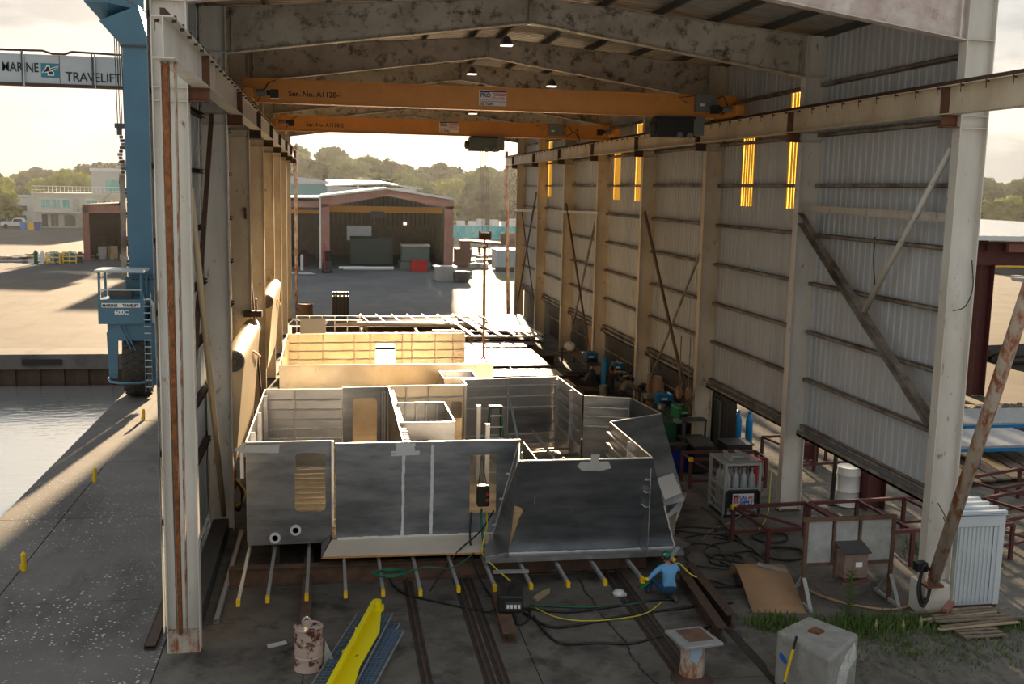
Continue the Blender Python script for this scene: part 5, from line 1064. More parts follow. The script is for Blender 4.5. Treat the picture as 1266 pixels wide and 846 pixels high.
for row, (y0, hh) in enumerate(((270, 8), (290, 10), (312, 12.5))):       # left woods
    x = -125 - row * 6
    while x < -34:
        k = rt.choice([1, 2, 4, 0] if row == 0 else [0, 3, 1, 3]); s_ = 1.0 + .25 * max(0, (x + 85) / 50)
        plant(k, x + rt.uniform(-2, 2), y0 + rt.uniform(-5, 5), hh * s_ * rt.uniform(.88, 1.1), 'left of the hall', ['front', 'middle', 'rear'][row]); x += rt.uniform(5.5, 7.5)
for (x, y, h) in ((-61, 236, 9.5), (-55, 238, 11), (-52, 240, 9.5), (-72, 238, 9)): plant(2, x, y, h, 'above the cream office')
plant(2, -62, 208, 7, 'behind the pickup truck')
for row, (y0, hh) in enumerate(((228, 9), (250, 13), (272, 16))):       # right woods
    x = 160 + row * 8
    while x < 235: plant(rt.choice([2, 2, 4] if row == 0 else [0, 1, 3]), x + rt.uniform(-2, 2), y0 + rt.uniform(-4, 4), hh * rt.uniform(.85, 1.1), 'right of the hall', ['front', 'middle', 'rear'][row]); x += rt.uniform(7, 9)
for k in range(10): plant([0, 3, 1][k % 3], 82 + k * 8.5, 260 + 8 * (k % 2), 14, 'behind the right wall')

# ================================================================== THINGS ON THE HALL FLOOR
def smoothpts(P, k=6):
    P = [V(p) for p in P]; out = []
    for i in range(len(P) - 1):
        p0, p1, p2, p3 = P[max(i - 1, 0)], P[i], P[i + 1], P[min(i + 2, len(P) - 1)]
        for j in range(k):
            t = j / k; out.append(.5 * ((2 * p1) + (p2 - p0) * t + (2 * p0 - 5 * p1 + 4 * p2 - p3) * t * t + (3 * p1 - p0 - 3 * p2 + p3) * t ** 3))
    return out + [P[-1]]
def hose(lbl, P, r, m, cat='cable', group=None):
    solo('cable', MB().tube(smoothpts(P), r, 6), m, lbl, cat, P[0], group, smooth=True)
hose('black cable looping over the floor from the wire feeder towards the worker', [(6.85, 0.93, 0.03), (7.27, 0.13, 0.03), (7.99, 0.17, 0.03), (8.99, 0.49, 0.03), (9.82, 0.66, 0.03), (10.82, 0.81, 0.03), (11.71, 0.94, 0.03)], .03, 'hose_black')
hose('second black cable beside the first, farther from the camera', [(6.94, 1.19, 0.03), (7.79, 0.86, 0.03), (8.95, 1.04, 0.03), (9.95, 1.3, 0.03), (10.39, 1.25, 0.03)], .028, 'hose_black')
hose('dark green hose lying across the floor before the worker', [(7.06, 1.36, 0.03), (8.21, 1.08, 0.03), (9.25, 1.1, 0.03), (9.89, 1.31, 0.03)], .02, 'hose_green')
hose('dark green and black cable sagging nearest the camera towards the rusty pedestal', [(7.03, 0.73, 0.03), (7.09, -0.05, 0.03), (7.34, -0.73, 0.03), (8.1, -0.79, 0.03), (8.76, -0.91, 0.03), (9.46, -0.64, 0.03), (10.13, -0.51, 0.03), (10.76, -0.3, 0.03)], .026, 'hose_black')
hose('yellow hose running over the black cables on the floor', [(7.14, 1.09, 0.06), (7.53, 0.51, 0.06), (8.19, 0.25, 0.06), (9.13, 0.35, 0.06), (9.6, 0.57, 0.06), (10.06, 1.07, 0.06)], .014, 'hose_yellow')
hose('black cable from the green coil to the wire feeder', [(3.97, 3.7, 0.05), (4.11, 2.79, 0.03), (4.39, 2.26, 0.03), (5, 1.8, 0.03), (5.84, 1.19, 0.03), (6.13, 0.94, 0.1), (6.27, 0.94, 0.3)], .022, 'hose_black')
hose('black loop of cable by the rusty beam at the feeder', [(6.4, 0.63, 0.05), (6.6, 0.34, 0.03), (6.84, 0.49, 0.03), (7, 1.05, 0.03), (6.74, 1.14, 0.1)], .025, 'hose_black')
hose('green and black hose hanging out of the deckhouse window', [(6.3, 3.9, 1.5), (6.25, 3.6, 1.35), (6.28, 3.3, .8), (6.35, 2.8, .72), (6.3, 2.3, .4), (6.45, 1.2, .42)], .028, 'hose_green')
hose('yellow hose hanging beside the dark one at the window', [(6.42, 3.88, 1.45), (6.38, 3.5, 1.2), (6.2, 3.0, .72), (6.35, 2.2, .66), (6.7, 1.4, .5), (6.7, 1.1, .42)], .018, 'hose_yellow')
hose('black cable hanging from the left edge of the window to the floor', [(6.05, 3.88, 1.44), (5.98, 3.6, .95), (6.0, 3.0, .45), (6.2, 2.4, .05), (6.3, 1.8, .05), (6.5, 1.1, .42)], .024, 'hose_black')
hose('dark hose drooping from the window to the left along the apron', [(6.6, 3.87, 1.46), (6.2, 3.4, 1.1), (5.6, 3.1, .7), (5.2, 2.7, .35), (4.9, 2.4, .05)], .022, 'hose_black')
g_ = []
for k in range(60):
    a = k * .62; g_.append((3.95 + (.34 + .05 * math.sin(k * 1.7)) * math.cos(a), 2.1 + (.2 + .03 * math.cos(k * 2.1)) * math.sin(a), .64 + .02 * math.sin(k)))
solo('hose_coil', MB().tube(smoothpts(g_, 3), .018, 5), 'hose_green', 'coil of dark green hose lying on the pale crossbars', 'hose', (3.95, 2.1, .6), smooth=True)
hose('dark green hose running from the coil along the crossbars', [(4.25, 2.1, .62), (4.8, 2.4, .63), (5.4, 2.3, .63), (6.0, 3.0, .7)], .018, 'hose_green')
rr = random.Random(5)
for i in range(14):
    x0, y0 = rr.uniform(11.8, 13.6), rr.uniform(2.2, 6.5); P = [(x0, y0, .03)]
    a = rr.uniform(0, 6)
    for k in range(7): a += rr.uniform(-1.1, 1.1); P.append((min(13.6, max(11.4, P[-1][0] + .55 * math.cos(a))), min(8, max(1.8, P[-1][1] + .55 * math.sin(a))), .03 + .02 * (i % 3)))
    hose('one of the tangled black cables on the floor right of the deckhouse', P, .022, 'hose_black', 'cable', 'tangled cables right of the deckhouse')
for i, (x, y, r) in enumerate([(14.3, 3.9, .55), (12.6, 3.6, .45), (14.5, 5.2, .5)]):
    P = [(x + r * (1 + .12 * math.sin(k)) * math.cos(k * .5), y + r * math.sin(k * .5) * .9, .03 + .01 * (k % 3)) for k in range(40)]
    solo('cable_coil', MB().tube(smoothpts(P, 2), .022, 5), 'hose_black', ['coil of black cable on the floor beside the tan sheet', 'small coil of black cable left of the tan sheet', 'coil of black cable at the foot of the second right column'][i], 'cable', (x, y, 0), smooth=True)
hose('yellow hose arching behind the worker over the dark beam', [(10.35, 1.5, .1), (10.5, 1.75, .55), (10.75, 2.0, .62), (11.0, 1.9, .4), (11.2, 1.8, .3)], .02, 'hose_yellow')
hose('tan hose curving on the ground under the grey board stand', [(13.45, 0.8, 1.07), (13.99, 2.02, 0.1), (13.84, 1.43, 0.03), (14.12, 0.8, 0.03), (14.67, 0.3, 0.03), (15.25, 0.09, 0.03), (15.93, 0.34, 0.03)], .03, 'hose_tan')
hose('yellow hose hanging down from the second right column', [(15.38, 7.3, 1.61), (15.31, 7.2, 0.91), (14.99, 6.51, 0.4), (14.9, 6.55, 0.03), (14.44, 5.87, 0.03)], .018, 'hose_yellow')
hose('thin tan hose draped between gas rack and second right column', [(15.31, 7.2, 0.91), (14.7, 7, 0.38), (13.96, 6.65, 0.03), (13.12, 6.02, 0.03), (12.53, 5.19, 0.03)], .012, 'hose_tan')
# cracks in the slab
ck = MB(); P = [V((8.58, 3.01, 0.01)), V((8.5, 1.88, 0.01)), V((8.58, 1.57, 0.01)), V((8.54, 0.96, 0.01)), V((8.61, -0.02, 0.01)), V((8.71, -0.85, 0.01)), V((8.63, -1.3, 0.01)), V((8.66, -2.18, 0.01)), V((8.78, -2.67, 0.01)), V((8.92, -3.09, 0.01))]
for i in range(len(P) - 1):
    n = 5
    for j in range(n):
        a = P[i].lerp(P[i + 1], j / n); b = P[i].lerp(P[i + 1], (j + 1) / n); o = V((random.uniform(-.03, .03), 0, 0)); 
        if j < n - 1: b = b + V((random.uniform(-.03, .03), 0, 0))
        ck.bar(a, b, random.uniform(.02, .045), .006)
solo('slab_crack', ck, 'trackdark', 'jagged crack running through the concrete floor towards the rusty pedestal', 'crack', (9, 0, 0), kind='stuff')
# feeder box hanging in the window and the one on the beam
t_ = thing('wire_feeder', 'black welding wire feeder sitting on the short brown beam', 'welding machine', (6.5, .75, .26))
obj('case', MB().cbox(6.5, .75, .26, .55, .75, .4, None, -.15), 'black', t_, bev=.05); obj('handle', MB().tube([(6.35, .5, .66), (6.35, .5, .78), (6.6, 1.0, .78), (6.6, 1.0, .66)], .025, 6), 'black', t_)
lab = obj('label_plate', MB().cbox(6.50, .365, .36, .36, .01, .16, None, -.15), 'dark_grey', t_)
for k in range(4): obj('label_mark', MB().cbox(6.38 + k * .08, .355 - k * .01, .39, .05, .01, .08, None, -.15), 'white_print', lab)
t_ = thing('wire_feeder', 'black wire feeder hanging in the front window opening', 'welding machine', (6.28, 3.8, 1.9))
obj('case', MB().box(6.16, 3.66, 1.62, 6.46, 3.9, 2.15), 'black', t_, bev=.05); obj('strap', MB().tube([(6.2, 3.78, 2.1), (6.28, 3.93, 2.9), (6.4, 3.78, 2.1)], .015, 5), 'black', t_); obj('knob', MB().lathe((6.4, 3.65, 1.95), [(.04, -.02), (.04, .02)], 10, None, 'Y').lathe((6.4, 3.65, 1.8), [(.04, -.02), (.04, .02)], 10, None, 'Y'), 'red_paint', t_)
solo('flat_bar', MB().bar((6.3, 1.95, .62), (7.12, 1.9, .62), .12, .05), 'galv', 'pale flat bar lying across two crossbars by the deckhouse corner', 'bar', (6.7, 1.95, .6))
solo('wood_scrap', MB().plate([(7.19, 1.73, 0.03), (7.27, 1.57, 0.03), (7.66, 2.02, 0.03), (7.72, 2.26, 0.03), (7.44, 2.04, 0.03)], .05), 'wood_pale', 'orange-brown splinter of wood on the floor before the crossbars', 'wood', (7.3, 1.8, 0))
solo('white_rag', MB().lathe((9.25, 1.75, 0), [(.14, 0), (.16, .05), (.1, .12), (.02, .14)], 9).cbox(9.32, 1.65, 0, .14, .1, .08, None, .6), 'white_paint', 'crumpled white rag on the floor beside the worker', 'rag', (9.25, 1.75, 0))
solo('metal_offcut', MB().plate([(1.35, -.05, .03), (1.72, .1, .03), (1.75, -.02, .03), (1.38, -.2, .03)], .03), 'tape', 'small pale sheet offcut on the floor left of the brown beam', 'offcut', (1.5, 0, 0))
# barrel
t_ = thing('steel_drum', 'battered rusty pinkish-white drum with a shackle on its lid', 'drum', (2.2, -1.15, 0))
obj('drum_body', MB().lathe((2.2, -1.15, 0), [(.27, 0), (.285, .02), (.27, .05), (.27, .27), (.285, .29), (.27, .31), (.27, .55), (.285, .57), (.27, .59), (.27, .83), (.285, .86), (.27, .875), (.265, .845), (.01, .85)], 28), 'barrel_paint', t_, smooth=2)
obj('shackle', MB().tube(smoothpts([(2.12, -1.15, .86), (2.1, -1.15, .98), (2.17, -1.15, 1.04), (2.24, -1.15, .98), (2.22, -1.15, .86)]), .025, 8), 'galv', t_, smooth=True)
obj('bung', MB().lathe((2.32, -1.05, .85), [(.04, 0), (.04, .03)], 10), 'dark_rust', t_)
solo('pale_board', MB().plate([(2.48, -1.2, .02), (2.72, -1.05, .02), (2.52, -1.0, .48)], .02), 'board_grey', 'pale triangular board leaning behind the rusty drum', 'board', (2.55, -1.1, 0))
# gratings and yellow tool
def grating(lbl, pts, z):
    t_ = thing('steel_grating', lbl, 'grating', pts[0], 'gratings under the yellow arm'); a, b, c, d = [V((p[0], p[1], z)) for p in pts]
    for k in range(31):
        t = k / 30; obj('bearing_bar', MB().bar(a.lerp(d, t), b.lerp(c, t), .012, .035), 'grating', t_) if k % 1 == 0 else None
    cr = MB()
    for k in range(9): t = k / 8; cr.bar(a.lerp(b, t), d.lerp(c, t), .012, .02)
    obj('cross_rod', cr, 'grating', t_, kind='stuff')
    obj('edge_bar', MB().bar(a, d, .02, .05), 'galv', t_); obj('edge_bar', MB().bar(b, c, .02, .05), 'galv', t_)
grating('blue-grey bar grating on top of the pile under the yellow arm', [(3.2, 1.05, .12), (3.95, .95, .12), (2.95, -2.7, .12), (2.15, -2.6, .12)], .14)
grating('blue-grey bar grating sticking out at the right side of the pile', [(3.35, .35, .05), (4.15, .2, .05), (3.25, -2.8, .05), (2.5, -2.7, .05)], .08)
grating('lowest bar grating of the pile under the yellow arm', [(3.25, .8, .02), (4.08, .65, .02), (3.1, -2.9, .02), (2.3, -2.8, .02)], .03)
t_ = thing('yellow_lever_arm', 'bright yellow tapered steel arm lying across the gratings', 'lever', (3.2, -.6, .16))
a0, b0 = V((3.62, 1.15, .32)), V((2.62, -2.6, .26))
obj('arm_plate', MB().plate([(3.50, 1.1, .22), (3.72, 1.1, .22), (3.62, -.1, .2), (3.18, -1.6, .2), (3.0, -2.7, .2), (2.52, -2.7, .2), (2.75, -1.6, .2)], .03), 'tool_yellow', t_)
obj('arm_web', MB().plate([(3.54, 1.1, .23), (3.54, 1.1, .38), (2.56, -2.7, .42), (2.56, -2.7, .22)], .04), 'tool_yellow', t_)
obj('top_flange', MB().bar((3.56, 1.1, .39), (2.6, -2.7, .42), .10, .03), 'tool_yellow', t_)
obj('pivot_boss', MB().lathe((3.62, 1.12, .18), [(.16, 0), (.16, .1), (.1, .1), (.1, .22), (.03, .22)], 18), 'tool_yellow', t_, smooth=2)
for (x, y) in ((3.2, .05), (2.92, -1.0)): obj('lug', MB().lathe((x, y, .2), [(.05, 0), (.08, 0), (.08, .05), (.05, .05)], 12).bar((x, y, .22), (x + .12, y - .02, .22), .08, .04), 'tool_yellow', t_)
obj('bolt_hole', MB().lathe((3.1, -1.15, .215), [(.06, 0), (.06, .006)], 12), 'dark_rust', t_)
# rusty pedestal
t_ = thing('mooring_pedestal', 'rusty square plate on a stained pipe stub at the bottom of the floor', 'pedestal', (9.5, -2.5, 0))
obj('pipe', MB().lathe((9.5, -2.55, 0), [(.24, 0), (.23, .4), (.23, .78)], 18), 'rusty_white', t_, smooth=2)
obj('top_plate', MB().plate([(9.05, -2.15, .82), (9.82, -2.05, .82), (10.0, -2.85, .82), (9.18, -2.98, .82)], .06), 'galv', t_, bev=.01)
obj('rust_patch', MB().plate([(9.25, -2.2, .855), (9.78, -2.15, .855), (9.85, -2.7, .855), (9.35, -2.75, .855)], .008), 'brown_beam', t_)
obj('blue_paint_patch', MB().plate([(9.36, -2.79, .5), (9.5, -2.805, .42), (9.6, -2.79, .6), (9.6, -2.79, .76), (9.36, -2.79, .76)], .01), 'lift_blue_pale', t_)
obj('foot', MB().lathe((9.5, -2.55, 0), [(.42, 0), (.36, .05), (.25, .12)], 14), 'dark_rust', t_)
# concrete block + bar
t_ = thing('concrete_block', 'big rough concrete block with chalk marks standing on the gravel', 'block', (11.6, -3, 0))
ct = [V((11.04, -2.89, 1.05)), V((11.99, -2.27, 1.05)), V((12.56, -3.22, 1.05)), V((11.47, -4.21, 1.05))]
mb = MB(); bot = [V((p.x, p.y, -.05)) for p in ct]; mb.add(ct + bot, [(0, 1, 2, 3), (7, 6, 5, 4), (0, 4, 5, 1), (1, 5, 6, 2), (2, 6, 7, 3), (3, 7, 4, 0)])
o = obj('block_body', mb, 'concrete_block', t_, bev=.05)
n1 = (ct[2] - ct[3]).cross(V((0, 0, 1))).normalized(); n1 = n1 if n1.y < 0 else -n1
def onface(a, b, u, z, n, e=.006): q = a.lerp(b, u); return V((q.x, q.y, z)) + n * e
obj('chalk_mark', MB().plate([onface(ct[3], ct[2], u, z, n1) for u, z in ((.25, .1), (.3, .6), (.5, .85), (.85, .95), (.95, .6), (.7, .5), (.55, .1))], .006), 'chalk', o)
n2 = (ct[0] - ct[3]).cross(V((0, 0, 1))).normalized(); n2 = n2 if n2.x * -.5 + n2.y * -1 > 0 else -n2
obj('blue_paint_spot', MB().plate([onface(ct[0], ct[3], u, z, n2) for u, z in ((.08, .62), (.12, .68), (.2, .62), (.24, .55), (.2, .5), (.1, .55))], .006), 'blue_print', o)
obj('rusty_loop', MB().plate([(c.x, c.y, 1.06) for c in [ct[0].lerp(ct[2], .38), ct[0].lerp(ct[2], .45) + V((.1, .15, 0)), ct[0].lerp(ct[2], .58), ct[0].lerp(ct[2], .5) - V((.05, .12, 0))]], .07), 'rust', t_)
pb, pt = onface(ct[0], ct[3], .36, .28, n2, .2), onface(ct[0], ct[3], .42, 1.18, n2, .05)
solo('hammer', MB().tube([pb, pb.lerp(pt, .72)], .028, 8, 'yellow').tube([pb.lerp(pt, .72), pt], .026, 8, 'black').bar(pb + V((-.08, 0, -.25)), pb + V((.08, 0, -.25)), .07, .07, 'dark_grey').tube([pb + V((0, 0, -.25)), pb], .02, 8, 'black'), 'yellow', 'sledgehammer with yellow and black handle leaning on the concrete block', 'hammer', pb, smooth=2)
# bent tan sheet
t_ = thing('bent_sheet', 'tan sheet of board bent over on the floor beside the grey board stand', 'sheet', (12.9, 1.4, 0))
A0, A1 = V((12.46, 2.62, 0.25)), V((13.37, 1.96, 0.6)); mb = MB(); k = 10
F0, F1 = V((11.95, .35, .02)), V((13.15, .15, .02))
pr = [(-.12, .02), (-.1, .25), (.0, .42), (.12, .48), (.3, .44), (.5, .33), (.7, .19), (.85, .09), (1.0, .02)]
L0, L1 = V((12.25, 2.35, 0)), V((13.45, 2.15, 0)); D = V((-.28, -2.0, 0))
for (u, z) in pr: mb.v += [tuple(L0 + D * u + V((0, 0, z))), tuple(L1 + D * u + V((0, 0, z)))]
for j in range(len(pr) - 1): mb.f.append((2 * j, 2 * j + 1, 2 * j + 3, 2 * j + 2)); mb.m.append(0)
so = obj('sheet', mb, 'cardboard', t_, smooth=True); md = so.modifiers.new('s', 'SOLIDIFY'); md.thickness = .015
solo('perforated_strip', MB().bar((12.75, 2.0, .52), (13.35, 1.65, .44), .16, .03), 'galv', 'grey perforated metal strip lying on the bent tan sheet', 'strip', (13, 1.9, .5))
# board stand
t_ = thing('board_stand', 'brown steel stand holding three grey boards outside the nearest bay', 'stand', (14.5, .7, 0))
def BP(x, y, z): return (x, y, z)
xs = [13.3, 13.98, 14.62, 15.45]
obj('top_bar', MB().bar((13.2, .7, 2.02), (15.5, .7, 2.02), .09, .09), 'brown_beam', t_)
obj('bottom_bar', MB().bar((13.25, .72, .95), (15.48, .72, .95), .07, .08), 'brown_beam', t_)
for i, x in enumerate(xs): obj('upright', MB().bar((x, .7, .0 if i in (0, 3) else .95), (x, .7, 2.02), .08 if i in (0, 3) else .04, .08), 'brown_beam', t_)
for i in range(3): obj('board', MB().box(xs[i] + .05, .7, .99 + .0 * i, xs[i + 1] - .05, .715, 1.97), 'board_grey', t_)
for x in (13.3, 15.45):
    obj('foot', MB().bar((x, .2, .04), (x, 1.3, .04), .07, .07), 'board_grey', t_); obj('knee_brace', MB().bar((x, .25, .06), (x, .66, .65), .09, .03), 'board_grey', t_); obj('knee_brace', MB().bar((x, 1.2, .06), (x, .74, .65), .09, .03), 'board_grey', t_)
t_ = thing('power_box', 'dusty reddish control box mounted on the grey board stand', 'box', (14.3, .45, .9))
obj('case', MB().box(14.05, .25, .75, 14.62, .66, 1.35), 'pinkbox', t_, bev=.015); obj('lid', MB().plate([(14.0, .2, 1.35), (14.67, .2, 1.35), (14.67, .68, 1.48), (14.0, .68, 1.48)], .03), 'dark_grey', t_); obj('label', MB().box(14.32, .24, 1.02, 14.48, .25, 1.13), 'white_print', t_)
obj('bracket', MB().box(14.0, .2, .62, 14.7, .66, .66).box(14.0, .64, .62, 14.04, .68, 1.4).box(14.66, .64, .62, 14.7, .68, 1.4), 'brown_beam', t_); obj('skirt', MB().tube([(14.05, .3, .7), (14.3, .22, .64), (14.65, .3, .7)], .05, 8), 'red_primer', t_)
# gas rack
t_ = thing('gas_bottle_rack', 'grey caged rack of silver gas bottles with a white sign', 'rack', (14.4, 7.7, 0))
for x in (13.88, 14.92):
    for y in (7.1, 8.3): obj('post', MB().box(x - .04, y - .04, 0, x + .04, y + .04, 1.62), 'cyl_grey', t_)
for z in (.12, .85, 1.58):
    for y in (7.1, 8.3): obj('cross_rail', MB().box(13.88, y - .03, z - .03, 14.92, y + .03, z + .03), 'cyl_grey', t_)
    for x in (13.88, 14.92): obj('side_rail', MB().box(x - .03, 7.1, z - .03, x + .03, 8.3, z + .03), 'cyl_grey', t_)
for z in (.35, .6): obj('side_bar', MB().bar((13.86, 7.1, z), (13.86, 8.3, z + .05), .04, .05), 'galv', t_)
obj('base', MB().box(13.85, 7.05, .0, 14.95, 8.35, .1), 'black', t_); obj('lifting_frame', MB().bar((14.1, 7.3, 1.66), (14.25, 8.2, 1.72), .12, .05).bar((14.75, 7.3, 1.66), (14.6, 8.2, 1.72), .12, .05).box(14.1, 7.6, 1.62, 14.75, 7.9, 1.7), 'cyl_grey', t_)
obj('top_panel', MB().box(13.9, 7.15, 1.58, 14.9, 8.25, 1.6), 'cyl_grey', t_); obj('hazard_strip', MB().box(14.85, 7.3, .9, 15.0, 8.5, 1.5), 'red_paint', t_)
sg = obj('sign_frame', MB().tube([(13.9, 7.0, .1), (13.9, 7.0, .75), (13.95, 7.0, .82), (14.85, 7.0, .82), (14.9, 7.0, .75), (14.9, 7.0, .1)], .035, 8), 'black', t_)
obj('sign_back', MB().box(13.93, 7.02, .32, 14.88, 7.04, .8), 'black', t_)
sn = obj('sign_board', MB().box(14.08, 6.96, .40, 14.72, 6.985, .74), 'white_print', t_)
obj('sign_mark', MB().box(14.10, 6.95, .46, 14.15, 6.96, .70).box(14.17, 6.95, .46, 14.19, 6.96, .70).box(14.21, 6.95, .46, 14.26, 6.96, .70).box(14.10, 6.95, .65, 14.26, 6.96, .71), 'red_print', sn)
text('sign_lettering', 'GAS', .15, (14.28, 6.955, .58), (PI / 2, 0, 0), 'blue_print', sn, bold=.004, sx=.78); text('sign_lettering', 'AND', .14, (14.545, 6.955, .58), (PI / 2, 0, 0), 'red_print', sn, bold=.002, sx=.52)
text('sign_lettering', 'SUPPLY', .15, (14.29, 6.955, .43), (PI / 2, 0, 0), 'blue_print', sn, bold=.006, sx=.82)
for i, x in enumerate((14.03, 14.28, 14.53, 14.78)):
    for j, y in enumerate((7.32, 7.62, 7.92)):
        solo('gas_cylinder', MB().lathe((x, y, .1), [(.09, 0), (.108, .02), (.108, 1.0), (.09, 1.1), (.04, 1.16), (.035, 1.22)], 16).lathe((x, y, 1.32), [(.03, 0), (.03, .07), (.05, .07), (.05, .11)], 8), 'cyl_grey', 'silver gas cylinder %s of the %s row in the caged rack' % (['leftmost', 'second from left', 'second from right', 'rightmost'][i], ['front', 'middle', 'rear'][j]), 'gas bottle', (x, y, .1), 'silver gas cylinders in the rack', smooth=2)
def bottle(x, y, h, r, m, lbl):
    t_ = thing('gas_cylinder', lbl, 'gas bottle', (x, y, 0)); obj('bottle', MB().lathe((x, y, 0), [(r * .9, 0), (r, .02), (r, h * .8), (r * .75, h * .9), (r * .35, h * .95)], 18), m, t_, smooth=2); obj('valve_cap', MB().lathe((x, y, h * .95), [(r * .5, 0), (r * .5, h * .06), (r * .2, h * .08)], 12), m, t_, smooth=2)
bottle(17.2, 14.4, 1.55, .13, 'blue_bright', 'bright blue gas bottle beside the screen, the left one of two'); bottle(17.55, 14.2, 1.55, .13, 'blue_bright', 'bright blue gas bottle beside the screen, the right one of two')
bottle(15.45, 26.6, 1.6, .17, 'blue_bright', 'tall bright blue gas bottle standing alone by the workbench')
# bins and cabinets
t_ = thing('plastic_barrel', 'dark blue plastic barrel beside the deckhouse wing', 'barrel', (14.25, 12.2, 0)); obj('barrel_body', MB().lathe((14.25, 12.2, 0), [(.26, 0), (.31, .1), (.31, .85), (.33, .88), (.3, .92), (.28, .9), (.01, .9)], 20), 'blue_barrel', t_, smooth=2); obj('liner', MB().lathe((14.25, 12.2, .86), [(.34, -.08), (.34, .06), (.3, .08)], 14), 'black', t_)
t_ = thing('wheelie_bin', 'black wheeled bin right of the dark blue barrel', 'bin', (14.9, 11.9, 0)); obj('bin_body', MB().box(14.55, 11.6, .08, 15.2, 12.3, 1.0), 'black', t_, bev=.04); obj('lid', MB().plate([(14.5, 11.55, 1.0), (15.25, 11.55, 1.0), (15.25, 12.35, 1.12), (14.5, 12.35, 1.12)], .05), 'dark_grey', t_); obj('wheel', MB().lathe((14.6, 12.35, .12), [(.12, 0), (.12, .5)], 12, None, 'X'), 'tyre', t_)
t_ = thing('tool_cabinet', 'tall dark cabinet with an open grey door by the third right column', 'cabinet', (16.6, 15.6, 0)); obj('cabinet_body', MB().box(16.0, 15.7, 0, 16.7, 16.5, 1.75), 'dark_grey', t_, bev=.02); obj('door', MB().box(16.75, 15.1, .1, 16.8, 15.9, 1.75), 'grey_box', t_); obj('stored_bottles', MB().lathe((16.15, 15.9, 1.75), [(.1, 0), (.1, .25), (.03, .3)], 10).lathe((16.45, 16.1, 1.75), [(.1, 0), (.1, .2), (.03, .26)], 10), 'black', t_)
t_ = thing('shelf_cart', 'low dark cart against the third right column', 'cart', (15.5, 14.9, 0))
for z in (.5, 1.15): obj('shelf', MB().box(15.2, 14.6, z, 16.1, 15.1, z + .05), 'dark_grey', t_)
for x in (15.25, 16.05): obj('cart_post', MB().box(x - .03, 14.6, 0, x + .03, 14.66, 1.2), 'dark_grey', t_)
solo('red_tool_chest', MB().box(15.4, 9.4, .05, 16.0, 10.2, 1.05).box(15.38, 9.38, .5, 15.4, 10.2, .53), 'red_paint', 'red upright cabinet just behind the gas bottle rack', 'cabinet', (15.7, 9.8, 0))
solo('dark_crate', MB().box(16.0, 12.3, 0, 16.9, 13.2, .8).box(15.95, 12.25, .8, 16.95, 13.25, .85), 'black', 'black chest between the bins and the blue gas bottles', 'chest', (16.4, 12.7, 0))
def bench(lbl, x0, y0, x1, y1, h=.85, m='brown_beam'):
    t_ = thing('work_bench', lbl, 'bench', ((x0 + x1) / 2, (y0 + y1) / 2, 0)); obj('bench_top', MB().box(x0, y0, h - .05, x1, y1, h), m, t_)
    for x in (x0 + .05, x1 - .05):
        for y in (y0 + .05, y1 - .05): obj('leg', MB().box(x - .04, y - .04, 0, x + .04, y + .04, h - .05), 'dark_grey', t_)
    obj('low_rail', MB().box(x0 + .03, y0 + .05, .2, x0 + .07, y1 - .05, .26), 'dark_grey', t_); return t_
bench('long brown workbench under the wall between fourth and fifth right columns', 15.1, 28.6, 15.9, 34.5)
bench('dark cluttered workbench beside the lone blue gas bottle', 15.7, 21.8, 16.5, 27.0, .85, 'dark_grey')
bench('dark workbench with welders behind the deckhouse wing', 15.5, 15.6, 16.6, 20.6, .85, 'dark_grey')
def welder(lbl, x, y, z, m, w=.45, d=.6, h=.42):
    t_ = thing('welding_machine', lbl, 'welding machine', (x, y, z)); o = obj('case', MB().cbox(x, y, z, w, d, h), m, t_, bev=.03); obj('handle', MB().tube([(x, y - d * .4, z + h), (x, y - d * .3, z + h + .07), (x, y + d * .3, z + h + .07), (x, y + d * .4, z + h)], .02, 6), 'black', t_)
    obj('badge', MB().cbox(x - w * .1, y - d / 2 - .006, z + h * .55, w * .4, .01, h * .16), 'white_print', t_); obj('front_panel', MB().cbox(x, y - d / 2 - .003, z + .04, w * .8, .01, h * .4), 'black', t_)
welder('blue welding machine at the near end of the long brown workbench', 15.5, 29.6, .85, 'blue_paint', .6, .8, .5)
welder('blue welding machine on the dark bench by the hanging hook block', 15.85, 18.9, .85, 'blue_bright', .6, .6, .5)
welder('blue welding machine on the wall side beside the lone gas bottle', 16.0, 26.4, .85, 'blue_paint', .5, .6, .5)
welder('green welding machine on the bench nearest the third right column', 15.9, 16.6, .85, 'green_paint', .75, .9, .45)
t_ = thing('green_tool_rack', 'dark green rack of drawers below the green welding machine', 'rack', (15.2, 17.2, 0)); obj('rack_body', MB().box(14.95, 16.0, .05, 15.45, 18.9, .8), 'green_dark', t_)
for k in range(6): obj('drawer', MB().box(14.92, 16.08 + k * .47, .12, 14.95, 16.5 + k * .47, .74), 'green_dark' if k % 2 else 'dark_grey', t_)
solo('white_bundle', MB().lathe((15.4, 33.8, .85), [(.2, 0), (.32, .1), (.28, .3), (.1, .4)], 12).lathe((15.3, 33.2, .85), [(.15, 0), (.25, .1), (.2, .22), (.05, .3)], 12), 'white_paint', 'white plastic bundle at the far end of the long brown workbench', 'bundle', (15.4, 33.5, .85), smooth=2)
solo('silver_bucket', MB().lathe((14.95, 24.9, 0), [(.16, 0), (.2, .55), (.19, .55), (.15, .05)], 16), 'galv', 'silver bucket standing near the lone blue gas bottle', 'bucket', (14.95, 24.9, 0), smooth=2)
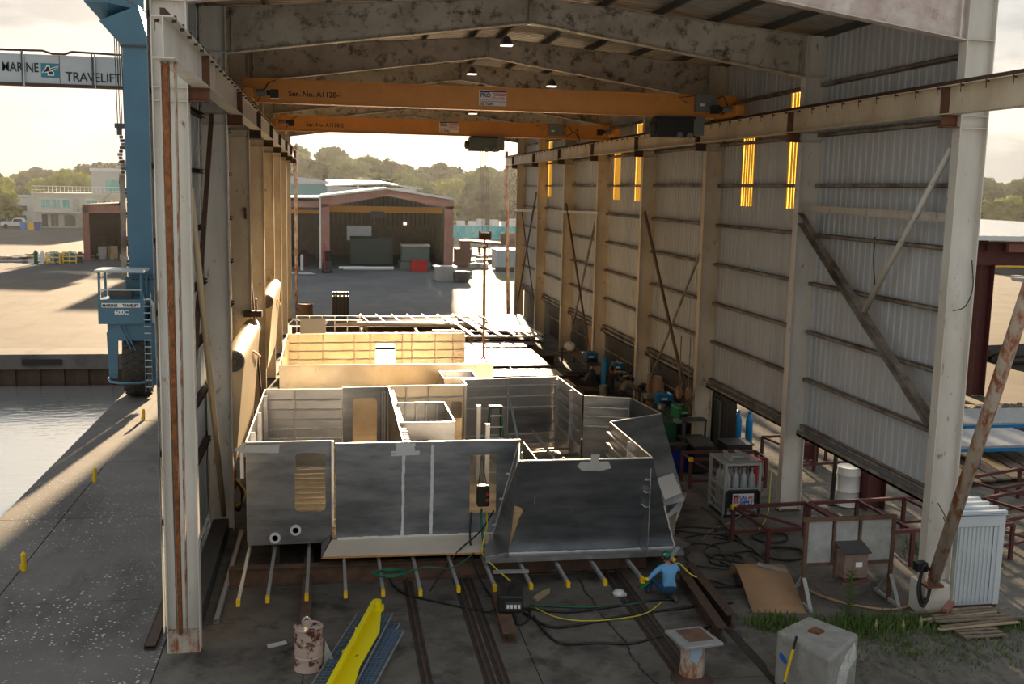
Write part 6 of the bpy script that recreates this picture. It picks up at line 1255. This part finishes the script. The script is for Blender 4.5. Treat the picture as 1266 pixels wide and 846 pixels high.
for k in range(16):
    x, y = 15.75 + rr.uniform(0, .6), rr.uniform(21.9, 26); solo('bench_tool', MB().cbox(x, y, .85, rr.uniform(.1, .3), rr.uniform(.1, .35), rr.uniform(.06, .25), None, rr.random()).tube([(x, y, .9), (x + .2, y + .15, .97)], .03, 6), rr.choice(['galv', 'dark_grey', 'wood_pale', 'black']), 'small tool or part on the dark cluttered workbench', 'tool', (x, y, .85), 'tools on the cluttered bench')
for k in range(12):
    x, y = 15.3 + rr.uniform(0, .7), rr.uniform(15.7, 20.4)
    if abs(y - 18.9) < .55 or abs(y - 16.6) < .7: continue
    solo('bench_tool', MB().cbox(x, y, .85, rr.uniform(.1, .3), rr.uniform(.1, .35), rr.uniform(.06, .25), None, rr.random()).tube([(x, y, .9), (x + .25, y + .15, .97)], .03, 6), rr.choice(['galv', 'dark_grey', 'black']), 'small tool or part on the dark bench behind the wing', 'tool', (x, y, .85), 'tools on the bench behind the wing')
solo('brown_bundle', MB().lathe((16.3, 21.3, 0), [(.3, 0), (.38, .6), (.34, 1.3), (.2, 1.6)], 12).box(15.85, 21.0, .9, 15.95, 21.2, 1.7), 'cardboard', 'brown wrapped bundle standing against the fourth right column', 'bundle', (16.3, 21.3, 0), smooth=2)
solo('plywood_strip', MB().box(16.65, 34.0, 0, 16.7, 34.8, 2.2), 'wood_pale', 'pale plywood strip standing against the dark screen', 'board', (17.3, 34.4, 0))
solo('sandbag_pile', MB().lathe((15.2, 28.0, 0), [(.7, 0), (.5, .2), (.15, .6), (.02, .8)], 10), 'black', 'black heap on the floor between bench and blue gas bottle', 'heap', (15.2, 28, 0))
for k, (x, y) in enumerate([(14.2, 25.2), (14.3, 27.8), (14.5, 30)]): solo('timber_block', MB().box(x, y, 0, x + 1.2, y + .35, .25), 'dark_rust', 'dark timber block on the floor right of the deck, %s' % ['nearest', 'middle', 'farthest'][k], 'block', (x, y, 0), 'timber blocks right of the deck')
s_ = thing('hose_cart', 'hose bundle and red extinguisher hanging behind the second left column', 'hose bundle', (.05, 8.1, 0))
obj('extinguisher', MB().lathe((-.02, 8.2, 1.05), [(.09, 0), (.1, .05), (.1, .45), (.03, .55)], 12), 'red_paint', s_, smooth=2)
for k in range(4): obj('hose_loop', MB().tube(smoothpts([(.0, 8.15, 1.3), (.22 + .03 * k, 8.1, .9), (.15, 8.1, .35 + .06 * k), (-.02, 8.1, .6), (.1, 8.15, 1.1)]), .03, 6), ['black', 'black', 'red_paint', 'hose_yellow'][k], s_, smooth=True)
solo('red_cone_strip', MB().lathe((.52, 9.3, 0), [(.12, 0), (.03, .9)], 10), 'red_paint', 'thin red marker standing between left wall and deckhouse', 'marker', (.52, 9.3, 0), smooth=2)
# beige folded ramps on the left wall
def ramp(lbl, y0, y1, x=.05, z1=4.55, z0=1.75):
    t_ = thing('beige_wall_boom', lbl, 'boom', (x, y0, z0)); prof = []
    for k in range(9): a = PI * k / 8; prof.append((x + .02 + .30 * math.cos(a), z1 + .30 * math.sin(a)))
    prof += [(x - .28, z1 - .3), (x - .12, z0), (x + .04, z0), (x + .26, z1 - .35)]
    vs = [(p[0], y0, p[1]) for p in prof] + [(p[0], y1, p[1]) for p in prof]; k = len(prof)
    obj('boom_shell', MB().add(vs, [tuple(range(k)), tuple(range(2 * k - 1, k - 1, -1))] + [(i, (i + 1) % k, (i + 1) % k + k, i + k) for i in range(k)]), 'beige', t_, smooth=2)
    obj('hub', MB().lathe((x + .02, y0 - .06, z1 - .02), [(.27, 0), (.27, .06)], 20, None, 'Y'), 'dark_grey', t_); obj('hub_bolt', MB().lathe((x + .02, y0 - .12, z1 - .02), [(.09, 0), (.1, .06)], 8, None, 'Y'), 'rust', t_)
    obj('edge_frame', MB().bar((x - .2, y0 - .03, z1 - .3), (x - .12, y0 - .03, z0), .08, .05), 'dark_grey', t_)
    tb = MB()
    for k in range(16): tb.cbox(x + .29, y0 + (y1 - y0) * (.55 + .028 * k), z1 - .35 - .04 * k, .05, .1, .05)
    obj('edge_lugs', tb, 'beige', t_, kind='stuff')
ramp('beige metal boom folded down on the left wall, the nearer of two', 8.1, 14.9)
ramp('beige metal boom folded down on the left wall, the farther of two', 23.2, 30.2)
hb_ = thing('wall_bracket_arm', 'short rusty bracket arm with a post on the left wall above the nearer boom', 'bracket', (.05, 15.2, 5)); obj('arm', MB().box(-.2, 15.0, 4.9, .4, 15.3, 5.1), 'dark_rust', hb_); obj('post', MB().box(.18, 15.1, 4.2, .24, 15.2, 5.5), 'girt_steel', hb_)
# white ribbed shed
t_ = thing('ribbed_storage_shed', 'small white ribbed metal shed beside the nearest right column', 'shed', (17.1, .9, 0))
mb = MB(); mb.box(16.62, -.02, .1, 17.72, 1.15, 2.2)
obj('shed_body', mb, 'shed_white', t_); 
for k in range(9): obj('wall_rib', MB().box(16.66 + k * .105, -.05, .16, 16.70 + k * .105, -.02, 1.95), 'shed_white', t_)
obj('door_gap', MB().box(17.5, -.035, .2, 17.52, -.02, 2.0), 'dark_rust', t_); obj('fascia', MB().box(16.58, -.06, 1.98, 17.76, -.02, 2.22), 'shed_white', t_); obj('corner_post', MB().box(17.62, -.05, .1, 17.76, -.02, 2.2), 'shed_white', t_)
obj('shed_roof', MB().sheet((16.55, -.1, 2.26), (0, 1.35, 0), (1.25, 0, -.02), (0, 0, 1), .28, .05), 'roof_pale', t_)
for k in range(4): obj('roof_rib', MB().box(16.55, -.05 + k * .34, 2.26, 17.8, .05 + k * .34, 2.32), 'roof_pale', t_)
obj('base_frame', MB().box(16.62, -.04, .0, 17.72, 1.15, .1), 'dark_rust', t_)
# pallets and boards in front of it
t_ = thing('wooden_pallet', 'weathered pallet lying low under the boards before the white shed', 'pallet', (16.3, -1.4, 0))
for k in range(6): obj('deck_board', MB().box(15.85 + 0 * k, -1.72 + k * .17, .1, 16.85, -1.62 + k * .17, .125), 'wood', t_)
for x in (15.9, 16.35, 16.78): obj('stringer', MB().box(x - .03, -1.74, .0, x + .05, -.75, .1), 'wood', t_)
for k in range(9):
    a = rr.uniform(-.12, .12); y = -1.25 + k * .1; x0 = 15.3 + rr.uniform(0, .4); L = rr.uniform(1.6, 2.3)
    solo('loose_board', MB().bar((x0, y - a, .15 + .03 * (k % 4)), (x0 + L, y + a, .16 + .03 * (k % 4)), .09, .025), rr.choice(['wood', 'wood', 'wood_pale']), 'weathered loose board before the white shed, %s counted from the front' % ORD[k], 'board', (x0, y, .15), 'loose boards before the white shed')
solo('brick_scrap', MB().bar((15.95, -.75, .32), (16.25, -.55, .42), .14, .09), 'rusty_red', 'brown wooden scrap on top of the loose boards', 'scrap', (16.1, -.65, .3))
solo('cable_bundle', MB().tube(smoothpts([(15.7, -.25, 1.25 - .0), (15.55, -.32, .7), (15.62, -.4, .3), (15.76, -.4, .5), (15.8, -.38, 1.0), (15.68, -.3, 1.2), (15.6, -.3, .8), (15.68, -.36, .35), (15.8, -.3, .6)]), .035, 6).cbox(15.64, -.2, 1.05, .25, .2, .2), 'black', 'black cable bundle hanging on the plinth of the nearest right column', 'cable', (15.7, -.3, .3), smooth=2)
hose('thin wires hanging from the nearest right column above the plinth', [(15.95, -.18, 2.6), (16.15, -.25, 2.2), (16.1, -.3, 1.7), (15.9, -.3, 1.3), (16.0, -.3, 1.5), (16.2, -.28, 1.9), (16.05, -.28, 2.3)], .012, 'hose_black')
hose('thin wire looping on the face of the nearest right column', [(16.3, -.16, 8.0), (16.35, -.2, 7.4), (16.2, -.2, 7.0), (15.95, -.16, 6.9)], .012, 'hose_black')
hose('dark wire running down the wall sheets of the nearest right bay', [(16.3, 4.0, 8.3), (16.28, 3.95, 7.7), (16.32, 3.9, 7.2), (16.3, 3.8, 6.9)], .015, 'hose_black')
# weeds and grass
def tuft(n, cx, cy, sx, sy, h, seed, name, lbl, z=.05):
    r_n = random.Random(seed); mb = MB()
    for k in range(n):
        x, y = r_n.gauss(cx, sx), r_n.gauss(cy, sy); hh = h * r_n.uniform(.4, 1.1); a = r_n.uniform(0, 6.28); l = r_n.uniform(.0, .6) * hh; w_ = .018
        dx, dy = w_ * math.cos(a + 1.57), w_ * math.sin(a + 1.57)
        mb.add([(x - dx, y - dy, z - .03), (x + dx, y + dy, z - .03), (x + l * .4 * math.cos(a) + dx * .7, y + l * .4 * math.sin(a) + dy * .7, z + hh * .6), (x + l * math.cos(a), y + l * math.sin(a), z + hh)], [(0, 1, 2), (0, 2, 3)])
    solo(name, mb, 'grass_leaf', lbl, 'grass', (cx, cy, 0), kind='stuff')
tuft(1500, 14.3, -.8, .75, .26, .22, 1, 'grass_patch', 'rank green grass growing along the slab edge by the board stand')
tuft(600, 12.2, -.35, .3, .2, .16, 2, 'grass_patch', 'grass tuft at the slab edge behind the concrete block')
tuft(900, 15.2, -1.9, 1.3, .5, .09, 3, 'grass_patch', 'thin grass on the gravel before the wooden boards')
tuft(500, 17.9, -1.2, .4, .2, .15, 4, 'grass_patch', 'grass at the right end of the pallet')
tuft(900, 18.6, 3.2, .5, .5, .3, 6, 'grass_patch', 'bright weeds growing under the trestle beyond the shed column', .0)
wp = thing('tall_weed', 'tall leafy weed growing before the grey board stand', 'plant', (13.95, -.25, .02)); obj('stem', MB().tube([(13.95, -.25, 0), (14.0, -.25, .6), (13.97, -.23, 1.15)], .015, 5), 'grass_leaf', wp)
lm = MB()
for k in range(60):
    z = .1 + k * .018; a = k * 2.4; l = .16; p = V((13.97, -.24, z)); d = V((math.cos(a), math.sin(a), .3)); s_ = V((-math.sin(a), math.cos(a), 0)) * .04
    lm.add([p, p + d * l * .5 - s_, p + d * l, p + d * l * .5 + s_], [(0, 1, 2, 3)])
obj('leaves', lm, 'grass_leaf', wp, kind='stuff')
for i, (x, y) in enumerate([(14.75, -1.15), (15.25, -1.0), (14.2, -1.0)]): solo('bottle', MB().lathe((x, y, .05), [(.035, 0), (.035, .16), (.014, .22), (.014, .27)], 10), 'wood_pale', 'small discarded bottle in the grass, %s' % ['middle one', 'nearest the loose boards', 'nearest the tall weed'][i], 'bottle', (x, y, .05), smooth=2)

# ================================================================== PEOPLE
def figure(name, lbl, J, E, mats, head, hat_m, hat=True, shield=None, gloves=None, hands=None, yaw=0, loc=None, pitch=0):
    """J joints {name:(pos,radius)}, E edges, mats: list of (material, [joint names])"""
    t_ = thing(name, lbl, 'person', loc or (J['pelvis'][0][0], J['pelvis'][0][1], 0))
    names = list(J); me = bpy.data.meshes.new('b'); me.from_pydata([V(J[n][0]) for n in names], [(names.index(a), names.index(b)) for a, b in E], [])
    o = bpy.data.objects.new('b', me); COL.objects.link(o); md = o.modifiers.new('skin', 'SKIN'); 
    for i, n in enumerate(names):
        r = J[n][1]; me.skin_vertices[0].data[i].radius = (r, r) if not isinstance(r, tuple) else r
        me.skin_vertices[0].data[i].use_root = (n == 'pelvis')
    sb = o.modifiers.new('sub', 'SUBSURF'); sb.levels = 2; md.use_smooth_shade = True
    ev = o.evaluated_get(bpy.context.evaluated_depsgraph_get()); m2 = bpy.data.meshes.new_from_object(ev); bpy.data.objects.remove(o)
    off = wl(t_)
    ms = []; mapi = {}
    for mi_, (mm, js) in enumerate(mats):
        m2.materials.append(M[mm]) if mi_ or True else 0
        for j in js: mapi[j] = mi_
    P = {n: V(J[n][0]) for n in names}
    for f in m2.polygons:
        c = f.center; best, bi = 1e9, 0
        for a, b in E:
            A, B = P[a], P[b]; t = max(0, min(1, (c - A).dot(B - A) / max(1e-6, (B - A).length_squared))); d = (c - (A + (B - A) * t)).length
            if d < best: best = d; bi = mapi.get(b if t > .5 else a, mapi.get(b, 0))
        f.material_index = bi; f.use_smooth = True
    for v in m2.vertices: v.co -= off
    b = bpy.data.objects.new('body', m2); COL.objects.link(b); b.parent = t_; WL[b.name] = off.copy()
    # head on the neck
    hc = V(head); R_ = Matrix.Rotation(yaw, 4, 'Z') @ Matrix.Rotation(pitch, 4, 'X')
    def hp(p): return hc + R_ @ V(p)
    hm = MB(); n = 16; rows = [(-.115, .035, .02), (-.10, .055, .03), (-.07, .066, .02), (-.03, .072, .008), (.01, .076, 0), (.05, .078, -.004), (.085, .066, -.004), (.108, .04, -.003), (.118, .01, 0)]
    for z, r, fy in rows:
        for j in range(n): a = 2 * PI * j / n; hm.v.append(tuple(hp((r * math.cos(a), r * 1.22 * math.sin(a) + fy, z))))
    hm.f = [(i * n + j, i * n + (j + 1) % n, (i + 1) * n + (j + 1) % n, (i + 1) * n + j) for i in range(len(rows) - 1) for j in range(n)] + [tuple(range(n))[::-1], tuple((len(rows) - 1) * n + j for j in range(n))]; hm.m = [0] * len(hm.f)
    h_ = obj('head', hm, 'skin', t_, smooth=True)
    fe = MB(); fe.tube([hp((0, .088, .02)), hp((0, .112, -.02)), hp((0, .09, -.03))], [.009, .015, .01], 8); obj('nose', fe, 'skin', h_, smooth=True)
    for s in (-1, 1):
        obj('eye', MB().lathe(hp((s * .03, .086, .018)), [(.001, -.006), (.010, 0), (.001, .006)], 8, None, 'Y'), 'ink', h_); obj('ear', MB().tube([hp((s * .075, -.005, .02)), hp((s * .088, -.01, .0)), hp((s * .078, -.004, -.03))], [.008, .014, .008], 8), 'skin', h_, smooth=True)
    obj('mouth', MB().bar(hp((-.02, .094, -.058)), hp((.02, .094, -.058)), .008, .008), 'red_primer', h_)
    hr = MB()
    for z, r in ((-.06, .074), (-.02, .082), (.03, .086), (.08, .072)):
        for j in range(9): a = PI + PI * j / 8; hr.v.append(tuple(hp((r * math.cos(a), r * 1.2 * math.sin(a) - .004, z))))
    hr.f = [(i * 9 + j, i * 9 + j + 1, (i + 1) * 9 + j + 1, (i + 1) * 9 + j) for i in range(3) for j in range(8)]; hr.m = [0] * len(hr.f); obj('hair', hr, 'black', h_, smooth=True)
    if hat:
        dm = MB(); n = 18
        for z, r in ((.02, .112), (.028, .1), (.06, .097), (.10, .083), (.135, .055), (.15, .02), (.152, .004)):
            for j in range(n): a = 2 * PI * j / n; dm.v.append(tuple(hp((r * math.cos(a), r * 1.2 * math.sin(a) + (.03 if z < .025 and math.sin(a) > .2 else 0), z))))
        dm.f = [(i * n + j, i * n + (j + 1) % n, (i + 1) * n + (j + 1) % n, (i + 1) * n + j) for i in range(6) for j in range(n)]; dm.m = [0] * len(dm.f)
        hh = obj('helmet', dm, hat_m, t_, smooth=True); obj('helmet_ridge', MB().tube([hp((0, -.1, .07)), hp((0, -.05, .14)), hp((0, .0, .16)), hp((0, .06, .14)), hp((0, .11, .07))], .012, 6), hat_m, hh)
        obj('helmet_sticker', MB().plate([hp((-.09, -.06, .06)), hp((-.06, -.1, .06)), hp((-.055, -.09, .09)), hp((-.08, -.055, .09))], .01), 'hivis', hh)
    if shield:
        sh = MB(); n = 9
        for z, r in ((-.13, .11), (-.03, .14), (.07, .125)):
            for j in range(n): a = PI * j / (n - 1); sh.v.append(tuple(hp((r * math.cos(a), r * math.sin(a) + .03, z))))
        sh.f = [(i * n + j, i * n + j + 1, (i + 1) * n + j + 1, (i + 1) * n + j) for i in range(2) for j in range(n - 1)]; sh.m = [0] * len(sh.f); obj('face_shield', sh, shield, t_, smooth=True)
    # hands: palm, four unequal bent fingers and a thumb
    for (w_, d, up_) in (hands or []):
        w_ = V(w_); d = V(d).normalized(); up_ = V(up_); s = d.cross(up_).normalized(); up_ = s.cross(d)
        hd_ = MB(); hd_.tube([w_, w_ + d * .05, w_ + d * .09], [.032, .044, .036], 10)
        for k, (o, L) in enumerate(((-.032, .062), (-.011, .074), (.011, .070), (.032, .055))):
            q = w_ + d * .085 + s * o; hd_.tube([q, q + d * L * .5 - up_ * .006, q + d * L * .75 - up_ * L * .4, q + d * L * .55 - up_ * L * .8], [.013, .012, .011, .009], 7)
        q = w_ + d * .03 + s * .035; hd_.tube([q, q + s * .03 + d * .025, q + s * .03 + d * .06 - up_ * .02], [.015, .013, .01], 7)
        obj('glove' if gloves else 'hand', hd_, gloves or 'skin', t_, smooth=True)
    return t_
def W1(x, y, z): return (x, y, z)
J = {'pelvis': ((10.29, 1.22, .30), .15), 'waist': ((10.29, 1.27, .44), .145), 'chest': ((10.29, 1.33, .64), .165), 'upper': ((10.29, 1.36, .76), .13), 'neck': ((10.28, 1.40, .86), .06), 'neck2': ((10.28, 1.42, .90), .055),
     'sL': ((10.10, 1.38, .76), .075), 'eL': ((9.90, 1.34, .62), .055), 'wL': ((9.76, 1.16, .585), .038),
     'sR': ((10.48, 1.36, .76), .075), 'eR': ((10.59, 1.52, .62), .055), 'wR': ((10.53, 1.66, .78), .038),
     'hR': ((10.39, 1.26, .26), .10), 'kR': ((10.42, 1.64, .10), .075), 'aR': ((10.41, 1.18, .08), .05), 'fR': ((10.41, 1.08, .14), .045), 'tR': ((10.41, 1.07, .03), .04),
     'hL': ((10.18, 1.28, .27), .10), 'kL': ((10.01, 1.70, .42), .078), 'aL': ((9.98, 1.78, .09), .05), 'fL': ((9.97, 1.72, .05), .045), 'tL': ((9.94, 1.92, .045), .04)}
E_ = [('pelvis', 'waist'), ('waist', 'chest'), ('chest', 'upper'), ('upper', 'neck'), ('neck', 'neck2'), ('upper', 'sL'), ('sL', 'eL'), ('eL', 'wL'), ('upper', 'sR'), ('sR', 'eR'), ('eR', 'wR'), ('pelvis', 'hR'), ('hR', 'kR'), ('kR', 'aR'), ('aR', 'fR'), ('fR', 'tR'), ('pelvis', 'hL'), ('hL', 'kL'), ('kL', 'aL'), ('aL', 'fL'), ('aL', 'tL')]
figure('person', 'kneeling person in light blue shirt, jeans and green hard hat holding a crossbar end', J, E_, [('shirt_blue', ['waist', 'chest', 'upper', 'sL', 'eL', 'wL', 'sR', 'eR', 'wR']), ('jeans', ['pelvis', 'hR', 'kR', 'hL', 'kL', 'aL']), ('boot', ['aR', 'fR', 'tR', 'fL', 'tL']), ('skin', ['neck', 'neck2'])], (10.27, 1.46, .985), 'helmet_green', gloves='yellow', hands=[((9.76, 1.15, .585), (-.6, .6, 0), (0, 0, 1)), ((10.53, 1.66, .78), (-.2, .6, .6), (0, -1, .5))], pitch=-.25)
solo('flat_bar', MB().bar((10.42, 1.72, .80), (10.72, 1.95, 1.04), .09, .03), 'galv', 'pale flat bar held up by the kneeling person', 'bar', (10.5, 1.8, .9))
solo('green_hose_loop', MB().tube(smoothpts([(9.75, 1.75, .12), (9.95, 1.7, .3), (10.1, 1.9, .25), (9.9, 2.1, .1)]), .025, 6), 'green_paint', 'short bright green hose beside the knee of the kneeling person', 'hose', (9.9, 1.8, .1), smooth=True)
def stander(lbl, x, y, yaw, lean, mats, hat_m, shield=None, sc=1.0, reach=(.35, .45, 1.05), hat=True, hands=True):
    c, s = math.cos(yaw), math.sin(yaw)
    def T(p): px, py, pz = [q * sc for q in p]; return (x + px * c - py * s, y + px * s + py * c, pz)
    L = lean
    pts = {'pelvis': ((0, 0, .95), .14), 'waist': ((0, .03 + L * .1, 1.1), .135), 'chest': ((0, L * .35, 1.28), .155), 'upper': ((0, L * .5, 1.40 - L * .12), .12), 'neck': ((0, L * .62, 1.5 - L * .22), .06), 'neck2': ((0, L * .66, 1.54 - L * .24), .055),
           'sL': ((-.19, L * .5, 1.40 - L * .12), .07), 'eL': ((-.26, .12 + L * .6, 1.15 - L * .1), .052), 'wL': ((-.16, .36 + L * .6, 1.08 - L * .1), .036),
           'sR': ((.19, L * .5, 1.40 - L * .12), .07), 'eR': ((.26, .12 + L * .6, 1.15 - L * .1), .052), 'wR': ((.14, .38 + L * .6, 1.10 - L * .1), .036),
           'hL': ((-.10, 0, .88), .095), 'kL': ((-.12, .04, .5), .068), 'aL': ((-.12, -.02, .1), .048), 'tL': ((-.13, .14, .04), .042), 'hR': ((.10, 0, .88), .095), 'kR': ((.12, .06, .5), .068), 'aR': ((.12, .0, .1), .048), 'tR': ((.13, .16, .04), .042)}
    Jt = {k: (T(p), r * sc) for k, (p, r) in pts.items()}
    Et = [('pelvis', 'waist'), ('waist', 'chest'), ('chest', 'upper'), ('upper', 'neck'), ('neck', 'neck2'), ('upper', 'sL'), ('sL', 'eL'), ('eL', 'wL'), ('upper', 'sR'), ('sR', 'eR'), ('eR', 'wR'), ('pelvis', 'hL'), ('hL', 'kL'), ('kL', 'aL'), ('aL', 'tL'), ('pelvis', 'hR'), ('hR', 'kR'), ('kR', 'aR'), ('aR', 'tR')]
    hd_ = T((0, L * .72 + .02, 1.64 - L * .28)); dv = V((-s, c, -.1))
    return figure('person', lbl, Jt, Et, mats, hd_, hat_m, hat, shield, 'yellow' if hands == 2 else None, [(Jt['wL'][0], dv, (0, 0, 1)), (Jt['wR'][0], dv, (0, 0, 1))] if hands else None, yaw, (x, y, 0), -L * .8)
def clothes(a, b): return [(a, ['waist', 'chest', 'upper', 'sL', 'eL', 'wL', 'sR', 'eR', 'wR']), (b, ['pelvis', 'hL', 'kL', 'aL', 'hR', 'kR', 'aR']), ('boot', ['tL', 'tR']), ('skin', ['neck', 'neck2'])]
stander('person in tan shirt and dark blue helmet bending over the workbench', 14.75, 21.3, -1.0, .9, clothes('shirt_tan', 'dark_cloth'), 'helmet_blue')
stander('person in dark work clothes with orange welding shield left of the bending one', 14.75, 23.0, -.6, .2, clothes('dark_cloth', 'dark_cloth'), 'black', 'face_shield')
stander('distant person in yellow-green safety vest walking across the far yard', -60.5, 185, .4, .1, clothes('hivis', 'jeans'), 'white_paint')

# thin morning haze over the far yard
hz_ = bpy.data.materials.new('haze'); hz_.use_nodes = True; t = hz_.node_tree; t.nodes.clear()
vs_ = N(t, 'ShaderNodeVolumeScatter'); vs_.inputs['Density'].default_value = .00015; vs_.inputs['Anisotropy'].default_value = .55; vs_.inputs['Color'].default_value = (.95, .97, 1, 1)
ou = N(t, 'ShaderNodeOutputMaterial'); t.links.new(vs_.outputs[0], ou.inputs[1]); M['haze'] = hz_
tag(obj('haze', MB().box(-260, 62, .02, 260, 420, 45), 'haze'), kind='structure')
